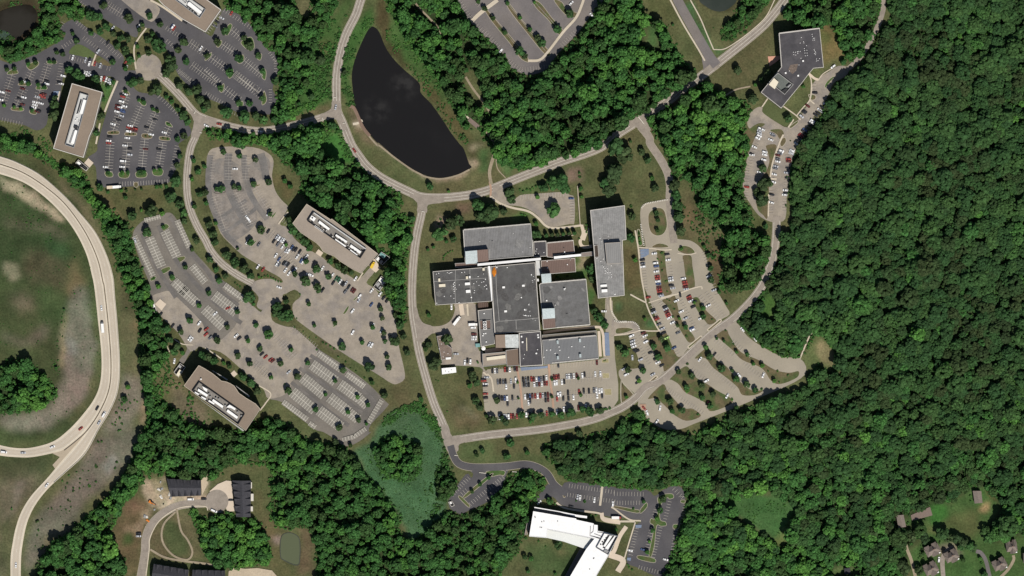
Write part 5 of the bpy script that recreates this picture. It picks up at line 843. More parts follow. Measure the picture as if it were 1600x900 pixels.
sc = zc(350,318, 836,660, 766,772, 278,420); B.floor(offset(sc, 0.4), MATS['pale_plant_deck']); B.screen(sc, 2.8, M_UNITD, 0.4)
for r in ((342,390, 445,455, 432,478, 335,415), (500,500, 610,575, 597,597, 488,522), (655,610, 765,690, 752,712, 642,635), (305,420, 350,445, 338,465, 300,440), (375,470, 425,495, 415,518, 370,492), (640,590, 675,560, 740,600, 730,620, 690,595), (385,365, 440,395, 430,425, 400,400), (455,510, 515,545, 508,560, 448,525)): B.box('air_handler', zc(*r), 0.3, 2.5, M_UNIT)
for p in zc(430,410, 470,475, 530,490, 560,500, 630,570, 690,600, 760,640, 800,680, 455,445, 360,440, 600,600): B.vent(p, (2.4, 1.6), 2.3, M_UNITG, 'condenser', 35)
for r in ((480,195, 500,200, 655,292, 645,302), (728,352, 740,358, 890,470, 880,482)): B.part('entrance_canopy', (lambda r: lambda b: b.prism(qh(zc(*r), 14), 13.5, 14))(r), M_PARAG)
B.vent(zc(370,290)[0], (2, 2.2), 1.8); B.part('balcony_ledge', lambda b: b.prism(qh(zc(270,440, 300,462, 830,836, 815,845), 17), 16, 17), M_PARAG)

def stains(B, n, sd, m, rmax=7):
    r_ = random.Random(sd); xs = [p[0] for p in B.poly]; ys = [p[1] for p in B.poly]; k = 0
    while k < n:
        c = (r_.uniform(min(xs), max(xs)), r_.uniform(min(ys), max(ys))); a = r_.uniform(1.5, rmax); e = r_.uniform(0.4, 1.0); t = r_.uniform(0, 3)
        pts = [(c[0]+a*f*math.cos(i*0.45)*math.cos(t)-a*e*f*math.sin(i*0.45)*math.sin(t), c[1]+a*f*math.cos(i*0.45)*math.sin(t)+a*e*f*math.sin(i*0.45)*math.cos(t)) for i in range(14) for f in (r_.uniform(0.75, 1.15),)]
        if not all(inside(p, B.poly) for p in pts): continue
        B.floor(pts, m, 0.02+0.004*k, 'roof_stain'); k += 1
M_ST1 = mat('ponding_stain', (0.072, 0.069, 0.066), var=0.3, scale=5, fine=0.3); M_ST2 = mat('pale_roof_dust', (0.128, 0.124, 0.116), var=0.3, scale=5, fine=0.3); M_ST3 = mat('grey_roof_dust', (0.185, 0.18, 0.172), var=0.25, scale=5, fine=0.3)
# the works in the middle of the photo
g0 = 'joined halls of the grey-roofed works'
zw1 = lambda *f: Z(670,340,8.04,*f); zw2 = lambda *f: Z(820,340,8.04,*f); zw3 = lambda *f: Z(670,450,8.04,*f); zw4 = lambda *f: Z(820,450,8.04,*f); zw5 = lambda *f: Z(740,560,8.04,*f)
def teeth(B, a, b_, n, m=None):
    A = Vector(a); D_ = Vector(b_)-A
    def fn(b):
        for i in range(n): b.box(W(tuple(A+D_*((i+0.5)/n)), B.h), (0.75, 1.1), 0, B.h, B.h+0.75)
    B.part('roof_edge_caps', fn, m or M_PARA)
def monitor(B, pts, z_hi, split=None, along=True, m1=None, m2=None):
    """sloping rooflight: high along its north side, sloping to the south"""
    o = qh(pts, B.h); n0, n1, s1, s0 = o
    def wedge(b, a0, a1, c1, c0):
        z0, z1 = B.h, B.h+z_hi; zl = B.h+0.5
        b.face([(*c0, zl), (*c1, zl), (*a1, z1), (*a0, z1)]); b.face([(*a1, z0), (*a0, z0), (*a0, z1), (*a1, z1)])
        b.face([(*a0, z0), (*c0, z0), (*c0, zl), (*a0, z1)]); b.face([(*c1, z0), (*a1, z0), (*a1, z1), (*c1, zl)]); b.face([(*c0, z0), (*c1, z0), (*c1, zl), (*c0, zl)])
    def lerp(a, c, t): return (a[0]+(c[0]-a[0])*t, a[1]+(c[1]-a[1])*t)
    if split is None: return B.part('rooflight', lambda b: wedge(b, n0, n1, s1, s0), m1 or M_GLASSR)
    if along:
        mn, ms = lerp(n0, n1, split), lerp(s0, s1, split)
        B.part('rooflight', lambda b: wedge(b, n0, mn, ms, s0), m1 or M_GLASSR); B.part('rooflight_back', lambda b: wedge(b, mn, n1, s1, ms), m2 or M_RREDB)
    else:
        ml, mr = lerp(n0, s0, split), lerp(n1, s1, split); zm = B.h+z_hi+(0.5-z_hi)*split
        B.part('rooflight', lambda b: wedge(b, n0, n1, mr, ml), m1 or M_GLASSR)
        B.part('rooflight_back', lambda b: b.prism([ml, mr, s1, s0], B.h, B.h+0.55), m2 or M_RREDB)
B = Bld('works_hall', 'big ribbed grey-roofed hall at the northern end of the works', 'hall', P(723.6,359.3, 829.2,349.3, 833.5,400, 765,405.6, 727,411), 11, M_RGREY, M_WCONC, M_PARAG, group=g0)
teeth(B, zw1(440,152)[0], zw1(1270,80)[0], 52); B.seam(P(723.9,360, 727.2,410), M_PARA, 1.0, 0.7, 'gutter'); B.seam(P(832.4,375, 833.2,400), M_PARA, 0.7, 0.6, 'gutter')
monitor(B, zw1(458,425, 745,398, 752,560, 465,585), 6.5, 0.52, True); B.vent(zw1(797,292)[0], (1.6, 1.2), 0.5, M_UNITD)
for p in zw1(1272,375, 1180,430, 1060,200, 640,300): B.vent(p, (0.9, 0.9), 0.8)
stains(B, 5, 8, M_ST3, 9)
B.seam(zw1(765,395, 765,520), M_PARAG, 0.7, 0.25)
B = Bld('works_hall', 'dark-roofed hall on the west side of the works, dotted with small vents', 'hall', P(676.4,424.4, 762,417.4, 768.6,470.5, 680.6,476.7), 11.5, M_RDARK, M_WCONC, M_PARA, cw=0.28, ch=0.35, group=g0)
for a in (zw1(60,805, 400,780, 720,760), zw1(335,660, 330,900)+zw3(335,190), zw1(515,650, 520,900)+zw3(540,175)): B.seam(a, M_PARAG, 0.5, 0.12)
stains(B, 6, 4, M_ST1); stains(B, 4, 14, M_ST2)
B.vent(zw1(132,785)[0], (3, 5), 1.4, M_CREAM); B.vent(zw1(168,853)[0], (10, 4.5), 1.2, M_CREAM); B.vent(zw1(480,755)[0], (3.4, 4.2), 1.5, M_CREAM); B.vent(zw1(515,748)[0], (2.4, 3.6), 2.2); B.vent(zw1(688,650)[0], (3.4, 4.2), 1.3, M_CREAM); B.vent(zw1(486,832)[0], (8, 4), 1.6); B.vent(zw3(495,42)[0], (7, 4.6), 1.8); B.vent(zw3(535,118)[0], (1.8, 2), 1.2)
rr = random.Random(3)
for p in zw1(95,710, 125,700, 232,690, 255,700, 275,692, 290,688, 415,690, 450,685, 688,708, 620,740, 712,775, 690,805, 665,812, 565,830, 630,850, 382,845, 320,815, 310,835, 325,850, 312,865, 330,880, 316,895, 720,850, 700,865, 730,895, 600,805)+zw3(315,15, 320,40, 316,65, 345,15, 315,130, 276,100, 100,190, 380,182, 575,30, 570,60, 725,10, 195,105): B.vent(p, (rr.uniform(0.8, 1.5), rr.uniform(0.8, 1.5)), rr.uniform(0.5, 1.2))
B = Bld('works_hall', 'great dark-roofed central hall of the works with an orange tarpaulin', 'hall', P(767,416.6, 836.2,410.4, 844,516, 773.6,521.4), 11.8, M_RDARK, M_WCONC, M_PARA, cw=0.28, ch=0.3, group=g0)
stains(B, 9, 5, M_ST1, 9); stains(B, 6, 15, M_ST2, 8)
B.box('white_membrane', P(762.4,416, 765.8,415.6, 767.9,437, 769.4,470, 767.8,470, 765.2,437), -0.2, 0.5, M_RWHITE)
tp = [(772.2+3.7*math.cos(i*0.45)*(0.9+0.12*math.sin(i*2.1)), 425+7.6*math.sin(i*0.45)*(0.92+0.1*math.cos(i*1.7))) for i in range(14)]
B.part('tarpaulin', lambda b: b.prism(qh(tp, 12), 11.8, 12.35, pts2=qh([(772.2+(x-772.2)*0.6, 425+(y-425)*0.6) for x, y in tp], 12)), M_ORANGE)
for a in (zw1(838,600, 850,900)+zw3(885,420), zw3(830,432, 885,418, 1090,402)+zw4(0,395, 175,375), zw3(1095,405, 1100,520), P(836.6,415, 843.6,514)): B.seam(a, M_PARAG, 0.6, 0.14)
B.seam(P(836,411, 838.7,450, 843.5,515), M_PARA, 0.9, 0.6, 'gutter'); B.seam(P(769.6,471, 773.2,520), M_PARA, 0.8, 0.6, 'gutter')
for p, d in zip(zw1(940,876, 1188,855, 855,626, 985,628)+zw3(965,293, 1212,272, 1163,120, 1257,208, 1268,292, 1215,345, 1250,350, 1275,350)+zw2(83,718, 95,790)+zw4(60,292, 55,205, 15,270), [(4, 3), (4, 3), (1.5, 2), (1.4, 1.4), (4.2, 3), (3.6, 2.4), (1.8, 1.8), (1.6, 2), (1.4, 1.6), (2.4, 1.2), (1.4, 1.2), (1.3, 1.2), (1.2, 2.2), (1, 1), (1.4, 2), (1.2, 1.8), (2, 1.6)]): B.vent(p, d, 0.9)
for p in zw3(1190,340, 1200,345, 1225,350)+zw4(100,388, 130,405, 10,340, 40,350, 70,350)+zw2(110,740, 120,780, 100,810): B.vent(p, (0.9, 0.9), 0.7)
B = Bld('works_gallery', 'long narrow white-roofed gallery running east across the works', 'hall', P(746,411.8, 845,402.6, 845.2,406.4, 746.2,415.6), 14, mat('off_white_roof', (0.66,0.65,0.63), var=0.05, fine=0.05), M_WSID, group=g0)
B = Bld('works_gallery', 'low brown lean-to at the western end of the white gallery', 'hall', P(711,411.6, 727,410.8, 745.6,412.4, 745.8,415.8, 712,418.4), 7, M_RREDB, M_WBRICK, M_PARAG, cw=0.25, ch=0.25, group=g0)
B = Bld('works_gallery', 'short bright white rooflight gallery over the brown-roofed eastern wing', 'hall', P(865.4,400.6, 907.8,396.6, 908.2,400.2, 865.8,404.6), 12, M_RWHITE, M_WSID, group=g0)
B = Bld('link_bridge', 'brown covered bridge joining the works to the eastern slab block', 'bridge', P(908.4,395.2, 922.5,393.4, 927,393.2, 927.4,399.4, 908.8,400.8), 8.5, mat('bridge_roof', (0.21,0.175,0.15), var=0.1, fine=0.1), M_WCONC, M_PARAG, cw=0.25, ch=0.25)
B = Bld('works_annex', 'small blackish square roof between the grey hall and brown wing', 'hall', P(833.8,378.2, 853.2,376.6, 854.4,400.2, 834.9,401), 8, M_RBLACK, M_WBRICK, M_PARA, cw=0.3, ch=0.3, group=g0)
for p in zw2(140,420, 135,460, 240,438, 170,455, 150,395): B.vent(p, (1.1, 1.2), 0.8)
teeth(B, zw2(110,305)[0], zw2(262,296)[0], 9)
B = Bld('works_wing', 'reddish brown ribbed roof north of the white rooflight gallery', 'hall', P(854.6,379.4, 895.8,375.2, 897.8,394.6, 865.2,398.6, 864.6,402.4, 855,401.4), 7.5, M_RREDB, M_WBRICK, M_PARA, cw=0.25, ch=0.25, group=g0)
teeth(B, zw2(285,318)[0], zw2(605,288)[0], 20); B.vent(zw2(500,432)[0], (1.6, 1.8), 0.9); B.vent(zw2(490,378)[0], (1.6, 1.2), 0.6, M_UNITD)
B = Bld('works_wing', 'reddish brown flat roof south of the white rooflight gallery', 'hall', P(845.4,407.6, 898.4,403.4, 899.8,424.6, 862,427.6, 845.6,426.6), 7.5, M_RREDB, M_WBRICK, M_PARA, cw=0.25, ch=0.25, group=g0)
for p in zw2(280,550, 285,632, 535,590, 575,525, 575,528): B.vent(p, (1.3, 1.6), 0.9)
B = Bld('works_gallery', 'pale grey passage roof between the central hall and brown wing', 'hall', P(836.8,407.6, 843.2,407.2, 844.6,430, 838.4,430.4), 9.5, M_RPALE, M_WSID, group=g0)
B.vent(zw2(165,785)[0], (2.2, 4), 1)
B = Bld('works_hall', 'square grey-roofed hall on the eastern side of the works', 'hall', P(845.2,442.6, 915.8,436.4, 922.2,507.4, 869,512.4, 849,514.6, 842.6,445), 10.5, M_RDARK if False else mat('mid_grey_roof', (0.125,0.123,0.12), var=0.2, scale=2, fine=0.16, tint=(0.115,0.112,0.108)), M_WCONC, M_PARA, cw=0.4, ch=0.5, group=g0)
teeth(B, zw4(400,497)[0], zw4(815,462)[0], 26); teeth(B, zw2(345,812)[0], zw2(765,775)[0], 26)
monitor(B, P(845.4,428.4, 860.6,427.2, 861.6,441, 847,442.6), 7); monitor(B, P(846.9,482.4, 866.5,481.5, 868,511.4, 849.4,513.6), 8.5, 0.52, False, M_GLASSR, M_RREDB)
stains(B, 5, 6, M_RDARK, 8); stains(B, 5, 16, M_ST3, 7)
B.seam(zw4(225,20, 235,170), M_PARAG, 0.5, 0.12); B.vent(zw4(275,158)[0], (2, 2.2), 1.5); B.vent(zw4(498,15)[0], (2.4, 3.2), 2, M_RPALE); B.vent(zw4(528,320)[0], (3, 1.2), 0.4, M_UNITD); B.vent(zw4(383,215)[0], (1, 1), 2); B.vent(zw2(510,888)[0], (1, 1.4), 1)
B = Bld('works_hall', 'dark-roofed hall at the southern end of the works', 'hall', P(811,520.4, 844.6,517.6, 848.2,570.4, 812.6,572.6), 12.3, M_RBLACK, M_WBRICK, M_PARA, cw=0.45, ch=0.3, group=g0)
B.seam(zw3(1228,625, 1232,790), M_CREAM, 1.0, 0.3, 'rooftop_pipe')
for p, d in zip(zw3(1165,610, 1178,680, 1208,835, 1190,885)+zw4(165,590, 170,620, 145,822, 160,775, 5,835), [(2.2, 2.4), (2.6, 2.6), (2.4, 1.8), (1.2, 1), (2.4, 2), (2.6, 2.2), (2.4, 2.2), (1.6, 1), (1.6, 1.6)]): B.vent(p, d, 0.9)
B = Bld('works_hall', 'blue-grey ribbed hall with four rooflight boxes beside the southern car park', 'hall', P(847.4,531.4, 932.6,524.6, 935.6,560.6, 849.8,569.6), 9.5, mat('blue_grey_roof', (0.148,0.150,0.152), var=0.1, fine=0.1, stripes=(-4, 1.3, 0.12)), M_WCONC, M_PARAG, cw=0.3, ch=0.3, group=g0)
teeth(B, zw4(300,652)[0], zw4(890,596)[0], 40); teeth(B, Z(860,560,8.04, 20,58)[0], Z(860,560,8.04, 600,2)[0], 36)
for p in zw4(412,680, 692,658, 415,875, 697,850): B.vent(p, (3.2, 5.4), 2.6, M_GLASSR, 'rooflight_box')
for p in zw4(275,780, 322,778, 430,740, 440,782, 380,820, 745,738, 550,870, 240,868, 590,735): B.vent(p, (1.5, 1.5), 0.9)
B = Bld('works_lean_to', 'olive-brown lean-to strip along the north of the blue-grey hall', 'hall', P(847,523.6, 931.8,516.6, 932.5,524.2, 847.3,531), 6.5, mat('olive_roof', (0.15,0.135,0.11), var=0.1, fine=0.1), M_WBRICK, M_PARAG, cw=0.25, ch=0.25, group=g0)
B = Bld('works_lean_to', 'sloping brown and glazed roof on the southern edge of central hall', 'hall', P(774,523.4, 810,522.4, 811,543.4, 774.6,543.4), 9, M_RREDB, M_WBRICK, group=g0)
monitor(B, P(774,523.4, 810,522.4, 811,543.4, 774.6,543.4), 6.5, 0.42, True, mat('brown_slope', (0.20,0.155,0.12), var=0.12, fine=0.1), mat('pale_slope', (0.37,0.39,0.38), rough=0.6, var=0.3, scale=4, fine=0.3))
B = Bld('plant_building', 'grey-roofed plant building with two round white cooling fans', 'building', zw3(618,282, 798,260, 830,700, 655,738), 8, mat('plant_roof', (0.15,0.147,0.142), var=0.12, fine=0.12), M_WCONC, M_PARA, cw=0.35, ch=0.35)
B.floor(zw3(640,410, 775,405, 780,515, 648,525), M_RREDB, 0.05); B.screen(zw3(640,408, 778,404, 782,516, 648,526), 1.2, M_PARAG, 0.3)
for p in zw3(703,442, 706,497):
    u = B.vent(p, (5.4, 6), 3, M_UNIT, 'cooling_fan', 5); c = W(p, 8)
    B.part('fan_grille', lambda b: b.cyl(c, 1.35, 11, 11.25, n=20), M_UNITD, u); B.part('fan_hub', lambda b: b.cyl(c, 0.5, 11.2, 11.4), M_UNIT, u)
for p in zw3(695,320, 715,570, 680,598, 722,677, 690,575): B.vent(p, (1.8, 1.8), 1)
B = Bld('plant_building', 'dark brown trellised loading bay between two halls of the works', 'building', zw3(612,182, 745,170, 748,250, 620,262), 5, mat('loading_bay_roof', (0.09,0.062,0.048), var=0.2, fine=0.2), M_WBRICK)
for i in range(5): B.seam([Vector(zw3(640+24*i,185)[0]), Vector(zw3(643+24*i,250)[0])], M_RREDB, 0.9, 0.4, 'beam')
B = Bld('works_wing', 'tan-roofed wing with one long white rooflight near the works yard', 'hall', P(753.8,553, 790,549.6, 791.8,568.6, 754.6,573), 7, M_RTAN, M_WBRICK, M_PARAG, cw=0.3, ch=0.3, group=g0)
B.box('rooflight', P(760,558.4, 789.6,554.8, 790,559.6, 760.6,563.4), 0, 1.6, M_CREAM)
B = Bld('works_wing', 'plain dark brown roof between the tan wing and dark southern hall', 'hall', P(790.4,547.4, 810.8,544.6, 812.2,571, 792.2,572), 8, mat('chocolate_roof', (0.15,0.112,0.085), var=0.08, fine=0.1), M_WBRICK, M_PARAG, cw=0.3, ch=0.3, group=g0)
B = Bld('office_building', 'grey slab block with a rooftop storey east of the works', 'building', P(922.4,328.6, 976,321, 978.6,374.4, 972.6,375.4, 975.6,461.6, 934.6,466), 17, M_RGREY2, M_WCONC, M_PARA, cw=0.4, ch=0.4, floors=4)
stains(B, 6, 7, M_ST3, 8)
pts = zw2(1005,322, 1200,310, 1222,572, 1032,584); B.box('rooftop_storey', pts, 0, 5.2, mat('upper_roof', (0.20,0.196,0.188), var=0.12, fine=0.1, stripes=(-3,1.8,0.08)))
B.part('rooftop_wall', lambda b: b.ring(offset(qh(pts, 17), -0.1), offset(qh(pts, 17), 0.3), 17, 22.4), M_WCONC)
B.box('roof_well', zw2(872,345, 918,345, 930,495, 880,500), 0.02, 0.1, mat('dark_recess', (0.06,0.045,0.036), var=0.2, fine=0.2)); B.screen(zw2(872,345, 918,345, 930,495, 880,500), 0.9, M_PARA, 0.25, 'terrace_rail')
for p in zw2(945,262, 968,295, 1050,232, 1050,278, 985,520, 955,548, 970,605, 990,620, 1005,640, 1012,665, 1020,680, 1040,690, 1085,605, 1088,715, 1090,745, 1045,770, 1055,745, 1040,640, 1010,700, 1070,690, 880,350, 905,512): B.vent(p, (rr.uniform(0.8, 1.4), rr.uniform(0.8, 1.5)), 0.9)
B.vent(zw2(990,855)[0], (10, 3.4), 1.6); B.vent(zw4(1000,35)[0], (9, 4.6), 1.6); B.vent(zw2(1005,895)[0], (9, 2), 1.2, M_UNITD); B.vent(zw4(1132,78)[0], (1.6, 1.6), 1)
zn = lambda *f: Z(1160,30,8.04,*f)
B = Bld('office_building', 'charcoal-roofed angular office block below the steep wooded hill', 'building', P(1216.8,52.4, 1280.6,44.2, 1286.8,105.2, 1271,106.6, 1263.4,115.8, 1252.6,130, 1220.6,169, 1189.2,144.2, 1221.2,104.6), 16.5, M_RBLACK, M_WCONC, M_PARA, cw=0.3, ch=0.35, floors=4)
teeth(B, zn(462,178)[0], zn(965,115)[0], 44); teeth(B, zn(462,190)[0], zn(492,590)[0], 32)
pt = zn(445,672, 640,822, 530,950, 335,790); B.floor(offset(pt, 0.4), mat('mossy_plant_deck', (0.10,0.11,0.10), var=0.25, fine=0.2)); B.screen(pt, 2.6, M_PARAG, 0.4)
B.box('plant_room', zn(395,740, 452,790, 405,880, 330,822), 0.1, 2.9, M_CREAM); B.box('chiller', zn(590,805, 632,830, 590,870, 548,842), 0.1, 1.6, M_UNITD); B.box('chiller', z2(545,65, 575,85, 540,140, 485,100), 0.1, 1.6, M_UNITD); B.box('chiller', zn(600,815, 615,823, 575,862, 560,852), 1.6, 2.3, M_UNITG)
B.floor(zn(600,575, 700,560, 680,640, 630,690, 575,640), mat('brown_roof_stain', (0.135,0.105,0.085), var=0.5, scale=4, fine=0.3), 0.02)
for p in zn(640,415, 665,415, 690,410, 725,405, 645,445, 670,450, 695,430, 700,405, 780,395, 810,390, 785,425, 812,425, 790,460, 815,455, 778,370, 900,378, 905,395, 915,410, 905,430, 915,445, 920,425, 875,190, 880,215, 890,240, 902,238, 905,262, 885,262, 768,282, 772,298, 740,230, 805,332, 930,500, 970,495, 950,520, 930,525, 725,300, 735,490, 710,575, 590,650): B.vent(p, (0.95, 0.95), 0.8)
for p in zn(762,525, 543,676, 700,710): B.vent(p, (2.4, 2.6), 1.2)
zs = lambda *f: Z(800,780,7.5,*f)
B = Bld('school_building', 'bright white-roofed building with two wings at the southern edge', 'building', zs(250,142, 750,228, 755,242, 955,285, 960,300, 1003,305, 1003,372, 1075,385, 1245,430, 1130,658, 950,960, 930,1010, 620,1010, 870,585, 968,462, 415,352, 405,452, 202,435), 13, M_RWHITE, M_WSID, M_RWHITE, cw=0.3, ch=0.3, floors=2)
B.part('lower_roof', lambda b: b.prism(qh(zs(415,356, 966,466, 868,586, 600,495, 405,452), 9), 0, 9), mat('pale_green_roof', (0.62,0.63,0.60), var=0.03, fine=0.03))
B.part('eaves_wall', lambda b: b.prism(qh(zs(260,104, 745,185, 752,226, 250,140), 7), 0, 7), mat('grey_slate_lean_to', (0.13,0.125,0.12), var=0.1, fine=0.12)); B.part('canopy', lambda b: b.prism(qh(zs(262,90, 560,142, 750,180, 880,198, 878,224, 752,208, 560,152, 262,102), 9), 8.4, 9), M_RWHITE)
B.part('glazed_slope', lambda b: b.prism(qh(zs(868,588, 618,1008, 570,1000, 800,575), 5), 0, 5), mat('slate_slope', (0.11,0.105,0.10), var=0.1, fine=0.12, stripes=(60,1.2,0.2)))
for a in (zs(920,315, 915,430, 960,440, 1040,470), zs(960,300, 950,380, 925,400), zs(1000,385, 1080,395), zs(965,405, 1060,440), zs(930,430, 1030,455)): B.seam(a, M_UNITD, 0.55, 0.5, 'expansion_joint')
pt = zs(1080,398, 1245,432, 1128,655, 985,570); B.screen(pt, 2.2, M_UNITG, 0.4)
B.box('roof_slot', zs(1180,428, 1200,432, 1085,580, 1062,568), 0.02, 0.4, M_UNITD); B.box('roof_slot', zs(1125,420, 1140,425, 1065,545, 1055,530), 0.02, 0.4, M_UNITD); B.box('roof_slot', zs(1215,440, 1235,440, 1140,600, 1125,600), 0.02, 0.4, M_UNITD); B.box('air_handler', zs(1145,425, 1175,430, 1090,560, 1070,548), 0.4, 1.8, M_UNIT); B.box('chiller', zs(1090,585, 1135,605, 1115,635, 1070,610), 0.1, 1.2, M_UNITG)
for p in zs(270,205, 272,215, 350,265, 375,258, 535,258, 330,330, 348,333, 955,695, 962,690, 910,820): B.vent(p, (1.1, 1.2), 0.7, M_UNITD)
for p in zs(1105,455, 1085,480, 1040,530, 1060,500): B.vent(p, (2, 1.4), 0.9, M_UNITD)
B = Bld('school_store', 'weathered brown flat-roofed store at the white building\'s western end', 'building', zs(185,235, 212,238, 180,415, 150,412), 4, mat('store_roof', (0.24,0.19,0.15), var=0.3, scale=4, fine=0.2), M_WSID, M_PARAG, cw=0.2, ch=0.2)

M_PWALL = mat('party_wall_flashing', (0.085, 0.085, 0.09), var=0.1, fine=0.2)
def gabled(name, label, cat, pts, h, rise, roofm, wallm, ridge_long=True, dormers=0, group=None):
    """pitched roof over a four-cornered outline; corner order runs round the house"""
    BUILT.append(Reg(pts)); o = qh(pts, h)
    if math.dist(o[0], o[1]) < math.dist(o[1], o[2]): o = o[1:]+o[:1]
    c = (sum(p[0] for p in o)/4, sum(p[1] for p in o)/4); e = empty(name, label, cat, (*c, 0), 0, group); T_ = Matrix.Translation((-c[0], -c[1], 0))
    def add(nm, fn, m, par=None):
        b = MB(); fn(b); x = b.build(nm, m); x.data.transform(T_); x.parent = par or e; return x
    add('wall', lambda b: b.prism(offset(o, 0.35), 0, h), wallm)
    mid = lambda a, b_, t=0.5: (a[0]+(b_[0]-a[0])*t, a[1]+(b_[1]-a[1])*t)
    L0, L1 = mid(o[3], o[0]), mid(o[1], o[2]); r0, r1 = mid(L0, L1, 0.0 if not dormers < 0 else 0.25), mid(L0, L1, 1.0 if not dormers < 0 else 0.75)
    def rf(b):
        z0, z1 = h, h+rise
        b.face([(*o[0], z0), (*o[1], z0), (*r1, z1), (*r0, z1)]); b.face([(*o[2], z0), (*o[3], z0), (*r0, z1), (*r1, z1)])
        b.face([(*o[1], z0), (*o[2], z0), (*r1, z1)]); b.face([(*o[3], z0), (*o[0], z0), (*r0, z1)])
    ro = add('roof', rf, roofm)
    if dormers > 0:
        for side in (0, 1):
            a, b2 = (o[0], o[1]) if side == 0 else (o[2], o[3])
            for i in range(dormers):
                t = (i+0.5)/dormers; p = mid(a, b2, t); rp = mid(r0, r1, t if side == 0 else 1-t); w = math.dist(a, b2)/dormers*0.3
                ux, uy = (b2[0]-a[0])/math.dist(a, b2)*w, (b2[1]-a[1])/math.dist(a, b2)*w; ap = mid(p, rp, 0.02); tp_ = mid(p, rp, 0.8)
                def dm(b):
                    zt = h+rise*0.8
                    b.face([(ap[0]-ux, ap[1]-uy, h+0.25), (*ap, zt), (*tp_, zt+0.1), (mid(p, rp, 0.1)[0]-ux, mid(p, rp, 0.1)[1]-uy, h+0.3)][::-1]); b.face([(*ap, zt), (ap[0]+ux, ap[1]+uy, h+0.25), (mid(p, rp, 0.1)[0]+ux, mid(p, rp, 0.1)[1]+uy, h+0.3), (*tp_, zt+0.1)][::-1]); b.face([(ap[0]-ux, ap[1]-uy, h), (ap[0]+ux, ap[1]+uy, h), (*ap, zt)])
                add('dormer', dm, roofm, ro)
    return e, add
zt = lambda *f: Z(210,730,5.295,*f)
for pts, lab in ((zt(268,95, 552,108, 552,235, 300,245), 'dark-roofed terrace of new houses north of the cul-de-sac'), (zt(810,110, 965,112, 962,412, 842,412), 'dark-roofed terrace of new houses east of the cul-de-sac circle'), (zt(160,800, 450,850, 440,985, 140,945), 'dark-roofed terrace below the dirt loop, cut by the lower photo edge'), (zt(482,848, 750,855, 752,985, 470,985), 'black-roofed terrace beside the sandy building plot at the lower edge')):
    e, add = gabled('terraced_house', lab, 'terrace', pts, 7.5, 3.6, M_SHIN, M_WSID, dormers=5, group='dark-roofed terraces round the cul-de-sac')
    o = qh(pts, 8)
    for t in (0.22, 0.42, 0.62, 0.82):
        if math.dist(o[0], o[1]) < math.dist(o[1], o[2]): a, b_, c_, d_ = o[1], o[2], o[3], o[0]
        else: a, b_, c_, d_ = o
        pa = (a[0]+(b_[0]-a[0])*t, a[1]+(b_[1]-a[1])*t); pb = (d_[0]+(c_[0]-d_[0])*t, d_[1]+(c_[1]-d_[1])*t); pm = ((pa[0]+pb[0])/2, (pa[1]+pb[1])/2); Lr = Vector((pb[0]-pa[0], pb[1]-pa[1])).normalized()*0
        def pw(b):
            d = Vector((b_[0]-a[0], b_[1]-a[1])).normalized()*0.07
            for u, v in ((pa, pm), (pm, pb)):
                zu = 7.7 if u in (pa,) else 11.3; zv = 11.3 if v is pm else 7.7
                b.face([(u[0]-d.x, u[1]-d.y, zu), (v[0]-d.x, v[1]-d.y, zv), (v[0]+d.x, v[1]+d.y, zv), (u[0]+d.x, u[1]+d.y, zu)])
        add('party_wall', pw, M_PWALL)
b = None
for k, (x, y, w, h_) in enumerate(((950,150,22,50), (955,250,30,60), (960,345,20,40))):
    e = Bld('rear_porch', ['northernmost', 'middle', 'southernmost'][k]+' pale flat-roofed porch behind the eastern terrace', 'porch', zt(x,y-h_/2, x+w,y-h_/2, x+w,y+h_/2, x,y+h_/2), 3.5, M_PARA, M_WSID)
zh = lambda *f: Z(1380,760,6.427,*f)
HOUSES = [((495,640), (150,118), -28, 'hip-roofed brown house at the northern end of the private drive'), ((686,702), (140,118), -28, 'hip-roofed brown house on the east side of the private drive'), ((480,830), (140,130), -28, 'hip-roofed brown house beside the woods track at the lower edge'), ((1290,605), (110,130), -8, 'brown house with white-edged walls beside the pale path fork'), ((1170,785), (140,118), -28, 'brown house west of the pale path near the lower edge')]
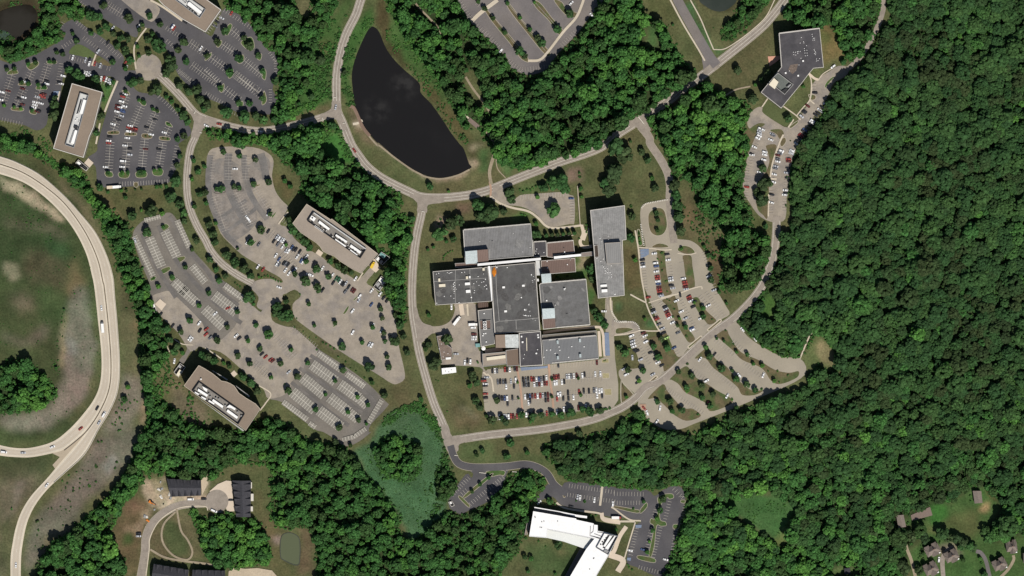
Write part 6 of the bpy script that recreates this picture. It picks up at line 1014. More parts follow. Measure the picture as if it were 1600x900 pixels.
for (cx, cy), (w, d), ang, lab in HOUSES:
    def rc(w_, d_, ox=0, oy=0):
        ca, sa = math.cos(R(ang)), math.sin(R(ang)); return zh(*[v for x, y in ((-w_/2, -d_/2), (w_/2, -d_/2), (w_/2, d_/2), (-w_/2, d_/2)) for v in (cx+ox*ca-oy*sa+x*ca-y*sa, cy+ox*sa+oy*ca+x*sa+y*ca)])
    e, add = gabled('detached_house', lab, 'house', rc(w, d*0.74), 6, 3.6, M_SHIN2, M_WSID, dormers=-1, group='brown-roofed houses in the lower right clearing' if False else 'brown-roofed houses in the wooded clearing')
    for ox, oy, w2, d2 in ((-w*0.27, -d*0.28, w*0.36, d*0.5), (w*0.27, -d*0.28, w*0.34, d*0.5), (w*0.05, d*0.3, w*0.5, d*0.5)):
        o = qh(rc(w2, d2, ox, oy), 6); m01 = tuple((o[0][i]+o[1][i])/2 for i in (0, 1)); m23 = tuple((o[2][i]+o[3][i])/2 for i in (0, 1))
        add('gable', lambda b: (b.prism(offset(o, 0.3), 0, 6), b.face([(*o[1], 6), (*o[2], 6), (*m23, 8.9), (*m01, 8.9)][::-1]), b.face([(*o[3], 6), (*o[0], 6), (*m01, 8.9), (*m23, 8.9)][::-1]), b.face([(*o[0], 6), (*o[1], 6), (*m01, 8.9)]), b.face([(*o[2], 6), (*o[3], 6), (*m23, 8.9)])), M_SHIN2)
    o = qh(rc(10, 10, w*0.1, 0), 9); add('chimney', lambda b: b.prism(o, 6, 10.4), M_WBRICK)
    o = qh(rc(30, 10, w*0.3, d*0.48), 3); add('white_porch', lambda b: b.prism(o, 0, 3), M_UNIT)
gabled('barn', 'small brown barn beside the hard court in the clearing', 'barn', zh(130,290, 205,285, 230,405, 152,418), 4.5, 1.6, M_SHIN2, M_WSID); gabled('barn', 'small brown barn at the northern edge of the grassy clearing', 'barn', zh(900,45, 985,45, 998,165, 918,172), 4.5, 1.6, M_SHIN2, M_WSID)
gabled('shed', 'little dark shed in the small clearing at the lower edge', 'shed', T(4,3, 155,852, 192,850, 196,888, 160,890), 3, 1.3, M_SHIN, M_WBRICK); gabled('detached_house', 'brown house half cut off by the right photo edge', 'house', zh(1405,670, 1460,665, 1470,760, 1408,770), 6, 3, M_SHIN2, M_WSID, group='brown-roofed houses in the wooded clearing')
B = Bld('gatehouse', 'small speckled brown flat-roofed building in the works yard', 'building', T(2,2, 170,302, 207,296, 214,340, 265,378, 268,436, 200,450), 5, mat('speckled_roof', (0.17,0.13,0.105), var=0.2, scale=3, fine=0.35), M_WBRICK, M_PARAG, cw=0.25, ch=0.25); B.box('vent_box', T(2,2, 225,435, 258,432, 258,445, 228,448), 0, 0.8, M_UNIT)
for p in T(2,2, 190,320, 200,350, 185,380, 215,400, 240,410, 210,430): B.vent(p, (1, 1), 0.5)
B = Bld('site_cabin', 'long white flat-roofed cabin beside the yard\'s lawn', 'cabin', T(2,2, 200,502, 289,494, 292,528, 203,540), 4.5, mat('cabin_roof', (0.74,0.74,0.72), var=0.1, scale=4, fine=0.1), M_WSID); 
for p in T(2,2, 225,520, 245,525, 262,512): B.vent(p, (1.2, 1.2), 0.4, M_UNITG)
def enclosure(label, pts, items, hh=3.0):
    o = q(pts); c = (sum(p[0] for p in o)/len(o), sum(p[1] for p in o)/len(o)); e = empty('equipment_enclosure', label, 'enclosure', (*c, 0)); BUILT.append(Reg(pts))
    def add(nm, fn, m):
        b = MB(); fn(b); x = b.build(nm, m); x.data.transform(Matrix.Translation((-c[0], -c[1], 0))); x.parent = e
    add('screen_wall', lambda b: b.ring(o, offset(o, 0.35), 0, hh), M_PARA); add('floor_slab', lambda b: b.poly(offset(o, 0.3), 0.15), M_UNITD)
    for nm, p, z, m in items: add(nm, (lambda p, z: lambda b: b.prism(q(p), 0.15, z))(p, z), m)
zp = lambda *f: Z(500,390,8.04,*f)
enclosure('walled generator yard by the concrete pad below the western office block', T(0,1, 473,120, 492,98, 555,150, 540,170), [('generator', T(0,1, 480,118, 492,108, 508,122, 496,132), 2.6, M_UNIT), ('generator', T(0,1, 515,140, 522,134, 545,152, 538,160), 2, M_UNITD)])
enclosure('walled yard with teal-topped chiller at the tan office block', zp(690,118, 775,28, 882,100, 785,192), [('chiller', zp(765,35, 830,75, 800,115, 745,70), 3.2, M_TEAL), ('chiller', zp(705,120, 735,90, 760,112, 730,145), 2.8, M_UNIT), ('chiller', zp(740,160, 770,130, 795,150, 765,185), 2.8, M_UNITG), ('chiller', zp(800,110, 835,85, 860,105, 825,140), 2.6, M_UNITD)])
enclosure('walled yard of grey sheds near the road behind the tan office block', zp(670,470, 772,332, 842,388, 748,528), [('container', zp(760,350, 800,375, 770,420, 735,390), 2.6, M_UNIT), ('container', zp(700,440, 735,405, 760,430, 725,475), 2.6, M_UNITG), ('container', zp(770,420, 800,400, 815,415, 780,450), 2.4, M_RPALE), ('container', zp(735,480, 760,455, 775,470, 750,505), 2.2, M_UNITG)])
enclosure('walled service yard with a cream-topped container by the curved-front office', zc(80,215, 148,120, 205,160, 130,272), [('container', zc(142,185, 178,208, 132,270, 102,248), 3, M_CREAM), ('chiller', zc(140,135, 165,150, 150,175, 125,158), 2.4, M_UNITG), ('chiller', zc(170,155, 195,168, 182,190, 160,175), 2.2, M_UNITD)])
enclosure('small fenced bin yard in the corner of the dark car park', T(2,3, 242,438, 265,430, 282,458, 262,468), [('bin', T(2,3, 250,440, 260,436, 266,446, 256,450), 1.6, M_UNIT)], 1.8)
enclosure('low walled bin yard on the pad beside the long car park', T(0,2, 950,100, 965,95, 980,145, 965,155), [('bin', T(0,2, 955,105, 965,102, 970,118, 960,122), 1.7, M_UNIT), ('bin', T(0,2, 962,130, 970,128, 974,142, 966,145), 1.7, M_UNITD)], 2)
def wall_thing(label, pts, w, h, m, nm='garden_wall', cat='wall'):
    L, Rr = strip_edges(pts, w); b = MB()
    for i in range(len(L)-1): b.prism(q([L[i], L[i+1], Rr[i+1], Rr[i]]), 0, h)
    o = b.build(nm, m, loc=(*W(pts[0]), 0)); tag(o, label, cat); return o
wall_thing('straight pale wall between visitor car park and lawn', T(2,1, 1049,262, 1066,505), 1.2, 1.6, M_WALK); wall_thing('short pale wall beside the slab block\'s western side', zw2(800,130, 815,300), 1.6, 1.2, M_WALK)
for i in range(5): wall_thing('%s of the five low white walls among the clipped trees, counting from the west' % ordw(i+1), zw2(385+50*i,243-5*i, 412+50*i,240-5*i), 1.0, 1.0, M_WALK)
def tank(label, p, r, h, m):
    o = MB(); c = W(p); o.cyl(c, r, 0, h, 0); x = o.build('storage_tank', m, loc=(*c, 0)); tag(x, label, 'tank'); b = MB(); b.cyl((0, 0), r*1.02, h, h+r*0.35, 0, r2=0.15); b.build('tank_cap', m, x)
tank('round white tank at the edge of the works yard', zw3(687,758)[0], 1.9, 4, M_UNIT)
b = MB(); b.prism(q(zw3(585,700, 640,695, 645,740, 590,745)), 0, 2.6); tag(b.build('skip_container', M_TEAL), 'teal covered skip by the plant building', 'skip')
b = MB(); b.prism(q(Z(130,200,8.04, 298,730, 368,725, 372,762, 300,768)), 0.5, 3); tag(b.build('box_trailer', mat('beige_trailer_paint', (0.55,0.46,0.34), var=0.05, fine=0.05)), 'beige box trailer parked at the lot\'s southern edge', 'trailer')
# ---------------------------------------------------------------- trees
def crown_mesh(name, seed, squash=1.0, clumps=34, leaves=260, tall=False, fine=False):
    rg = random.Random(seed); bm = bmesh.new(); vals = []
    lay = bm.verts.layers.float.new('clump')
    lob = [rg.uniform(0.75, 1.12) for _ in range(7)]
    cent = []
    for i in range(clumps):
        a = rg.uniform(0, 6.283); zz = rg.uniform(-0.45, 1.0); rr_ = math.sqrt(max(0.02, 1-zz*zz)) if zz > 0 else math.sqrt(1-zz*zz)*0.95
        k = lob[int(a/6.284*7)]*rg.uniform(0.55, 0.8)
        c = Vector((math.cos(a)*rr_*k, math.sin(a)*rr_*k, zz*0.66*squash)); s = rg.uniform(0.2, 0.4)
        if tall: c.x *= 0.8; c.y *= 0.8
        if fine: c *= 1.08; s *= 0.68
        cent.append((c, s)); v = rg.random()
        r = bmesh.ops.create_icosphere(bm, subdivisions=2, radius=s)
        M = Matrix.Translation(c)@Matrix.Rotation(rg.uniform(0, 6), 4, 'Z')@Matrix.Diagonal((1, rg.uniform(0.8, 1.1), rg.uniform(0.75, 1.0), 1))
        for q_ in r['verts']:
            q_.co = M @ (q_.co*rg.uniform(0.74, 1.22)); q_[lay] = min(1, max(0, v+rg.uniform(-0.12, 0.12)))
    for i in range(leaves):
        c, s = rg.choice(cent); d = Vector((rg.gauss(0, 1), rg.gauss(0, 1), rg.gauss(0.25, 1))).normalized()
        p = c+d*s*rg.uniform(0.95, 1.35); t = d.orthogonal().normalized(); t.rotate(Matrix.Rotation(rg.uniform(0, 6), 3, d)); u = d.cross(t); w = rg.uniform(0.05, 0.10); tl = d*rg.uniform(-0.05, 0.05); v = rg.random()
        vs_ = [bm.verts.new(p+t*w+tl), bm.verts.new(p+u*w*0.7), bm.verts.new(p-t*w-tl), bm.verts.new(p-u*w*0.7)]
        for x in vs_: x[lay] = v
        bm.faces.new(vs_)
    me = bpy.data.meshes.new(name); bm.to_mesh(me); bm.free(); return me
def trunk_mesh(name, seed, limbs=5):
    rg = random.Random(seed); b = MB()
    def limb(p0, p1, r0, r1):
        d = (p1-p0).normalized(); t = d.orthogonal().normalized(); u = d.cross(t); n = 6
        A = [tuple(p0+(t*math.cos(6.283*i/n)+u*math.sin(6.283*i/n))*r0) for i in range(n)]; C_ = [tuple(p1+(t*math.cos(6.283*i/n)+u*math.sin(6.283*i/n))*r1) for i in range(n)]
        for i in range(n): b.face([A[i], A[(i+1) % n], C_[(i+1) % n], C_[i]])
    limb(Vector((0, 0, -0.1)), Vector((0, 0, 0.55)), 0.09, 0.065)
    for i in range(limbs):
        a = 6.283*i/limbs+rg.uniform(-0.4, 0.4); limb(Vector((0, 0, rg.uniform(0.4, 0.55))), Vector((math.cos(a)*0.5, math.sin(a)*0.5, rg.uniform(0.75, 1.1))), 0.045, 0.015)
    me = bpy.data.meshes.new(name); me.from_pydata(b.v, [], b.f); me.materials.append(M_BARK); return me
CROWNS = [crown_mesh('crown', 100+i, squash=random.uniform(0.85, 1.15)) for i in range(8)]
for c in CROWNS: c.materials.append(M_LEAF2)
TRUNK = trunk_mesh('trunk', 5)
BUSHM = [crown_mesh('bush', 200+i, squash=0.75, clumps=14, leaves=90) for i in range(4)]
for c in BUSHM: c.materials.append(M_BUSH)
def tl(c, r, s): 
    v = [float(x) for x in s.replace(',', ' ').split()]
    return [(320*c+v[i]/4, 225*r+v[i+1]/4, v[i+2]/4) for i in range(0, len(v), 3)]
TREES = (tl(0,0, '650,30,22 575,95,36 805,110,28 935,95,22 1000,150,25 620,100,26 665,165,25 625,195,22 570,205,20 710,210,20 755,235,25 800,240,25 730,285,28 785,315,28 870,185,18 890,155,17 955,215,18 925,245,25 990,280,40 930,325,20 1150,260,28 1110,310,25 1165,385,22 1060,370,38 1075,410,34 1040,450,30 480,255,22 455,210,15 355,330,17 395,335,20 815,375,26 785,430,18 705,385,20 870,350,14 858,290,16 45,435,17 92,430,17 178,403,17 222,390,18 310,385,15 340,390,15 135,515,17 178,525,18 240,530,16 280,548,17 25,660,15 90,670,13 130,680,13 200,690,14 435,430,25 490,470,44 600,490,28 710,515,17 675,545,15 645,620,18 625,720,25 600,830,22 340,650,28 340,720,35 345,610,20 830,510,30 880,500,25 945,575,25 985,560,30 1040,605,17 1075,635,18 1110,680,20 1150,720,28 1170,760,25 785,570,14 870,625,14 900,640,17 955,680,14 985,695,14 1110,870,20 1150,845,22 1120,530,30 1180,570,30 1230,560,28 1250,620,30 1275,680,25')
 + tl(0,1, '675,180,17 765,180,17 800,180,15 880,175,19 900,178,17 965,165,14 1000,160,16 1125,70,22 1110,130,22 1095,225,44 625,270,22 675,300,13 760,290,14 790,292,11 980,268,15 1005,265,14 1040,265,14 845,285,8 885,282,10 1065,330,35 825,445,35 945,415,38 885,415,12 1015,435,18 1020,520,14 920,545,27 1125,370,32 1150,430,28 1150,480,22 1210,105,18 1200,220,16 1240,170,20 1250,310,20 1215,390,18 1230,600,25 1200,660,15 1160,770,18 1075,830,18 990,890,18 380,195,14 785,335,16')
 + tl(1,0, '130,190,24 80,260,21 15,345,20 250,130,18 245,235,21 278,282,29 335,342,21 217,362,26 155,450,26 360,440,23 97,545,21 357,612,23 212,640,21 280,645,20 440,505,30 440,690,25 15,650,30 140,700,35 250,730,38 320,720,34 370,745,30 435,745,25 500,830,25 600,795,20 665,780,20 795,780,25 305,835,15 870,450,20 775,125,18 655,235,14 720,370,30 665,600,22')
 + tl(1,1, '115,45,20 220,70,22 320,95,20 235,10,22 75,280,21 107,275,21 185,265,21 215,270,19 305,245,21 400,235,24 410,435,21 350,530,27 285,612,21 0,140,17 5,300,19 10,370,17 70,495,15 25,500,24 50,560,28 65,610,27 140,690,34 190,740,31 250,770,31 290,820,27 340,830,11 205,655,11 555,540,27 590,572,26 622,606,26 655,642,26 540,505,19 785,730,26 830,757,26 872,782,24 915,800,20 565,810,20 635,730,19 700,775,27 770,825,21 635,855,31 705,890,21 510,630,14 500,230,18 535,265,18 525,470,22 90,850,20 130,825,20 30,720,25 70,780,20')
 + tl(1,2, '25,30,22 205,145,20 140,240,20 320,230,20 270,330,18 400,285,25 345,380,20 205,420,22 80,325,22 280,470,20 475,470,20 540,385,17 415,560,16 520,640,22 580,550,22 645,465,20 865,510,19 815,580,16 755,665,14 695,755,19 895,775,17 955,680,17 1020,730,17 960,820,21 1010,850,12 840,870,19 710,10,22 650,100,17 815,220,18 685,235,14 1100,130,20 1110,185,20 1050,245,18 1120,280,20 1125,330,21 985,340,17 1190,330,27 1140,430,17 1150,490,22 860,365,30 1030,490,35 1045,590,18 1120,670,20 455,110,36 480,170,38 525,170,34 440,155,28 510,80,20 1190,170,20 1220,230,24 1240,300,24 1265,400,24 280,50,34 305,100,14 120,470,15 155,490,18 240,550,25 290,590,28 330,640,28 20,430,28 60,450,25')
 + tl(0,2, '1245,110,18 1185,200,20 1130,270,22 1040,250,28 1060,320,22 1110,360,25 1085,395,22 1140,405,18 1040,355,12 800,620,18 780,690,20 1270,420,25 350,500,13 400,135,8')
 + tl(2,1, '125,260,28 245,297,11 255,490,42 305,470,44 190,560,40 275,590,22 230,610,14 150,643,13 115,660,12 425,375,40 500,425,50 445,450,36 590,420,27 625,295,40 640,340,30 800,330,17 900,415,40 895,235,36 950,225,40 840,270,26 975,275,30 1070,280,17 1075,330,14 790,560,27 790,500,17 15,465,22 1130,780,28 1140,840,28')
 + tl(3,1, '170,45,21 205,100,21 235,215,18 255,270,28 262,430,21 270,475,17 268,540,16 15,18,60 68,55,48 2,165,54 -12,230,50 -55,240,38 -32,285,42 100,-15,12 110,450,22 100,580,27 130,725,17 420,655,12 375,250,38 385,315,37 392,380,34 402,450,34 415,540,31 590,695,20 615,712,14 600,775,19 605,850,19 930,150,29 940,250,38 920,340,38 890,300,22 945,515,19 560,640,14 625,540,13')
 + tl(3,2, '30,365,20 65,400,24 85,510,24 180,515,19 155,580,17 75,680,14 290,315,20 245,360,24 330,370,24 275,430,21 190,195,13 395,235,15 405,190,12 445,245,18 555,125,18 555,175,19 655,25,15 700,95,12 805,215,19 850,260,20 895,300,20 930,360,18 985,355,21 1045,400,24 570,370,18 595,425,25 640,315,11 685,330,12 765,400,14 830,415,16 868,475,14 925,485,17 1000,580,16 670,500,26 735,515,14 760,565,24 825,600,22 880,635,22 400,520,20 485,545,22 450,620,20 455,640,17 545,605,21 550,680,24 615,660,20 595,735,20 345,705,24 360,770,19 270,710,20 425,760,20 175,795,15 760,750,18 500,90,11')
 + tl(2,2, '240,315,30 120,350,22 100,380,19 155,470,38 395,550,29 420,590,27 375,610,19 415,700,22 440,740,27 480,800,14 520,820,27 575,810,22 600,835,24 700,790,25 770,800,24 760,830,19 825,790,21 890,785,24 945,790,21 1005,775,27 1085,755,24 1130,770,27 1190,760,24 545,700,21 680,690,9 675,590,10 890,570,12 890,680,12 1055,565,12 1070,670,14 120,170,16 72,695,19 90,750,11 1150,140,24 1180,180,27 1215,225,24 1062,906,22')
 + tl(3,0, '770,435,30 865,615,30 1090,740,24 880,530,14 960,450,28 920,500,21 365,155,10 1180,540,14')
 + tl(4,0, '150,385,24 190,320,20') + tl(2,3, '420,145,17 455,115,20 605,150,24 735,130,18 860,170,11 495,285,15 440,328,15 390,372,15 875,430,22 930,700,28 630,66,22 720,780,19 760,790,19 740,870,14 910,885,11')
 + tl(3,3, '305,415,20 285,485,20 265,540,17 240,615,17 220,685,12 205,750,16 182,435,14 10,610,14') + tl(1,3, '820,60,20 910,85,16 860,90,14') + tl(4,3, '900,800,17 1005,790,14 650,760,14 655,655,32 770,630,36 812,655,32 855,662,28 905,680,36 938,705,32 888,712,28 962,720,22 1056,664,34 1090,612,25 1145,545,25 580,655,36 562,628,24 622,858,28 520,840,46 1030,890,24')
 + tl(2,0, '430,10,17 470,50,20 520,115,18 595,205,18 690,320,27 720,350,22 610,20,16 690,110,15 750,185,18 800,235,24 830,265,22 780,15,12 920,180,28 1000,80,26'))
CONES = tl(2,1, '855,565,16 890,560,16 925,560,16 960,555,16 995,550,16 1030,550,19')
SHRUBL = (tl(0,0, '700,830,8 720,828,8 810,838,7 835,838,7 910,850,8 935,850,7 1020,865,8 1050,868,8 1055,775,10 785,598,9 200,700,8')
 + tl(1,1, '395,825,10 415,835,9 430,845,10 445,850,9 460,858,9 475,862,8 375,825,9 358,835,8 190,868,8 205,880,8 220,890,8')
 + tl(1,2, '700,385,9 655,310,6 695,310,6 560,245,7 575,190,6 595,40,8 740,340,9 760,350,9 785,365,10 810,380,9 835,430,8 880,460,8 910,500,7 945,520,7 615,270,6 500,600,7 1000,560,8 1160,300,7')
 + tl(2,1, '215,700,9 225,690,8 240,680,9 255,672,8 270,668,8 210,720,9 1105,505,9 1105,550,9 1103,525,8 735,285,11 755,290,10 770,275,11 790,265,11 710,295,10 690,285,9 195,470,10 215,510,10 180,500,9 205,530,9 230,520,9 700,440,11 720,445,11 1060,180,12 1065,205,11 920,830,12 940,835,11 985,825,10 1060,590,9')
 + tl(3,1, '300,790,9 295,740,8 270,720,8 295,680,10 1070,385,9 1080,210,10 155,560,11 158,590,12 160,615,10 105,390,12 330,855,7 320,858,7 430,430,7 460,450,7 470,430,6 480,500,7 495,540,8 520,550,8 460,480,7 575,660,8')
 + tl(3,2, '95,380,10 365,180,10 375,130,8 450,300,10 610,195,8 745,350,8 960,520,8 1020,520,9 1085,545,9 1030,590,9 695,265,9 920,630,10 455,475,10 735,695,10 522,790,11 330,70,7 345,80,7 330,20,8')
 + tl(2,2, '425,465,11 1230,755,12 1250,750,11 1215,758,10 180,580,6 165,575,6 235,770,7 545,150,5 1215,455,6 1225,452,6') + tl(2,3, '1040,430,9 1095,435,12 805,680,9 850,715,8 890,440,10 910,450,9 1130,525,12 1150,530,11 1165,520,10 690,340,8') + tl(3,3, '118,480,10 90,845,9 110,860,9 85,830,9')
 + tl(4,3, '555,570,11 590,570,11 625,560,11 655,550,11 1015,820,11 755,690,10 945,400,10 945,430,9') + tl(0,2, '465,35,7 890,645,10 1105,625,11 790,125,9 745,750,7 720,860,8 765,850,9') + tl(0,3, '615,60,11 460,370,11 235,560,14 420,320,8 390,305,8 500,320,7 295,730,12 370,650,10 430,270,8 75,480,10 600,205,6')
 + tl(0,1, '470,710,9 305,200,7 850,830,10 960,840,11') + tl(3,0, '340,160,7 620,175,6 835,860,7 1100,880,6'))
ANCH = [(20,110,'by the western photo edge lot'),(60,130,'in the westernmost dark lot'),(105,95,'round the lawn wedge of western lot'),(150,25,'between the two upper dark lots'),(165,60,'in the strip under the upper lot'),(205,55,'along the lane beside the turning circle'),(235,75,'just north of the pale turning circle'),(275,115,'on the slope east of turning circle'),(300,150,'beside the road below the great lot'),(290,85,'on islands at the great dark lot\'s west'),(350,75,'on middle islands of the great dark lot'),(405,95,'on eastern islands of the great dark lot'),(360,180,'in the row under the great dark lot'),(440,200,'along the road west of pond junction'),(500,195,'beside the road near the pond junction'),(125,110,'at the north end of western office'),(85,175,'on the west side of western office'),(158,165,'on the east side of western office'),(205,150,'on islands of the bay-marked western lot'),(245,155,'in the hedge row by the pale road'),(180,268,'on the southern islands of western lot'),(240,268,'at the southern edge of western lot'),(275,245,'on the eastern side of western lot'),(225,335,'round the small meadow by the highway belt'),(265,325,'at the top of the long lot'),(305,345,'along the curved road beside long lot'),(255,400,'on islands in the long lot\'s north'),
 (345,245,'in the north of the fan-shaped lot'),(385,290,'in the middle of the fan-shaped lot'),(425,285,'on the fan-shaped lot\'s eastern edge'),(395,370,'in the south of the fan-shaped lot'),(335,370,'in the belt beside the curved road'),(375,425,'in the belt above the plaza'),(470,380,'along the front of tan office block'),(540,425,'along the southern front of tan office'),(455,410,'among cars facing the tan office block'),(490,445,'in the bays south of tan office'),(530,470,'in the wide lot south of tan office'),(595,500,'on the wide lot\'s eastern islands'),(625,500,'along the wide lot\'s road-side edge'),(445,485,'in the clump below the plaza'),(395,485,'in the hedge point west of plaza'),(350,490,'on the long lot\'s central islands'),(330,540,'in the long lot near curved office'),(410,535,'beside the cross lane of long lot'),(470,570,'on islands in the long lot\'s middle'),(530,610,'among the white bays of long lot'),(565,640,'among the southernmost white bays'),(535,545,'on the verge between the two lots'),(590,590,'at the south end of dividing verge'),(380,590,'along the front of curved office'),(275,540,'on the lawn west of curved office'),(285,520,'by the drive to curved office'),(205,610,'on the gravel bank by the highway'),(85,570,'in the meadow inside the highway curve'),
 (700,345,'on the lawn west of grey hall'),(690,375,'on the works lawn by the road'),(755,330,'in the large clump north of works'),(800,310,'beside the visitor lot entrance'),(865,330,'on the visitor lot circle'),(870,285,'on the lawn north of visitor lot'),(910,305,'beside the straight pale wall'),(840,355,'beside the grey hall\'s eastern end'),(920,425,'in the courtyard west of slab block'),(950,270,'on the great lawn above slab block'),(1005,250,'on the lawn inside the loop road'),(1022,345,'on the oval loop island'),(990,365,'along the slab block\'s east side'),(1060,310,'in the row east of loop road'),(1110,410,'on the east lot\'s outer edge'),(1080,375,'in the rough ground east of loop'),(1035,400,'on the east lot\'s first strip'),(1050,495,'on the east lot\'s lower strip'),(1095,490,'on the east lot\'s outer strip'),(1030,540,'between the inner and east lots'),(975,555,'on the lawn by the inner lot'),(1000,590,'at the inner lot\'s southern tip'),
 (935,495,'by the path below slab block'),(680,545,'around the speckled gatehouse'),(740,600,'west of the southern lot'),(770,655,'in the southern lot\'s western hedge'),(830,648,'in the southern lot\'s middle hedge'),(900,643,'in the southern lot\'s eastern hedge'),(790,625,'inside the southern lot\'s western half'),(890,605,'inside the southern lot\'s eastern half'),(660,630,'on the verge of the mill road'),(670,495,'on the rounded lawn of works'),
 (1105,530,'in the forest lot\'s northern strip'),(1185,540,'along the forest lot\'s woodland edge'),(1175,575,'on the forest lot\'s first strip'),(1135,585,'on the forest lot\'s second strip'),(1165,600,'towards the forest lot\'s southern road'),(1090,600,'on the forest lot\'s third strip'),(1050,630,'on the forest lot\'s fourth strip'),(1110,640,'at the forest lot\'s southern end'),(1010,650,'at the forest lot\'s western corner'),
 (1195,280,'on the hillside lot\'s long island'),(1185,225,'in the hillside lot\'s north'),(1230,310,'at the hillside lot\'s lower edge'),(1200,355,'below the hillside lot'),(1175,150,'west of the charcoal-roofed office'),(1150,110,'on the lawn beside the northern road'),(1225,165,'south of the charcoal-roofed office'),(1320,90,'by the track at the wooded hill'),(1050,40,'beside the short asphalt lane'),
 (745,705,'on the lawn under the south road'),(800,710,'beside the dark entrance drive'),(750,755,'on the strip of the corner lot'),(860,785,'before the white school building'),(830,870,'on the lawn of the white building'),(1025,800,'on the long island of lower lot'),(1005,785,'in the lower lot\'s northern bays'),(930,780,'by the white building\'s entrance'),(980,880,'at the lower lot\'s southern corner'),(530,695,'at the long lot\'s southern point'),(1430,815,'by the hard court in the clearing'),(1540,850,'on the lawn between the houses'),(1450,870,'beside the private drive houses'),(1515,780,'beside the northern barn'),(110,780,'on the slope beside the highway ramp'),
 (760,20,'in the upper lot\'s western strip'),(800,60,'in the upper lot\'s central strip'),(870,40,'in the upper lot\'s eastern strip'),(700,280,'on the pond bank verge'),(530,35,'on the scrub by the pond road'),(440,120,'on the dark lot\'s wooded edge')]
def near(p): return min(ANCH, key=lambda a: (a[0]-p[0])**2+(a[1]-p[1])**2)[2]
TREES.sort(key=lambda t: -t[2])
IND = TREES[:318]; REST = TREES[318:]
def label_all(items, noun):
    """items: list of (obj, px, py, kind word); the ordinal runs from the west within a place and kind"""
    grp = {}
    for it in items: grp.setdefault((near(it[1:3]), it[3]), []).append(it)
    for (pl, kw), L_ in grp.items():
        L_.sort(key=lambda i: i[1])
        for k, it in enumerate(L_):
            it[0]['label'] = ('%s %s %s' % (kw, noun, pl)) if len(L_) == 1 else '%s %s %s, %s from the west' % (kw, noun, pl, ordw(k+1))
items = []
rt = random.Random(11)
for x, y, r in IND:
    rad = r*S*0.99; x2, y2 = x, y+0.15*r; c = W((x2, y2), rad)
    rad *= rt.uniform(0.82, 1.14); hgt = rad*rt.uniform(0.9, 1.1)+1.3
    t = bpy.data.objects.new('tree', None); COL.objects.link(t); t.location = (*c, 0); t.rotation_euler = (0, 0, rt.uniform(0, 6.28)); t['category'] = 'tree'; t['group'] = 'separate trees of the lots, lawns and roadsides'; t.empty_display_size = 0.5
    cr = link('crown', rt.choice(CROWNS), t); cr.location = (0, 0, hgt); cr.scale = (rad*rt.uniform(0.98, 1.18), rad*rt.uniform(0.98, 1.18), rad*rt.uniform(0.9, 1.25))
    tr = link('trunk', TRUNK, t); k = hgt+rad*0.3; tr.scale = (rad*0.9, rad*0.9, k)
    items.append((t, x, y, 'small round-crowned' if rad < 2.6 else ('mid-sized round-crowned' if rad < 4.0 else 'large spreading')))
label_all(items, 'tree')
CONE = crown_mesh('crown', 401, squash=1.0, tall=True); CONE.materials.append(M_LEAF2)
for k, (x, y, r) in enumerate(CONES):
    c = W((x, y+1.5), 4); t = empty('clipped_tree', '%s of the six clipped narrow trees in a row, counting from the west' % ordw(k+1), 'clipped tree', (*c, 0), rt.uniform(0, 6), 'row of clipped trees beside the brown roof')
    cr = link('crown', CONE, t); cr.location = (0, 0, 4.2); cr.scale = (2.3, 2.5, 4.4); tr = link('trunk', TRUNK, t); tr.scale = (1.6, 1.6, 4)
items = []
for x, y, r in SHRUBL:
    rad = r*S*0.95; o = link('shrub', rt.choice(BUSHM)); o.location = (*W((x, y)), rad*0.5); o.scale = (rad, rad, rad*0.95); o.rotation_euler = (0, 0, rt.uniform(0, 6.28)); o['category'] = 'shrub'; o['group'] = 'low shrubs of the beds and banks'
    items.append((o, x, y, 'low rounded'))
label_all(items, 'shrub')
# massed woodland and undergrowth: points that carry plants
def lib_collection(name, meshes):
    c = bpy.data.collections.new(name)
    for m in meshes:
        o = bpy.data.objects.new('plant_%02d' % len(c.objects), m); c.objects.link(o)
    return c
def forest_tree_mesh(seed, mat_, n=62, lv=420, fl=1.0):
    cm = crown_mesh('woodland_crown', seed, squash=random.uniform(0.85, 1.1)*fl, clumps=n, leaves=lv, fine=True)
    bm = bmesh.new(); bm.from_mesh(cm); bm.verts.ensure_lookup_table()
    for v in bm.verts: v.co.z += 1.35
    tm = TRUNK.copy(); n0 = len(bm.faces); bm.from_mesh(tm); bm.faces.ensure_lookup_table()
    for f in bm.faces[n0:]: f.material_index = 1
    bm.to_mesh(cm); bm.free(); cm.materials.clear(); cm.materials.append(mat_); cm.materials.append(M_BARK); return cm
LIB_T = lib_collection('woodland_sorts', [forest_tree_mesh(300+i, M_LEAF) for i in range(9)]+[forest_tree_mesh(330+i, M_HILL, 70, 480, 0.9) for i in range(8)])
LIB_B = lib_collection('bush_sorts', BUSHM)
mm2 = [m.copy() for m in BUSHM[:3]]
for m in mm2: m.materials.clear(); m.materials.append(M_MARSH)
LIB_M = lib_collection('marsh_sorts', mm2)
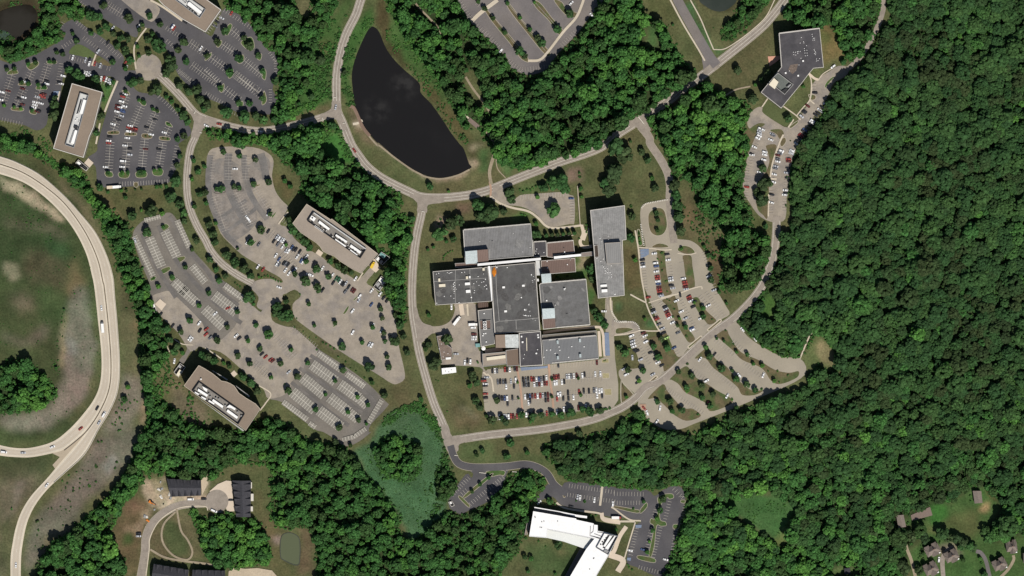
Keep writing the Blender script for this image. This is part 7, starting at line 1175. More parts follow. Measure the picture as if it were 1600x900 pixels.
def scatter(name, pts, lib, label, cat):
    """pts: (x, y, z, sx, sz, rot, sort)"""
    a = np.array(pts, float); n = len(a); me = bpy.data.meshes.new(name); me.vertices.add(n)
    me.vertices.foreach_set('co', a[:, :3].astype(np.float32).reshape(-1))
    at = me.attributes.new('size', 'FLOAT_VECTOR', 'POINT'); at.data.foreach_set('vector', np.stack([a[:, 3], a[:, 3], a[:, 4]], -1).astype(np.float32).reshape(-1))
    at = me.attributes.new('turn', 'FLOAT_VECTOR', 'POINT'); at.data.foreach_set('vector', np.stack([a[:, 5]*0, a[:, 5]*0, a[:, 5]], -1).astype(np.float32).reshape(-1))
    at = me.attributes.new('sort', 'INT', 'POINT'); at.data.foreach_set('value', a[:, 6].astype(np.int32))
    o = link(name, me, kind='stuff'); o['label'] = label; o['category'] = cat
    ng = bpy.data.node_groups.new(name+'_planting', 'GeometryNodeTree'); ng.interface.new_socket('Geometry', in_out='INPUT', socket_type='NodeSocketGeometry'); ng.interface.new_socket('Geometry', in_out='OUTPUT', socket_type='NodeSocketGeometry')
    N = ng.nodes; L = ng.links; gi = N.new('NodeGroupInput'); go = N.new('NodeGroupOutput'); ip = N.new('GeometryNodeInstanceOnPoints'); ci = N.new('GeometryNodeCollectionInfo')
    ci.inputs['Collection'].default_value = lib; ci.inputs['Separate Children'].default_value = True; ci.inputs['Reset Children'].default_value = True
    def na(nm, ty):
        x = N.new('GeometryNodeInputNamedAttribute'); x.data_type = ty; x.inputs['Name'].default_value = nm; return [s for s in x.outputs if s.enabled and s.name == 'Attribute'][0]
    ip.inputs['Pick Instance'].default_value = True
    L.new(gi.outputs[0], ip.inputs['Points']); L.new(ci.outputs[0], ip.inputs['Instance']); L.new(na('sort', 'INT'), ip.inputs['Instance Index']); L.new(na('turn', 'FLOAT_VECTOR'), ip.inputs['Rotation']); L.new(na('size', 'FLOAT_VECTOR'), ip.inputs['Scale']); L.new(ip.outputs[0], go.inputs[0])
    md = o.modifiers.new('planting', 'NODES'); md.node_group = ng; return o
rf_ = random.Random(21); PAVR = [r for _, r in PAVED]; WALKR = []
for pts, w, m in WALKS:
    L_, R_ = strip_edges(pts, w+3); WALKR.append(Reg(L_+R_[::-1]))
wood = []; LOTR = [Reg(p) for n_, p, m_ in LOTS]+[Reg(p) for p, m_, n_ in PADS if n_ == 'hard_court']+BUILT
blockers = PAVR+BUILT+WALKR+WATERR
ind_xy = [(x, y, r) for x, y, r in IND]
cell = {}
for x, y, r in ind_xy: cell.setdefault((int(x//12), int(y//12)), []).append((x, y, r))
def near_ind(p, k=0.7):
    cx, cy = int(p[0]//12), int(p[1]//12)
    return any((p[0]-x)**2+(p[1]-y)**2 < (r*k+3)**2 for i in (-1, 0, 1) for j in (-1, 0, 1) for x, y, r in cell.get((cx+i, cy+j), ()))
for n, reg, sp, rr_ in WR:
    s = sp/S; b = reg.b; yy = b[1]; row = 0
    while yy < b[3]:
        xx = b[0]+(s/2 if row % 2 else 0)
        while xx < b[2]:
            p = (xx+rf_.uniform(-0.42, 0.42)*s, yy+rf_.uniform(-0.42, 0.42)*s); xx += s
            if not reg.has(p): continue
            inframe = -30 < p[0] < 1630 and -30 < p[1] < 930
            if not inframe and rf_.random() < 0.25: continue
            if any(c.has(p) for c in CLEAR): continue
            if inframe and any(r.has(p) for r in blockers): continue
            if near_ind(p): continue
            nzv = noise.noise(Vector((p[0]*0.012, p[1]*0.012, 3.3)))
            gap = noise.noise(Vector((p[0]*0.05, p[1]*0.05, 9.1)))
            if n != 'hill' and gap < -0.42: continue
            if n == 'hill' and gap < -0.68: continue
            r = rf_.uniform(*rr_)*(1+0.25*nzv)
            u = rf_.random()
            if u < 0.22: r *= rf_.uniform(0.5, 0.75)
            elif u > 0.86: r *= rf_.uniform(1.2, 1.5)
            if inframe and any(rg_.has((p[0]+dx, p[1]+dy)) for rg_ in PAVR for dx, dy in ((0, -11), (0, -7), (-8, -6), (-11, 0))): r *= 0.6
            if inframe:
                k = r*(0.75 if n == 'hill' else 0.45)/S
                if any(rg_.has((p[0]+dx*k, p[1]+dy*k)) for rg_ in LOTR for dx, dy in ((1, 0), (-1, 0), (0, 1), (0, -1))): continue
            hs = r*rf_.uniform(0.95, 1.35)*(1.15 if n in ('middle', 'bowl', 'middle_east', 'pond') else 1.0)
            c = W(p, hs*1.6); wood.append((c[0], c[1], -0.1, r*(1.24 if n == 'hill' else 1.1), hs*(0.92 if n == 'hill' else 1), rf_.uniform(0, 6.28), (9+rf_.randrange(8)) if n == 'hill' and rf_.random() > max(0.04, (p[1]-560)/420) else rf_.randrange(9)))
        yy += s*0.866; row += 1
for x, y, r in REST:
    c = W((x, y), 2); rad = r*S; wood.append((c[0], c[1], 0, rad, rad*1.1, rf_.uniform(0, 6.28), rf_.randrange(9)))
scatter('woodland', wood, LIB_T, 'dense green broadleaf woodland covering the hill and filling the belts between lots', 'woodland')
bush = []; marsh = []
for poly, sp, rr_, key in SHRUBS:
    reg = Reg(smooth(poly, True, 3)); b = reg.b; s = sp/S*(0.78 if key == 'b' else 1); yy = b[1]
    while yy < b[3]:
        xx = b[0]
        while xx < b[2]:
            p = (xx+rf_.uniform(-0.5, 0.5)*s, yy+rf_.uniform(-0.5, 0.5)*s); xx += s
            if not reg.has(p) or any(r.has(p) for r in blockers): continue
            g = noise.noise(Vector((p[0]*0.045, p[1]*0.045, 1.7)))+0.5*noise.noise(Vector((p[0]*0.15, p[1]*0.15, 4.7)))
            if g < (-0.02 if key == 'b' else -0.6): continue
            r = rf_.uniform(*rr_)*(0.75+0.9*max(0, g)); c = W(p)
            if key == 'm': r *= (2.2 if rf_.random() < 0.07 else 1); marsh.append((c[0], c[1], r*0.12, r, r*rf_.uniform(0.35, 0.8), rf_.uniform(0, 6.28), rf_.randrange(3)))
            else: bush.append((c[0], c[1], r*0.4, r, r*0.9, rf_.uniform(0, 6.28), rf_.randrange(4)))
        yy += s
# ragged scrub along the edges of the woods
for n, reg, sp, rr_ in WR:
    e = rs(reg.p+[reg.p[0]], max(20, int(sum(math.dist(reg.p[i-1], reg.p[i]) for i in range(len(reg.p)))/2.2)))
    for p in e:
        for _ in range(2):
            p2 = (p[0]+rf_.gauss(0, 2.6), p[1]+rf_.gauss(0, 2.6))
            if not (-20 < p2[0] < 1620 and -20 < p2[1] < 920) or any(r.has(p2) for r in blockers): continue
            r = rf_.uniform(0.6, 2.0); c = W(p2); bush.append((c[0], c[1], r*0.4, r, r, rf_.uniform(0, 6.28), rf_.randrange(4)))
for n, reg, sp, rr_ in WR:
    b = reg.b; s = 3.6/S; yy = max(-10, b[1])
    while yy < min(910, b[3]):
        xx = max(-10, b[0])
        while xx < min(1610, b[2]):
            p = (xx+rf_.uniform(-0.5, 0.5)*s, yy+rf_.uniform(-0.5, 0.5)*s); xx += s
            if not reg.has(p) or any(c.has(p) for c in CLEAR) or any(r.has(p) for r in blockers): continue
            if noise.noise(Vector((p[0]*0.05, p[1]*0.05, 9.1))) < -0.5: continue
            r = rf_.uniform(1.1, 2.4); c = W(p, 2); bush.append((c[0], c[1], r*rf_.uniform(0.5, 1.6), r, r*1.1, rf_.uniform(0, 6.28), rf_.randrange(4)))
        yy += s
scatter('undergrowth', bush, LIB_B, 'low scrub and bushes along the wood edges, pond banks and rough slopes', 'undergrowth')
scatter('marsh_vegetation', marsh, LIB_M, 'blue-green marsh growth filling the hollow south of the long car park', 'marsh')
print('woodland', len(wood), 'bush', len(bush), 'marsh', len(marsh), 'trees', len(TREES), 'shrubs', len(SHRUBL))
# ---------------------------------------------------------------- vehicles
def body_mesh(name, Lc, Wc, hb, hc, cab, slope):
    """car body with bonnet, cabin pillars, roof and wheels; slot 0 paint, slot 1 tyre and dark trim"""
    b = MB(); x = Lc/2; y = Wc/2; z0 = 0.28
    def sec(xp, w, zt): return [(xp, -w, z0), (xp, -w-0.0, zt-0.16), (xp, -w+0.12, zt), (xp, w-0.12, zt), (xp, w, zt-0.16), (xp, w, z0)]
    prof = [(-x, y-0.2, hb-0.14), (-x+0.12, y-0.05, hb-0.02), (-x*0.55, y, hb), (x*0.2, y, hb), (x*0.55, y-0.02, hb-0.05), (x-0.25, y-0.1, hb-0.17), (x, y-0.3, hb-0.32)]
    ss = [sec(*p) for p in prof]
    for a, c in zip(ss, ss[1:]):
        for i in range(5): b.face([a[i], c[i], c[i+1], a[i+1]][::-1])
        b.face([a[0], a[5], c[5], c[0]][::-1], 1)
    b.face(ss[0][::-1]); b.face(ss[-1])
    x0, x1 = cab; yb = y-0.14; yt = y-0.32; t0, t1 = x0+slope[0], x1-slope[1]; zt = hc
    base = [(x0, -yb), (x1, -yb), (x1, yb), (x0, yb)]; top = [(t0, -yt), (t1, -yt), (t1, yt), (t0, yt)]
    b.face([(*p, zt) for p in top])
    for i in (0, 2): b.face([(*base[i], hb), (*base[(i+1) % 4], hb), (*top[(i+1) % 4], zt), (*top[i], zt)], 1)
    for wx in (-x*0.62, x*0.62):
        for s in (-1, 1):
            n = 10; P0 = [(wx+0.32*math.cos(6.283*i/n), s*(y-0.02), 0.32+0.32*math.sin(6.283*i/n)) for i in range(n)]; P1 = [(p[0], s*(y-0.24), p[2]) for p in P0]
            for i in range(n): b.face([P0[i], P0[(i+1) % n], P1[(i+1) % n], P1[i]], 1)
            b.face(P0, 1)
    me = bpy.data.meshes.new(name); me.from_pydata(b.v, [], b.f); me.polygons.foreach_set('material_index', b.m)
    me.materials.append(M_CAR['w']); me.materials.append(M_TYRE)
    def glass(nm, i):
        j = (i+1) % 4; g = MB(); off = 0.02*(1 if i == 1 else -1)
        g.face([(base[i][0]+off, base[i][1]*0.93, hb+0.03), (base[j][0]+off, base[j][1]*0.93, hb+0.03), (top[j][0]+off, top[j][1]*0.92, zt-0.03), (top[i][0]+off, top[i][1]*0.92, zt-0.03)])
        m2 = bpy.data.meshes.new(nm); m2.from_pydata(g.v, [], g.f); m2.materials.append(M_WIN); return m2
    return me, glass('windscreen', 1), glass('rear_window', 3)
MODELS = {'car': body_mesh('car_body', 4.7, 1.86, 0.92, 1.46, (-1.75, 1.15), (0.5, 0.75)), 'suv': body_mesh('car_body', 4.8, 1.95, 1.05, 1.75, (-2.15, 1.1), (0.25, 0.6)), 'van': body_mesh('van_body', 5.6, 2.05, 1.15, 2.2, (-2.6, 1.9), (0.1, 0.7))}
CARS = []
SIDE = 1.06
rc_ = random.Random(5)
def put(px, py, ang, col, noun='car', name='parked_car', model=None, scale=1.0, group=None):
    bm_, wm_, rm_ = MODELS[model or rc_.choice(['car', 'car', 'suv'])]
    o = link(name, bm_); o.location = (*W((px, py)), 0.11); o.rotation_euler = (0, 0, R(ang)); o.scale = (scale*SIDE,)*3
    o.material_slots[0].link = 'OBJECT'; o.material_slots[0].material = M_CAR[col]
    for nm, m in (('windscreen', wm_), ('rear_window', rm_)): link(nm, m, o)
    o['category'] = noun; 
    if group: o['group'] = group
    return o
LEFT = []
def row(place, fr, zz, ang, s, axis='x', one=False):
    """cars of one row; each label names the colour, the place and its turn in the row"""
    x0, y0, k = zz; got = []
    for e in s.replace('\n', ' ').split(','):
        e = e.split()
        if not e: continue
        px, py, c = x0+float(e[0])/k, y0+float(e[1])/k, e[2]
        a = float(e[3]) if len(e) > 3 else ang+rc_.uniform(-1.5, 1.5)
        if rc_.random() < 0.45: a += 180
        got.append((px, py, a, c))
    by = {}
    for g in got: by.setdefault(g[3], []).append(g)
    for c, L_ in by.items():
        L_.sort(key=lambda g: g[0] if axis == 'x' else g[1])
        for i, g in enumerate(L_):
            lab = ('the only %s car %s' % (CARN[c], place)) if len(L_) == 1 else '%s %s car from the %s %s' % (ordw(i+1), CARN[c], 'west' if axis == 'x' else 'north', place)
            CARS.append((*g, lab))
s5 = (740, 560, 8.04); s6 = (860, 560, 8.04); e7 = (980, 360, 8.04); e8 = (960, 460, 8.04); n2 = (1160, 130, 8.04); n3 = (1140, 230, 8.04); w4 = (0, 70, 8.04); w5 = (130, 100, 8.04); w6 = (130, 200, 8.04); g7 = (240, 0, 6.43); b1 = (400, 340, 8.04); b2 = (500, 390, 8.04)
row('in the southern lot\'s top row by the tan wing', 0, s5, 93, '235 155 k,268 155 w,297 155 g,393 140 r,420 140 k,455 140 w,515 130 k,545 130 m')
row('in the southern lot\'s sideways western column', 0, s5, 3, '165 238 s,125 262 k,130 282 r,150 322 w,146 343 k,150 445 r,150 495 k', 'y')
row('in the southern lot\'s upper western double row', 0, s5, 93, '305 295 g,337 290 k,372 292 g,403 290 k,470 285 s,530 270 w,410 355 w,508 350 k')
row('in the upper central double row, northern side, southern lot', 0, s5, 93, '622 265 k,655 265 g,688 262 k,727 260 r,757 262 m,790 265 w,820 262 b,848 260 g,880 250 k,915 240 w')
row('in the upper central double row, southern side, southern lot', 0, s5, 93, '632 330 k,664 330 g,694 328 k,762 325 w,795 325 g,825 320 m,858 318 w,890 310 m,920 310 r')
row('in the southern lot\'s lower western double row', 0, s5, 93, '325 495 k,358 500 k,390 500 b,422 500 w,488 495 k,428 568 k')
row('in the lower central double row, northern side, southern lot', 0, s5, 93, '647 485 w,678 480 k,708 475 b,740 475 m,775 472 r,805 475 w,838 468 r,870 465 s,903 462 k,935 458 m')
row('in the lower central double row, southern side, southern lot', 0, s5, 93, '690 555 w,712 535 k,905 520 k,937 515 m')
row('under the southern lot\'s bottom hedge', 0, s5, 93, '325 738 w,352 735 m,385 732 s,412 735 w,440 730 w,470 725 r,500 725 m,545 728 r,663 705 w,705 705 k,757 685 m,850 690 b,920 690 r,1047 675 w,1134 640 w,1318 620 m,1410 605 w')
row('in the southern lot\'s upper eastern row', 0, s6, 93, '45 235 m,75 235 r,105 230 m,205 228 s,235 225 w,262 222 g,295 220 w,330 215 m,402 215 w,430 200 k,563 195 w,628 192 w')
row('just under the upper eastern row, southern lot', 0, s6, 93, '52 310 w,80 305 w,145 298 w,175 290 k')
row('at the foot of the blue-grey hall', 0, s6, 93, '100 85 k,585 50 m,1030 -10 s')
row('in the southern lot\'s lower eastern double row', 0, s6, 93, '95 455 w,125 450 w,222 430 k,228 505 k,85 508 r,163 505 k,290 490 w,360 420 r,420 410 k,485 408 k,547 400 g,578 400 w,615 410 w,645 408 w,588 470 w,650 470 k')
row('in the east lot\'s first western column', 0, e7, 7, '190 370 k,195 415 g,198 455 w,265 840 r', 'y')
row('along the west side of the east lot\'s first strip', 0, e7, 8, '340 290 w,355 410 w,365 450 b,365 515 w,378 575 r,382 605 r,385 640 w,392 670 b,398 710 m,400 740 r,408 768 r,412 800 k,430 825 s', 'y')
row('along the east side of the east lot\'s first strip', 0, e7, 9, '500 300 k,515 370 w,545 595 s,550 628 w,555 690 k,572 725 s', 'y')
row('along the west side of the east lot\'s second strip', 0, e7, 9, '705 605 w,720 645 r,728 675 r,730 710 m,740 738 s,665 805 k 100,775 835 r 25,783 860 m 25,800 885 w 25,845 895 k 25', 'y')
row('at the east lot\'s outermost edge', 0, e7, 24, '1025 575 w,1090 750 s', 'y')
row('in the east lot\'s lower western column', 0, e8, 27, '485 195 k,495 225 s,520 290 m,535 310 r,560 375 g,600 430 s,620 485 k,660 545 l,750 670 b', 'y')
row('along the east lot\'s lower first strip', 0, e8, 24, '585 10 s,635 155 k,645 182 s,655 210 m,668 245 r,680 268 r,692 292 w,730 355 w,800 480 g', 'y')
row('east of the lower first strip, east lot', 0, e8, 25, '780 80 w,840 215 w,895 300 s,970 425 b,980 445 w', 'y')
row('along the lower second strip, east lot', 0, e8, 26, '990 155 k,1180 140 w,1085 300 w', 'y')
row('in the inner lot\'s western column', 0, e8, 22, '215 520 w,228 585 s,232 622 w,245 655 w,260 698 k,285 712 k,330 820 s', 'y')
row('in the inner lot\'s eastern column', 0, e8, 25, '365 485 m,385 520 w,395 595 w,455 730 k,520 810 k,545 855 w,595 890 k', 'y')
t32 = (960, 450, 4)
row('at the inner lot\'s southern tip', 0, t32, 30, '75 540 w,60 505 s,145 590 k,240 540 s')
row('in the forest lot', 0, t32, 52, '535 445 w,625 415 k,800 260 w 130,880 320 w 130,575 580 w 30,780 545 w 130,930 545 w 70,705 675 w 60,590 720 r 130,285 750 w 80,185 750 r 130,205 780 w 110,265 835 w 55')
row('in the hillside lot\'s western bays', 0, n2, -25, '225 570 w,250 580 w,215 600 s,210 630 s,210 660 w,190 690 w,150 800 w,120 890 k', 'y')
row('in the hillside lot\'s western inner bays', 0, n2, -22, '375 640 s,385 655 g,355 710 w,280 865 w', 'y')
row('in the slanting bays at the wooded hill', 0, n2, -36, '1040 270 w,1000 300 k,970 335 w,985 352 s,945 375 k,920 400 k,880 470 w,870 492 w,850 515 k,785 588 b,770 608 k,745 648 r,727 665 r,715 690 k,735 705 g,680 765 w,625 850 w,615 880 s', 'y')
row('beside the charcoal-roofed office\'s path', 0, n2, -36, '820 285 m,785 350 k,770 365 k,740 415 s,910 120 k -5,485 855 w,470 878 g', 'y')
row('in the hillside lot\'s lower western bays', 0, n3, -10, '280 95 w,215 500 r', 'y')
row('under the hillside lot\'s long island trees', 0, n3, -14, '440 60 w,440 95 w,430 158 w,375 315 w,370 450 w', 'y')
row('along the pale path of the hillside lot', 0, n3, -15, '650 45 w,635 75 s,605 100 m,605 145 g,605 180 w,580 240 s,570 265 g,560 340 w,550 438 w,530 595 k,525 695 w', 'y')
row('in the hillside lot\'s lower outer bays', 0, n3, -5, '785 45 w,775 75 w,740 150 r,740 178 m,735 260 k,715 320 s,725 385 k,700 540 w,705 575 k,690 598 w', 'y')
row('by itself at the top of the hillside drive', 0, (1160, 30, 8.04), 40, '1140 595 w')
row('in the top bays of the westernmost lot', 0, w4, 74, '915 160 w,1075 190 s,1125 190 k,1122 235 w,1190 235 r,1260 260 s,1060 360 w,1090 365 w,1120 365 s,1590 290 w 80')
row('beside the shade of the western office', 0, w4, -15, '1150 380 w,795 390 w,745 470 k,770 488 w', 'y')
row('among the westernmost lot\'s bays', 0, w4, -15, '590 460 k,590 490 w,315 465 w,285 550 m,30 595 w,105 580 m,10 690 w,245 675 k,300 660 w,285 750 m,555 620 m,525 635 r,542 657 r,470 655 s,515 735 w,440 720 w,440 755 w,425 785 w,485 830 k,470 840 m', 'y')
row('in the five bays north-east of western office', 0, w5, 75, '225 185 w,262 185 r,290 195 w,320 210 s,345 225 w')
row('at the north of the bay-marked lot', 0, w5, -16, '490 385 k,525 380 w,500 410 r,480 470 w,435 525 m,460 540 w,430 560 m,520 530 w,490 575 b,500 598 b,425 598 w,480 650 s,450 705 k,375 755 w', 'y')
row('in the bay-marked lot\'s middle', 0, w5, -12, '590 775 w,575 800 r,600 818 m,655 815 r,648 838 m,570 845 w,905 695 k,800 795 k,855 885 w,1020 860 w', 'y')
row('in the bay-marked lot\'s southern half', 0, w6, -6, '555 125 w,525 220 w,585 260 k,585 335 s,490 488 w,280 490 w,320 160 w,320 190 r,335 110 k,785 265 m,955 265 k,745 545 m', 'y')
row('in the great dark lot', 0, g7, 56, '185 265 b,205 285 r,195 270 w,475 485 w,315 220 k 145,785 130 r,685 180 s 150,640 220 k 150,620 265 g 150')
row('in the strip lots above the western office', 0, (0, 0, 4), 50, '705 175 s,675 265 k,615 320 s,870 160 w,790 385 r')
row('in the first rows facing the tan office', 0, b1, 56, '155 170 k,35 335 g,225 295 k,265 240 s,290 260 w,320 280 s,345 290 w,275 335 g,335 365 w,450 372 b,470 395 k,500 402 k,550 430 k,380 412 s,410 420 w,520 490 w,635 490 w,570 540 b,590 555 w')
row('in the second rows facing the tan office', 0, b1, 56, '250 475 w,290 520 b,265 580 w,290 588 g,350 570 k,375 580 g,402 592 k,370 660 w,415 700 w,460 635 k,470 655 b,492 655 w,25 615 w,90 650 r,290 875 w 160')
row('in the bays below the tan office\'s hedge', 0, b1, 56, '660 715 w 150,692 720 w 150,835 635 w,960 725 w,1250 765 w,1010 762 G,1040 777 G,1060 805 w,1080 822 k,1102 838 k,1130 825 s,1165 870 k,970 820 k')
row('in the wide lot south of tan office', 0, b2, 54, '35 505 k,320 525 g,405 505 m,430 522 m,500 585 w,490 635 s,645 690 b,410 770 w,650 515 w,755 560 w,800 605 k,845 640 k')
row('on the fan-shaped lot\'s open northern half', 0, (320, 225, 4), 60, '190 155 w 0,395 435 s,265 612 w,275 475 w 130')
row('in the wide lot\'s far southern bays', 0, (320, 450, 4), 60, '925 277 w,1028 352 s,1044 357 w,1050 235 w,1105 265 s,735 15 k')
row('in the middle bays of the long lot', 0, (320, 450, 4), 40, '145 125 r 25,65 160 w,10 258 r,8 290 r,35 310 g,196 298 w,215 315 k,380 430 r,357 412 k,412 448 r,425 455 m,525 525 s')
row('at the long lot\'s western edge', 0, (0, 450, 4), 55, '1250 265 k,1185 313 w,1197 322 w,1245 220 w,1080 235 k,1005 165 k,1090 457 w 80,845 -298 s 110')
row('on the visitor lot', 0, (640, 225, 4), 0, '1010 340 b')
row('in the works yard', 0, (640, 450, 4), 0, '397 248 w,402 288 m,404 305 w,402 320 w,290 412 s,345 465 w 85,362 455 k 85,380 460 w 85,262 120 w 90,1215 145 w')
row('in the bays of the corner lot', 0, (640, 675, 4), 50, '590 355 w,545 390 s')
row('before the white school building', 0, (640, 675, 4), 85, '1050 405 s,1065 410 w,1155 425 w,1270 450 w,810 440 w 45,1010 465 k 170')
row('in the lower lot', 0, (960, 675, 4), -15, '98 740 w,180 735 b,200 748 k,320 797 w')
row('on the upper lot cut by the edge', 0, (640, 0, 4), 45, '570 318 w 50,1138 95 w 130,1010 20 w')
row('on the residential close', 0, (210, 730, 5.295), 0, '575 262 k,705 368 g,35 548 k,35 570 s,800 270 k')
row('between the brown houses on the drive', 0, (1280, 675, 4), 85, '748 797 w')
NCAR = len(CARS)
group_of = 'cars parked in the campus car parks'
keep = CARS if NCAR <= 325 else CARS[:]
if NCAR > 318:      # the rest stand half hidden under trees and hedges
    hidden = [i for i, c in enumerate(CARS) if 'bottom hedge' in c[4] or 'slanting bays' in c[4] or 'long island trees' in c[4] or 'shade of the western' in c[4] or 'outer bays' in c[4]][:]
    small = [i for i, c in enumerate(CARS) if c[3] in 'kgm' and i not in hidden]
    drop = set((small[1::2])[:max(0, NCAR-318)])
    k_ = 0
    for i in small[0::2]+hidden:
        if len(drop) < NCAR-318: drop.add(i)
    keep = [c for i, c in enumerate(CARS) if i not in drop]; LEFT = [CARS[i] for i in sorted(drop)]
for px, py, a, c, lab in keep: put(px, py, a, c, group=group_of)['label'] = lab
if LEFT:
    b = MB()
    mats = [M_CAR[k] for k in CARC]+[M_TYRE, M_WIN]; keys = list(CARC)
    for px, py, a, c, lab in LEFT:
        me_, wm_, rm_ = MODELS[rc_.choice(['car', 'suv'])]; M = Matrix.Translation((*W((px, py)), 0.11))@Matrix.Rotation(R(a), 4, 'Z')@Matrix.Scale(SIDE, 4)
        for src, ov in ((me_, None), (wm_, len(keys)+1), (rm_, len(keys)+1)):
            for p in src.polygons: b.face([tuple(M@src.vertices[v].co) for v in p.vertices], ov if ov is not None else (keys.index(c) if p.material_index == 0 else len(keys)))
    o = b.build('parked_cars', mats, kind='stuff'); o['label'] = 'remaining dark parked cars scattered through the rows of all the lots'; o['category'] = 'cars'
print('cars', NCAR, 'individual', len(keep), 'massed', len(LEFT))
# moving traffic and larger vehicles
MOVE = [((0,2, 635,125), 95, 'w', 'car', 'white car following the lorry on the curved highway'), ((0,2, 608,750), 60, 'k', 'car', 'black car on the inner carriageway at the highway bend'), ((0,2, 650,790), 62, 'w', 'van', 'white van on the outer carriageway at the highway bend'), ((0,2, 620,840), 58, 's', 'car', 'silver car behind the white van on the outer carriageway'), ((0,2, 505,878), 40, 'r', 'car', 'red car on the inner carriageway near the ramp split'),
 ((0,3, 25,125), -8, 'w', 'van', 'white van leaving by the western edge on the highway'), ((0,3, 145,130), 2, 's', 'car', 'silver car on the westbound ramp near the edge'), ((0,3, 328,93), 22, 'w', 'car', 'white car on the westbound ramp nearest the split'), ((0,3, 293,332), 55, 'w', 'car', 'white car on the southbound ramp below the split'), ((0,3, 100,832), 88, 'w', 'car', 'white car lowest on the southbound ramp'),
 ((1,0, 818,670), 80, 's', 'car', 'silver car crossing the pond road junction'), ((1,0, 90,775), 170, 'r', 'car', 'red car on the road below the great lot'), ((1,0, 348,822), 178, 'w', 'car', 'white car on the road between the dark lot and pond'), ((1,0, 10,785), 150, 'w', 'car', 'white car at the junction beside the fan-shaped lot'), ((1,1, 935,40), 125, 'r', 'car', 'red car on the road along the pond')]
for t_, a, c, m, lab in MOVE:
    p = T(*t_)[0]; o = put(p[0], p[1], a, c, noun='van' if m == 'van' else 'car', name='van' if m == 'van' else 'car', model=m, group='vehicles on the roads'); o['label'] = lab; o.location.z = 0.2
for t_, a, c, lab in ((Z(*w6, 500,415)[0], -4, 'w', 'white van in the bay-marked lot, longer than the cars around it'), (T(1,1, 268,463)[0], 130, 'w', 'white van standing alone in the fan-shaped lot'), (Z(210,730,5.295, 465,265)[0], 0, 'w', 'white van before the northern terrace on the close'), (Z(210,730,5.295, 658,360)[0], -25, 'w', 'white van on the circle of the close')):
    o = put(t_[0], t_[1], a, c, noun='van', name='van', model='van'); o['label'] = lab
def truck(p, ang, Lb, col, cabcol, label, z=0.12):
    c = W(p); t = empty('box_lorry', label, 'lorry', (*c, z), R(ang)); b = MB(); b.box((-0.9, 0), (Lb, 2.5), 0, 0.9, 3.5); b.build('cargo_box', col, t)
    b = MB(); x = Lb/2-0.7; b.prism([(x, -1.15), (x+2.2, -1.1), (x+2.2, 1.1), (x, 1.15)], 0.6, 2.5, pts2=[(x, -1.05), (x+1.5, -0.95), (x+1.5, 0.95), (x, 1.05)]); b.build('cab', cabcol, t)
    b = MB(); b.face([(x+2.22, -1.0, 1.4), (x+2.22, 1.0, 1.4), (x+1.62, 0.9, 2.4), (x+1.62, -0.9, 2.4)]); b.build('windscreen', M_WIN, t)
    b = MB(); b.box((0, 0), (Lb+2.2, 1.0), 0, 0.45, 0.85); b.build('chassis', M_TYRE, t)
    for wx in (-Lb/2+0.6, -Lb/2+1.8, Lb/2+0.4):
        for s in (-1, 1):
            b = MB(); n = 12; P0 = [(wx+0.48*math.cos(6.283*i/n), s*1.2, 0.48+0.48*math.sin(6.283*i/n)) for i in range(n)]; P1 = [(q_[0], s*0.85, q_[2]) for q_ in P0]
            for i in range(n): b.face([P0[i], P0[(i+1) % n], P1[(i+1) % n], P1[i]])
            b.face(P0); b.build('wheel', M_TYRE, t)
truck(T(0,2, 642,245)[0], 95, 8.6, M_UNIT, M_CAR['g'], 'long white box lorry on the curved highway', 0.2)
truck(T(2,2, 295,205)[0], 52, 8.0, M_UNIT, M_UNIT, 'white box lorry parked askew at the works yard entrance'); truck(T(2,2, 396,228)[0], 2, 6.4, M_UNIT, M_UNIT, 'white box lorry backed up beside the plant building')
truck(Z(*w6, 425,740)[0], 5, 6.2, M_UNIT, M_UNIT, 'white lorry beside the beige trailer in western lot'); truck(Z(500,390,8.04, 662,195)[0], 62, 4.6, M_CAR['y'], M_CAR['y'], 'yellow lorry in the service court by the tan office'); truck(T(3,3, 12,535)[0], 0, 7.0, M_UNIT, M_CAR['r'], 'white lorry with red cab before the white school building')
# building-site bits on the close
e = empty('excavator', 'orange excavator on the building site beside the close', 'excavator', (*W(Z(210,730,5.295, 138,290)[0]), 0), R(-28))
for nm, c_, d_, z0, z1, m in (('track', (0, 1.0), (4, 0.6), 0, 0.8, M_TYRE), ('track', (0, -1.0), (4, 0.6), 0, 0.8, M_TYRE), ('upper_body', (-0.6, 0), (3.2, 2.4), 0.8, 2.0, M_CAR['o']), ('cab', (0.4, 0.7), (1.3, 1.0), 2.0, 3.0, M_WIN), ('boom', (2.8, -0.2), (3.6, 0.5), 1.6, 2.2, M_CAR['o']), ('bucket', (4.8, -0.2), (0.9, 1.2), 0.1, 1.0, M_STEEL)):
    b = MB(); b.box(c_, d_, 0, z0, z1); b.build(nm, m, e)
rk = random.Random(9)
spots = Z(210,730,5.295, 215,120, 205,185, 215,240, 225,255, 240,305, 165,350, 85,405, 105,410, 110,440, 70,88, 290,225, 300,255, 225,180)
what = ['northernmost', 'bent', 'large', 'second large', 'dark', 'slanting', 'small western', 'small middle', 'orange', 'lone far north-western', 'thin eastern', 'grey eastern', 'square']
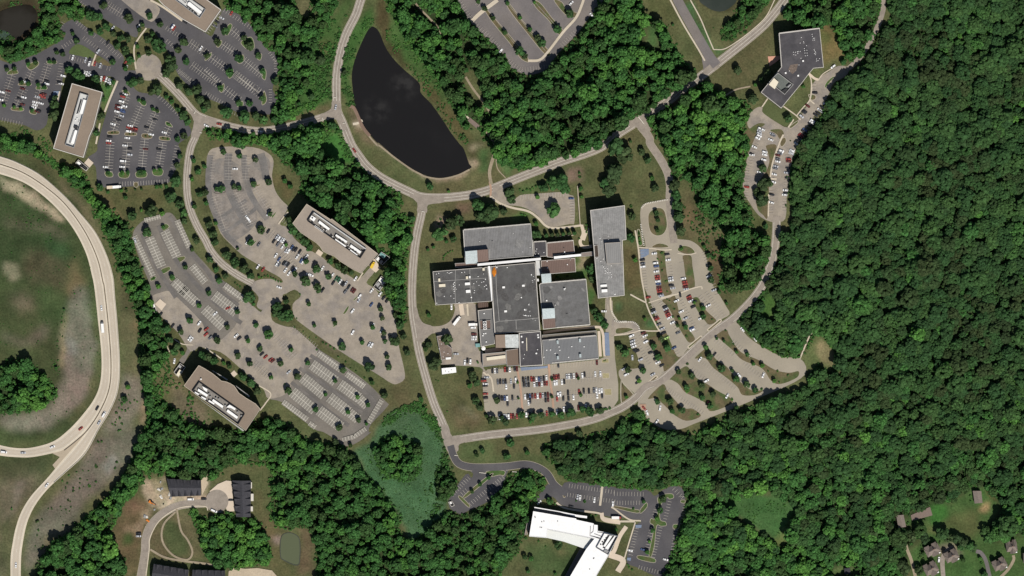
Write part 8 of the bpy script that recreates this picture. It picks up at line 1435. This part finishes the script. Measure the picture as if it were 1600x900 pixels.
for p, w_ in zip(spots, what):
    b = MB(); a = rk.uniform(0, 3); d = (rk.uniform(1.5, 4.0), rk.uniform(1.0, 2.2))
    for k in range(3): b.box((rk.uniform(-0.3, 0.3), rk.uniform(-0.3, 0.3)), (d[0]-0.4*k, d[1]-0.2*k), a+rk.uniform(-0.2, 0.2), 0.32*k, 0.32*(k+1)-0.01)
    o = b.build('material_pile', M_CAR['o'] if w_ == 'orange' else (M_UNITD if w_ == 'dark' else rk.choice([M_UNIT, M_PARA, M_UNITG])), None); o.location = (*W(p), 0.05); tag(o, '%s stack of building material beside the residential close' % w_, 'material pile', 'stacks of building material on the site')
# ---------------------------------------------------------------- camera, sky and sun
cam = bpy.data.cameras.new('survey_camera'); cam.sensor_width = 36; cam.lens = 36*H/(1600*S); cam.clip_start = 10; cam.clip_end = 20000
co = bpy.data.objects.new('survey_camera', cam); COL.objects.link(co); co.location = (0, 0, H); co.rotation_euler = (0, 0, 0); SC.camera = co
EL, AZ = 54.0, 157.0        # sun height; compass bearing (from north, clockwise)
sd = Vector((math.sin(R(AZ))*math.cos(R(EL)), math.cos(R(AZ))*math.cos(R(EL)), math.sin(R(EL))))
sun = bpy.data.lights.new('sun', 'SUN'); sun.energy = 4.6; sun.angle = R(0.53); sun.color = (1.0, 0.955, 0.89)
so = bpy.data.objects.new('sun', sun); COL.objects.link(so); so.rotation_euler = sd.to_track_quat('Z', 'Y').to_euler(); so.location = (0, 0, 800)
w = bpy.data.worlds.new('World'); SC.world = w; w.use_nodes = True; nt = w.node_tree; bg = nt.nodes['Background']
sk = nt.nodes.new('ShaderNodeTexSky'); sk.sky_type = 'NISHITA'; sk.sun_disc = False; sk.sun_elevation = R(EL); sk.sun_rotation = R(AZ); sk.altitude = 200
nt.links.new(sk.outputs[0], bg.inputs['Color']); bg.inputs['Strength'].default_value = 0.06
vs_ = SC.view_settings; SC.display_settings.display_device = 'sRGB'; vs_.view_transform = 'Standard'; vs_.look = 'None'; vs_.exposure = 0.08; vs_.gamma = 1.0; vs_.use_curve_mapping = False
SC.render.engine = 'CYCLES'; SC.cycles.max_bounces = 4; SC.cycles.diffuse_bounces = 2; SC.cycles.glossy_bounces = 2; SC.cycles.transparent_max_bounces = 4; SC.cycles.use_denoising = True
SC.cycles.pixel_filter_type = 'BLACKMAN_HARRIS'; SC.cycles.filter_width = 1.5
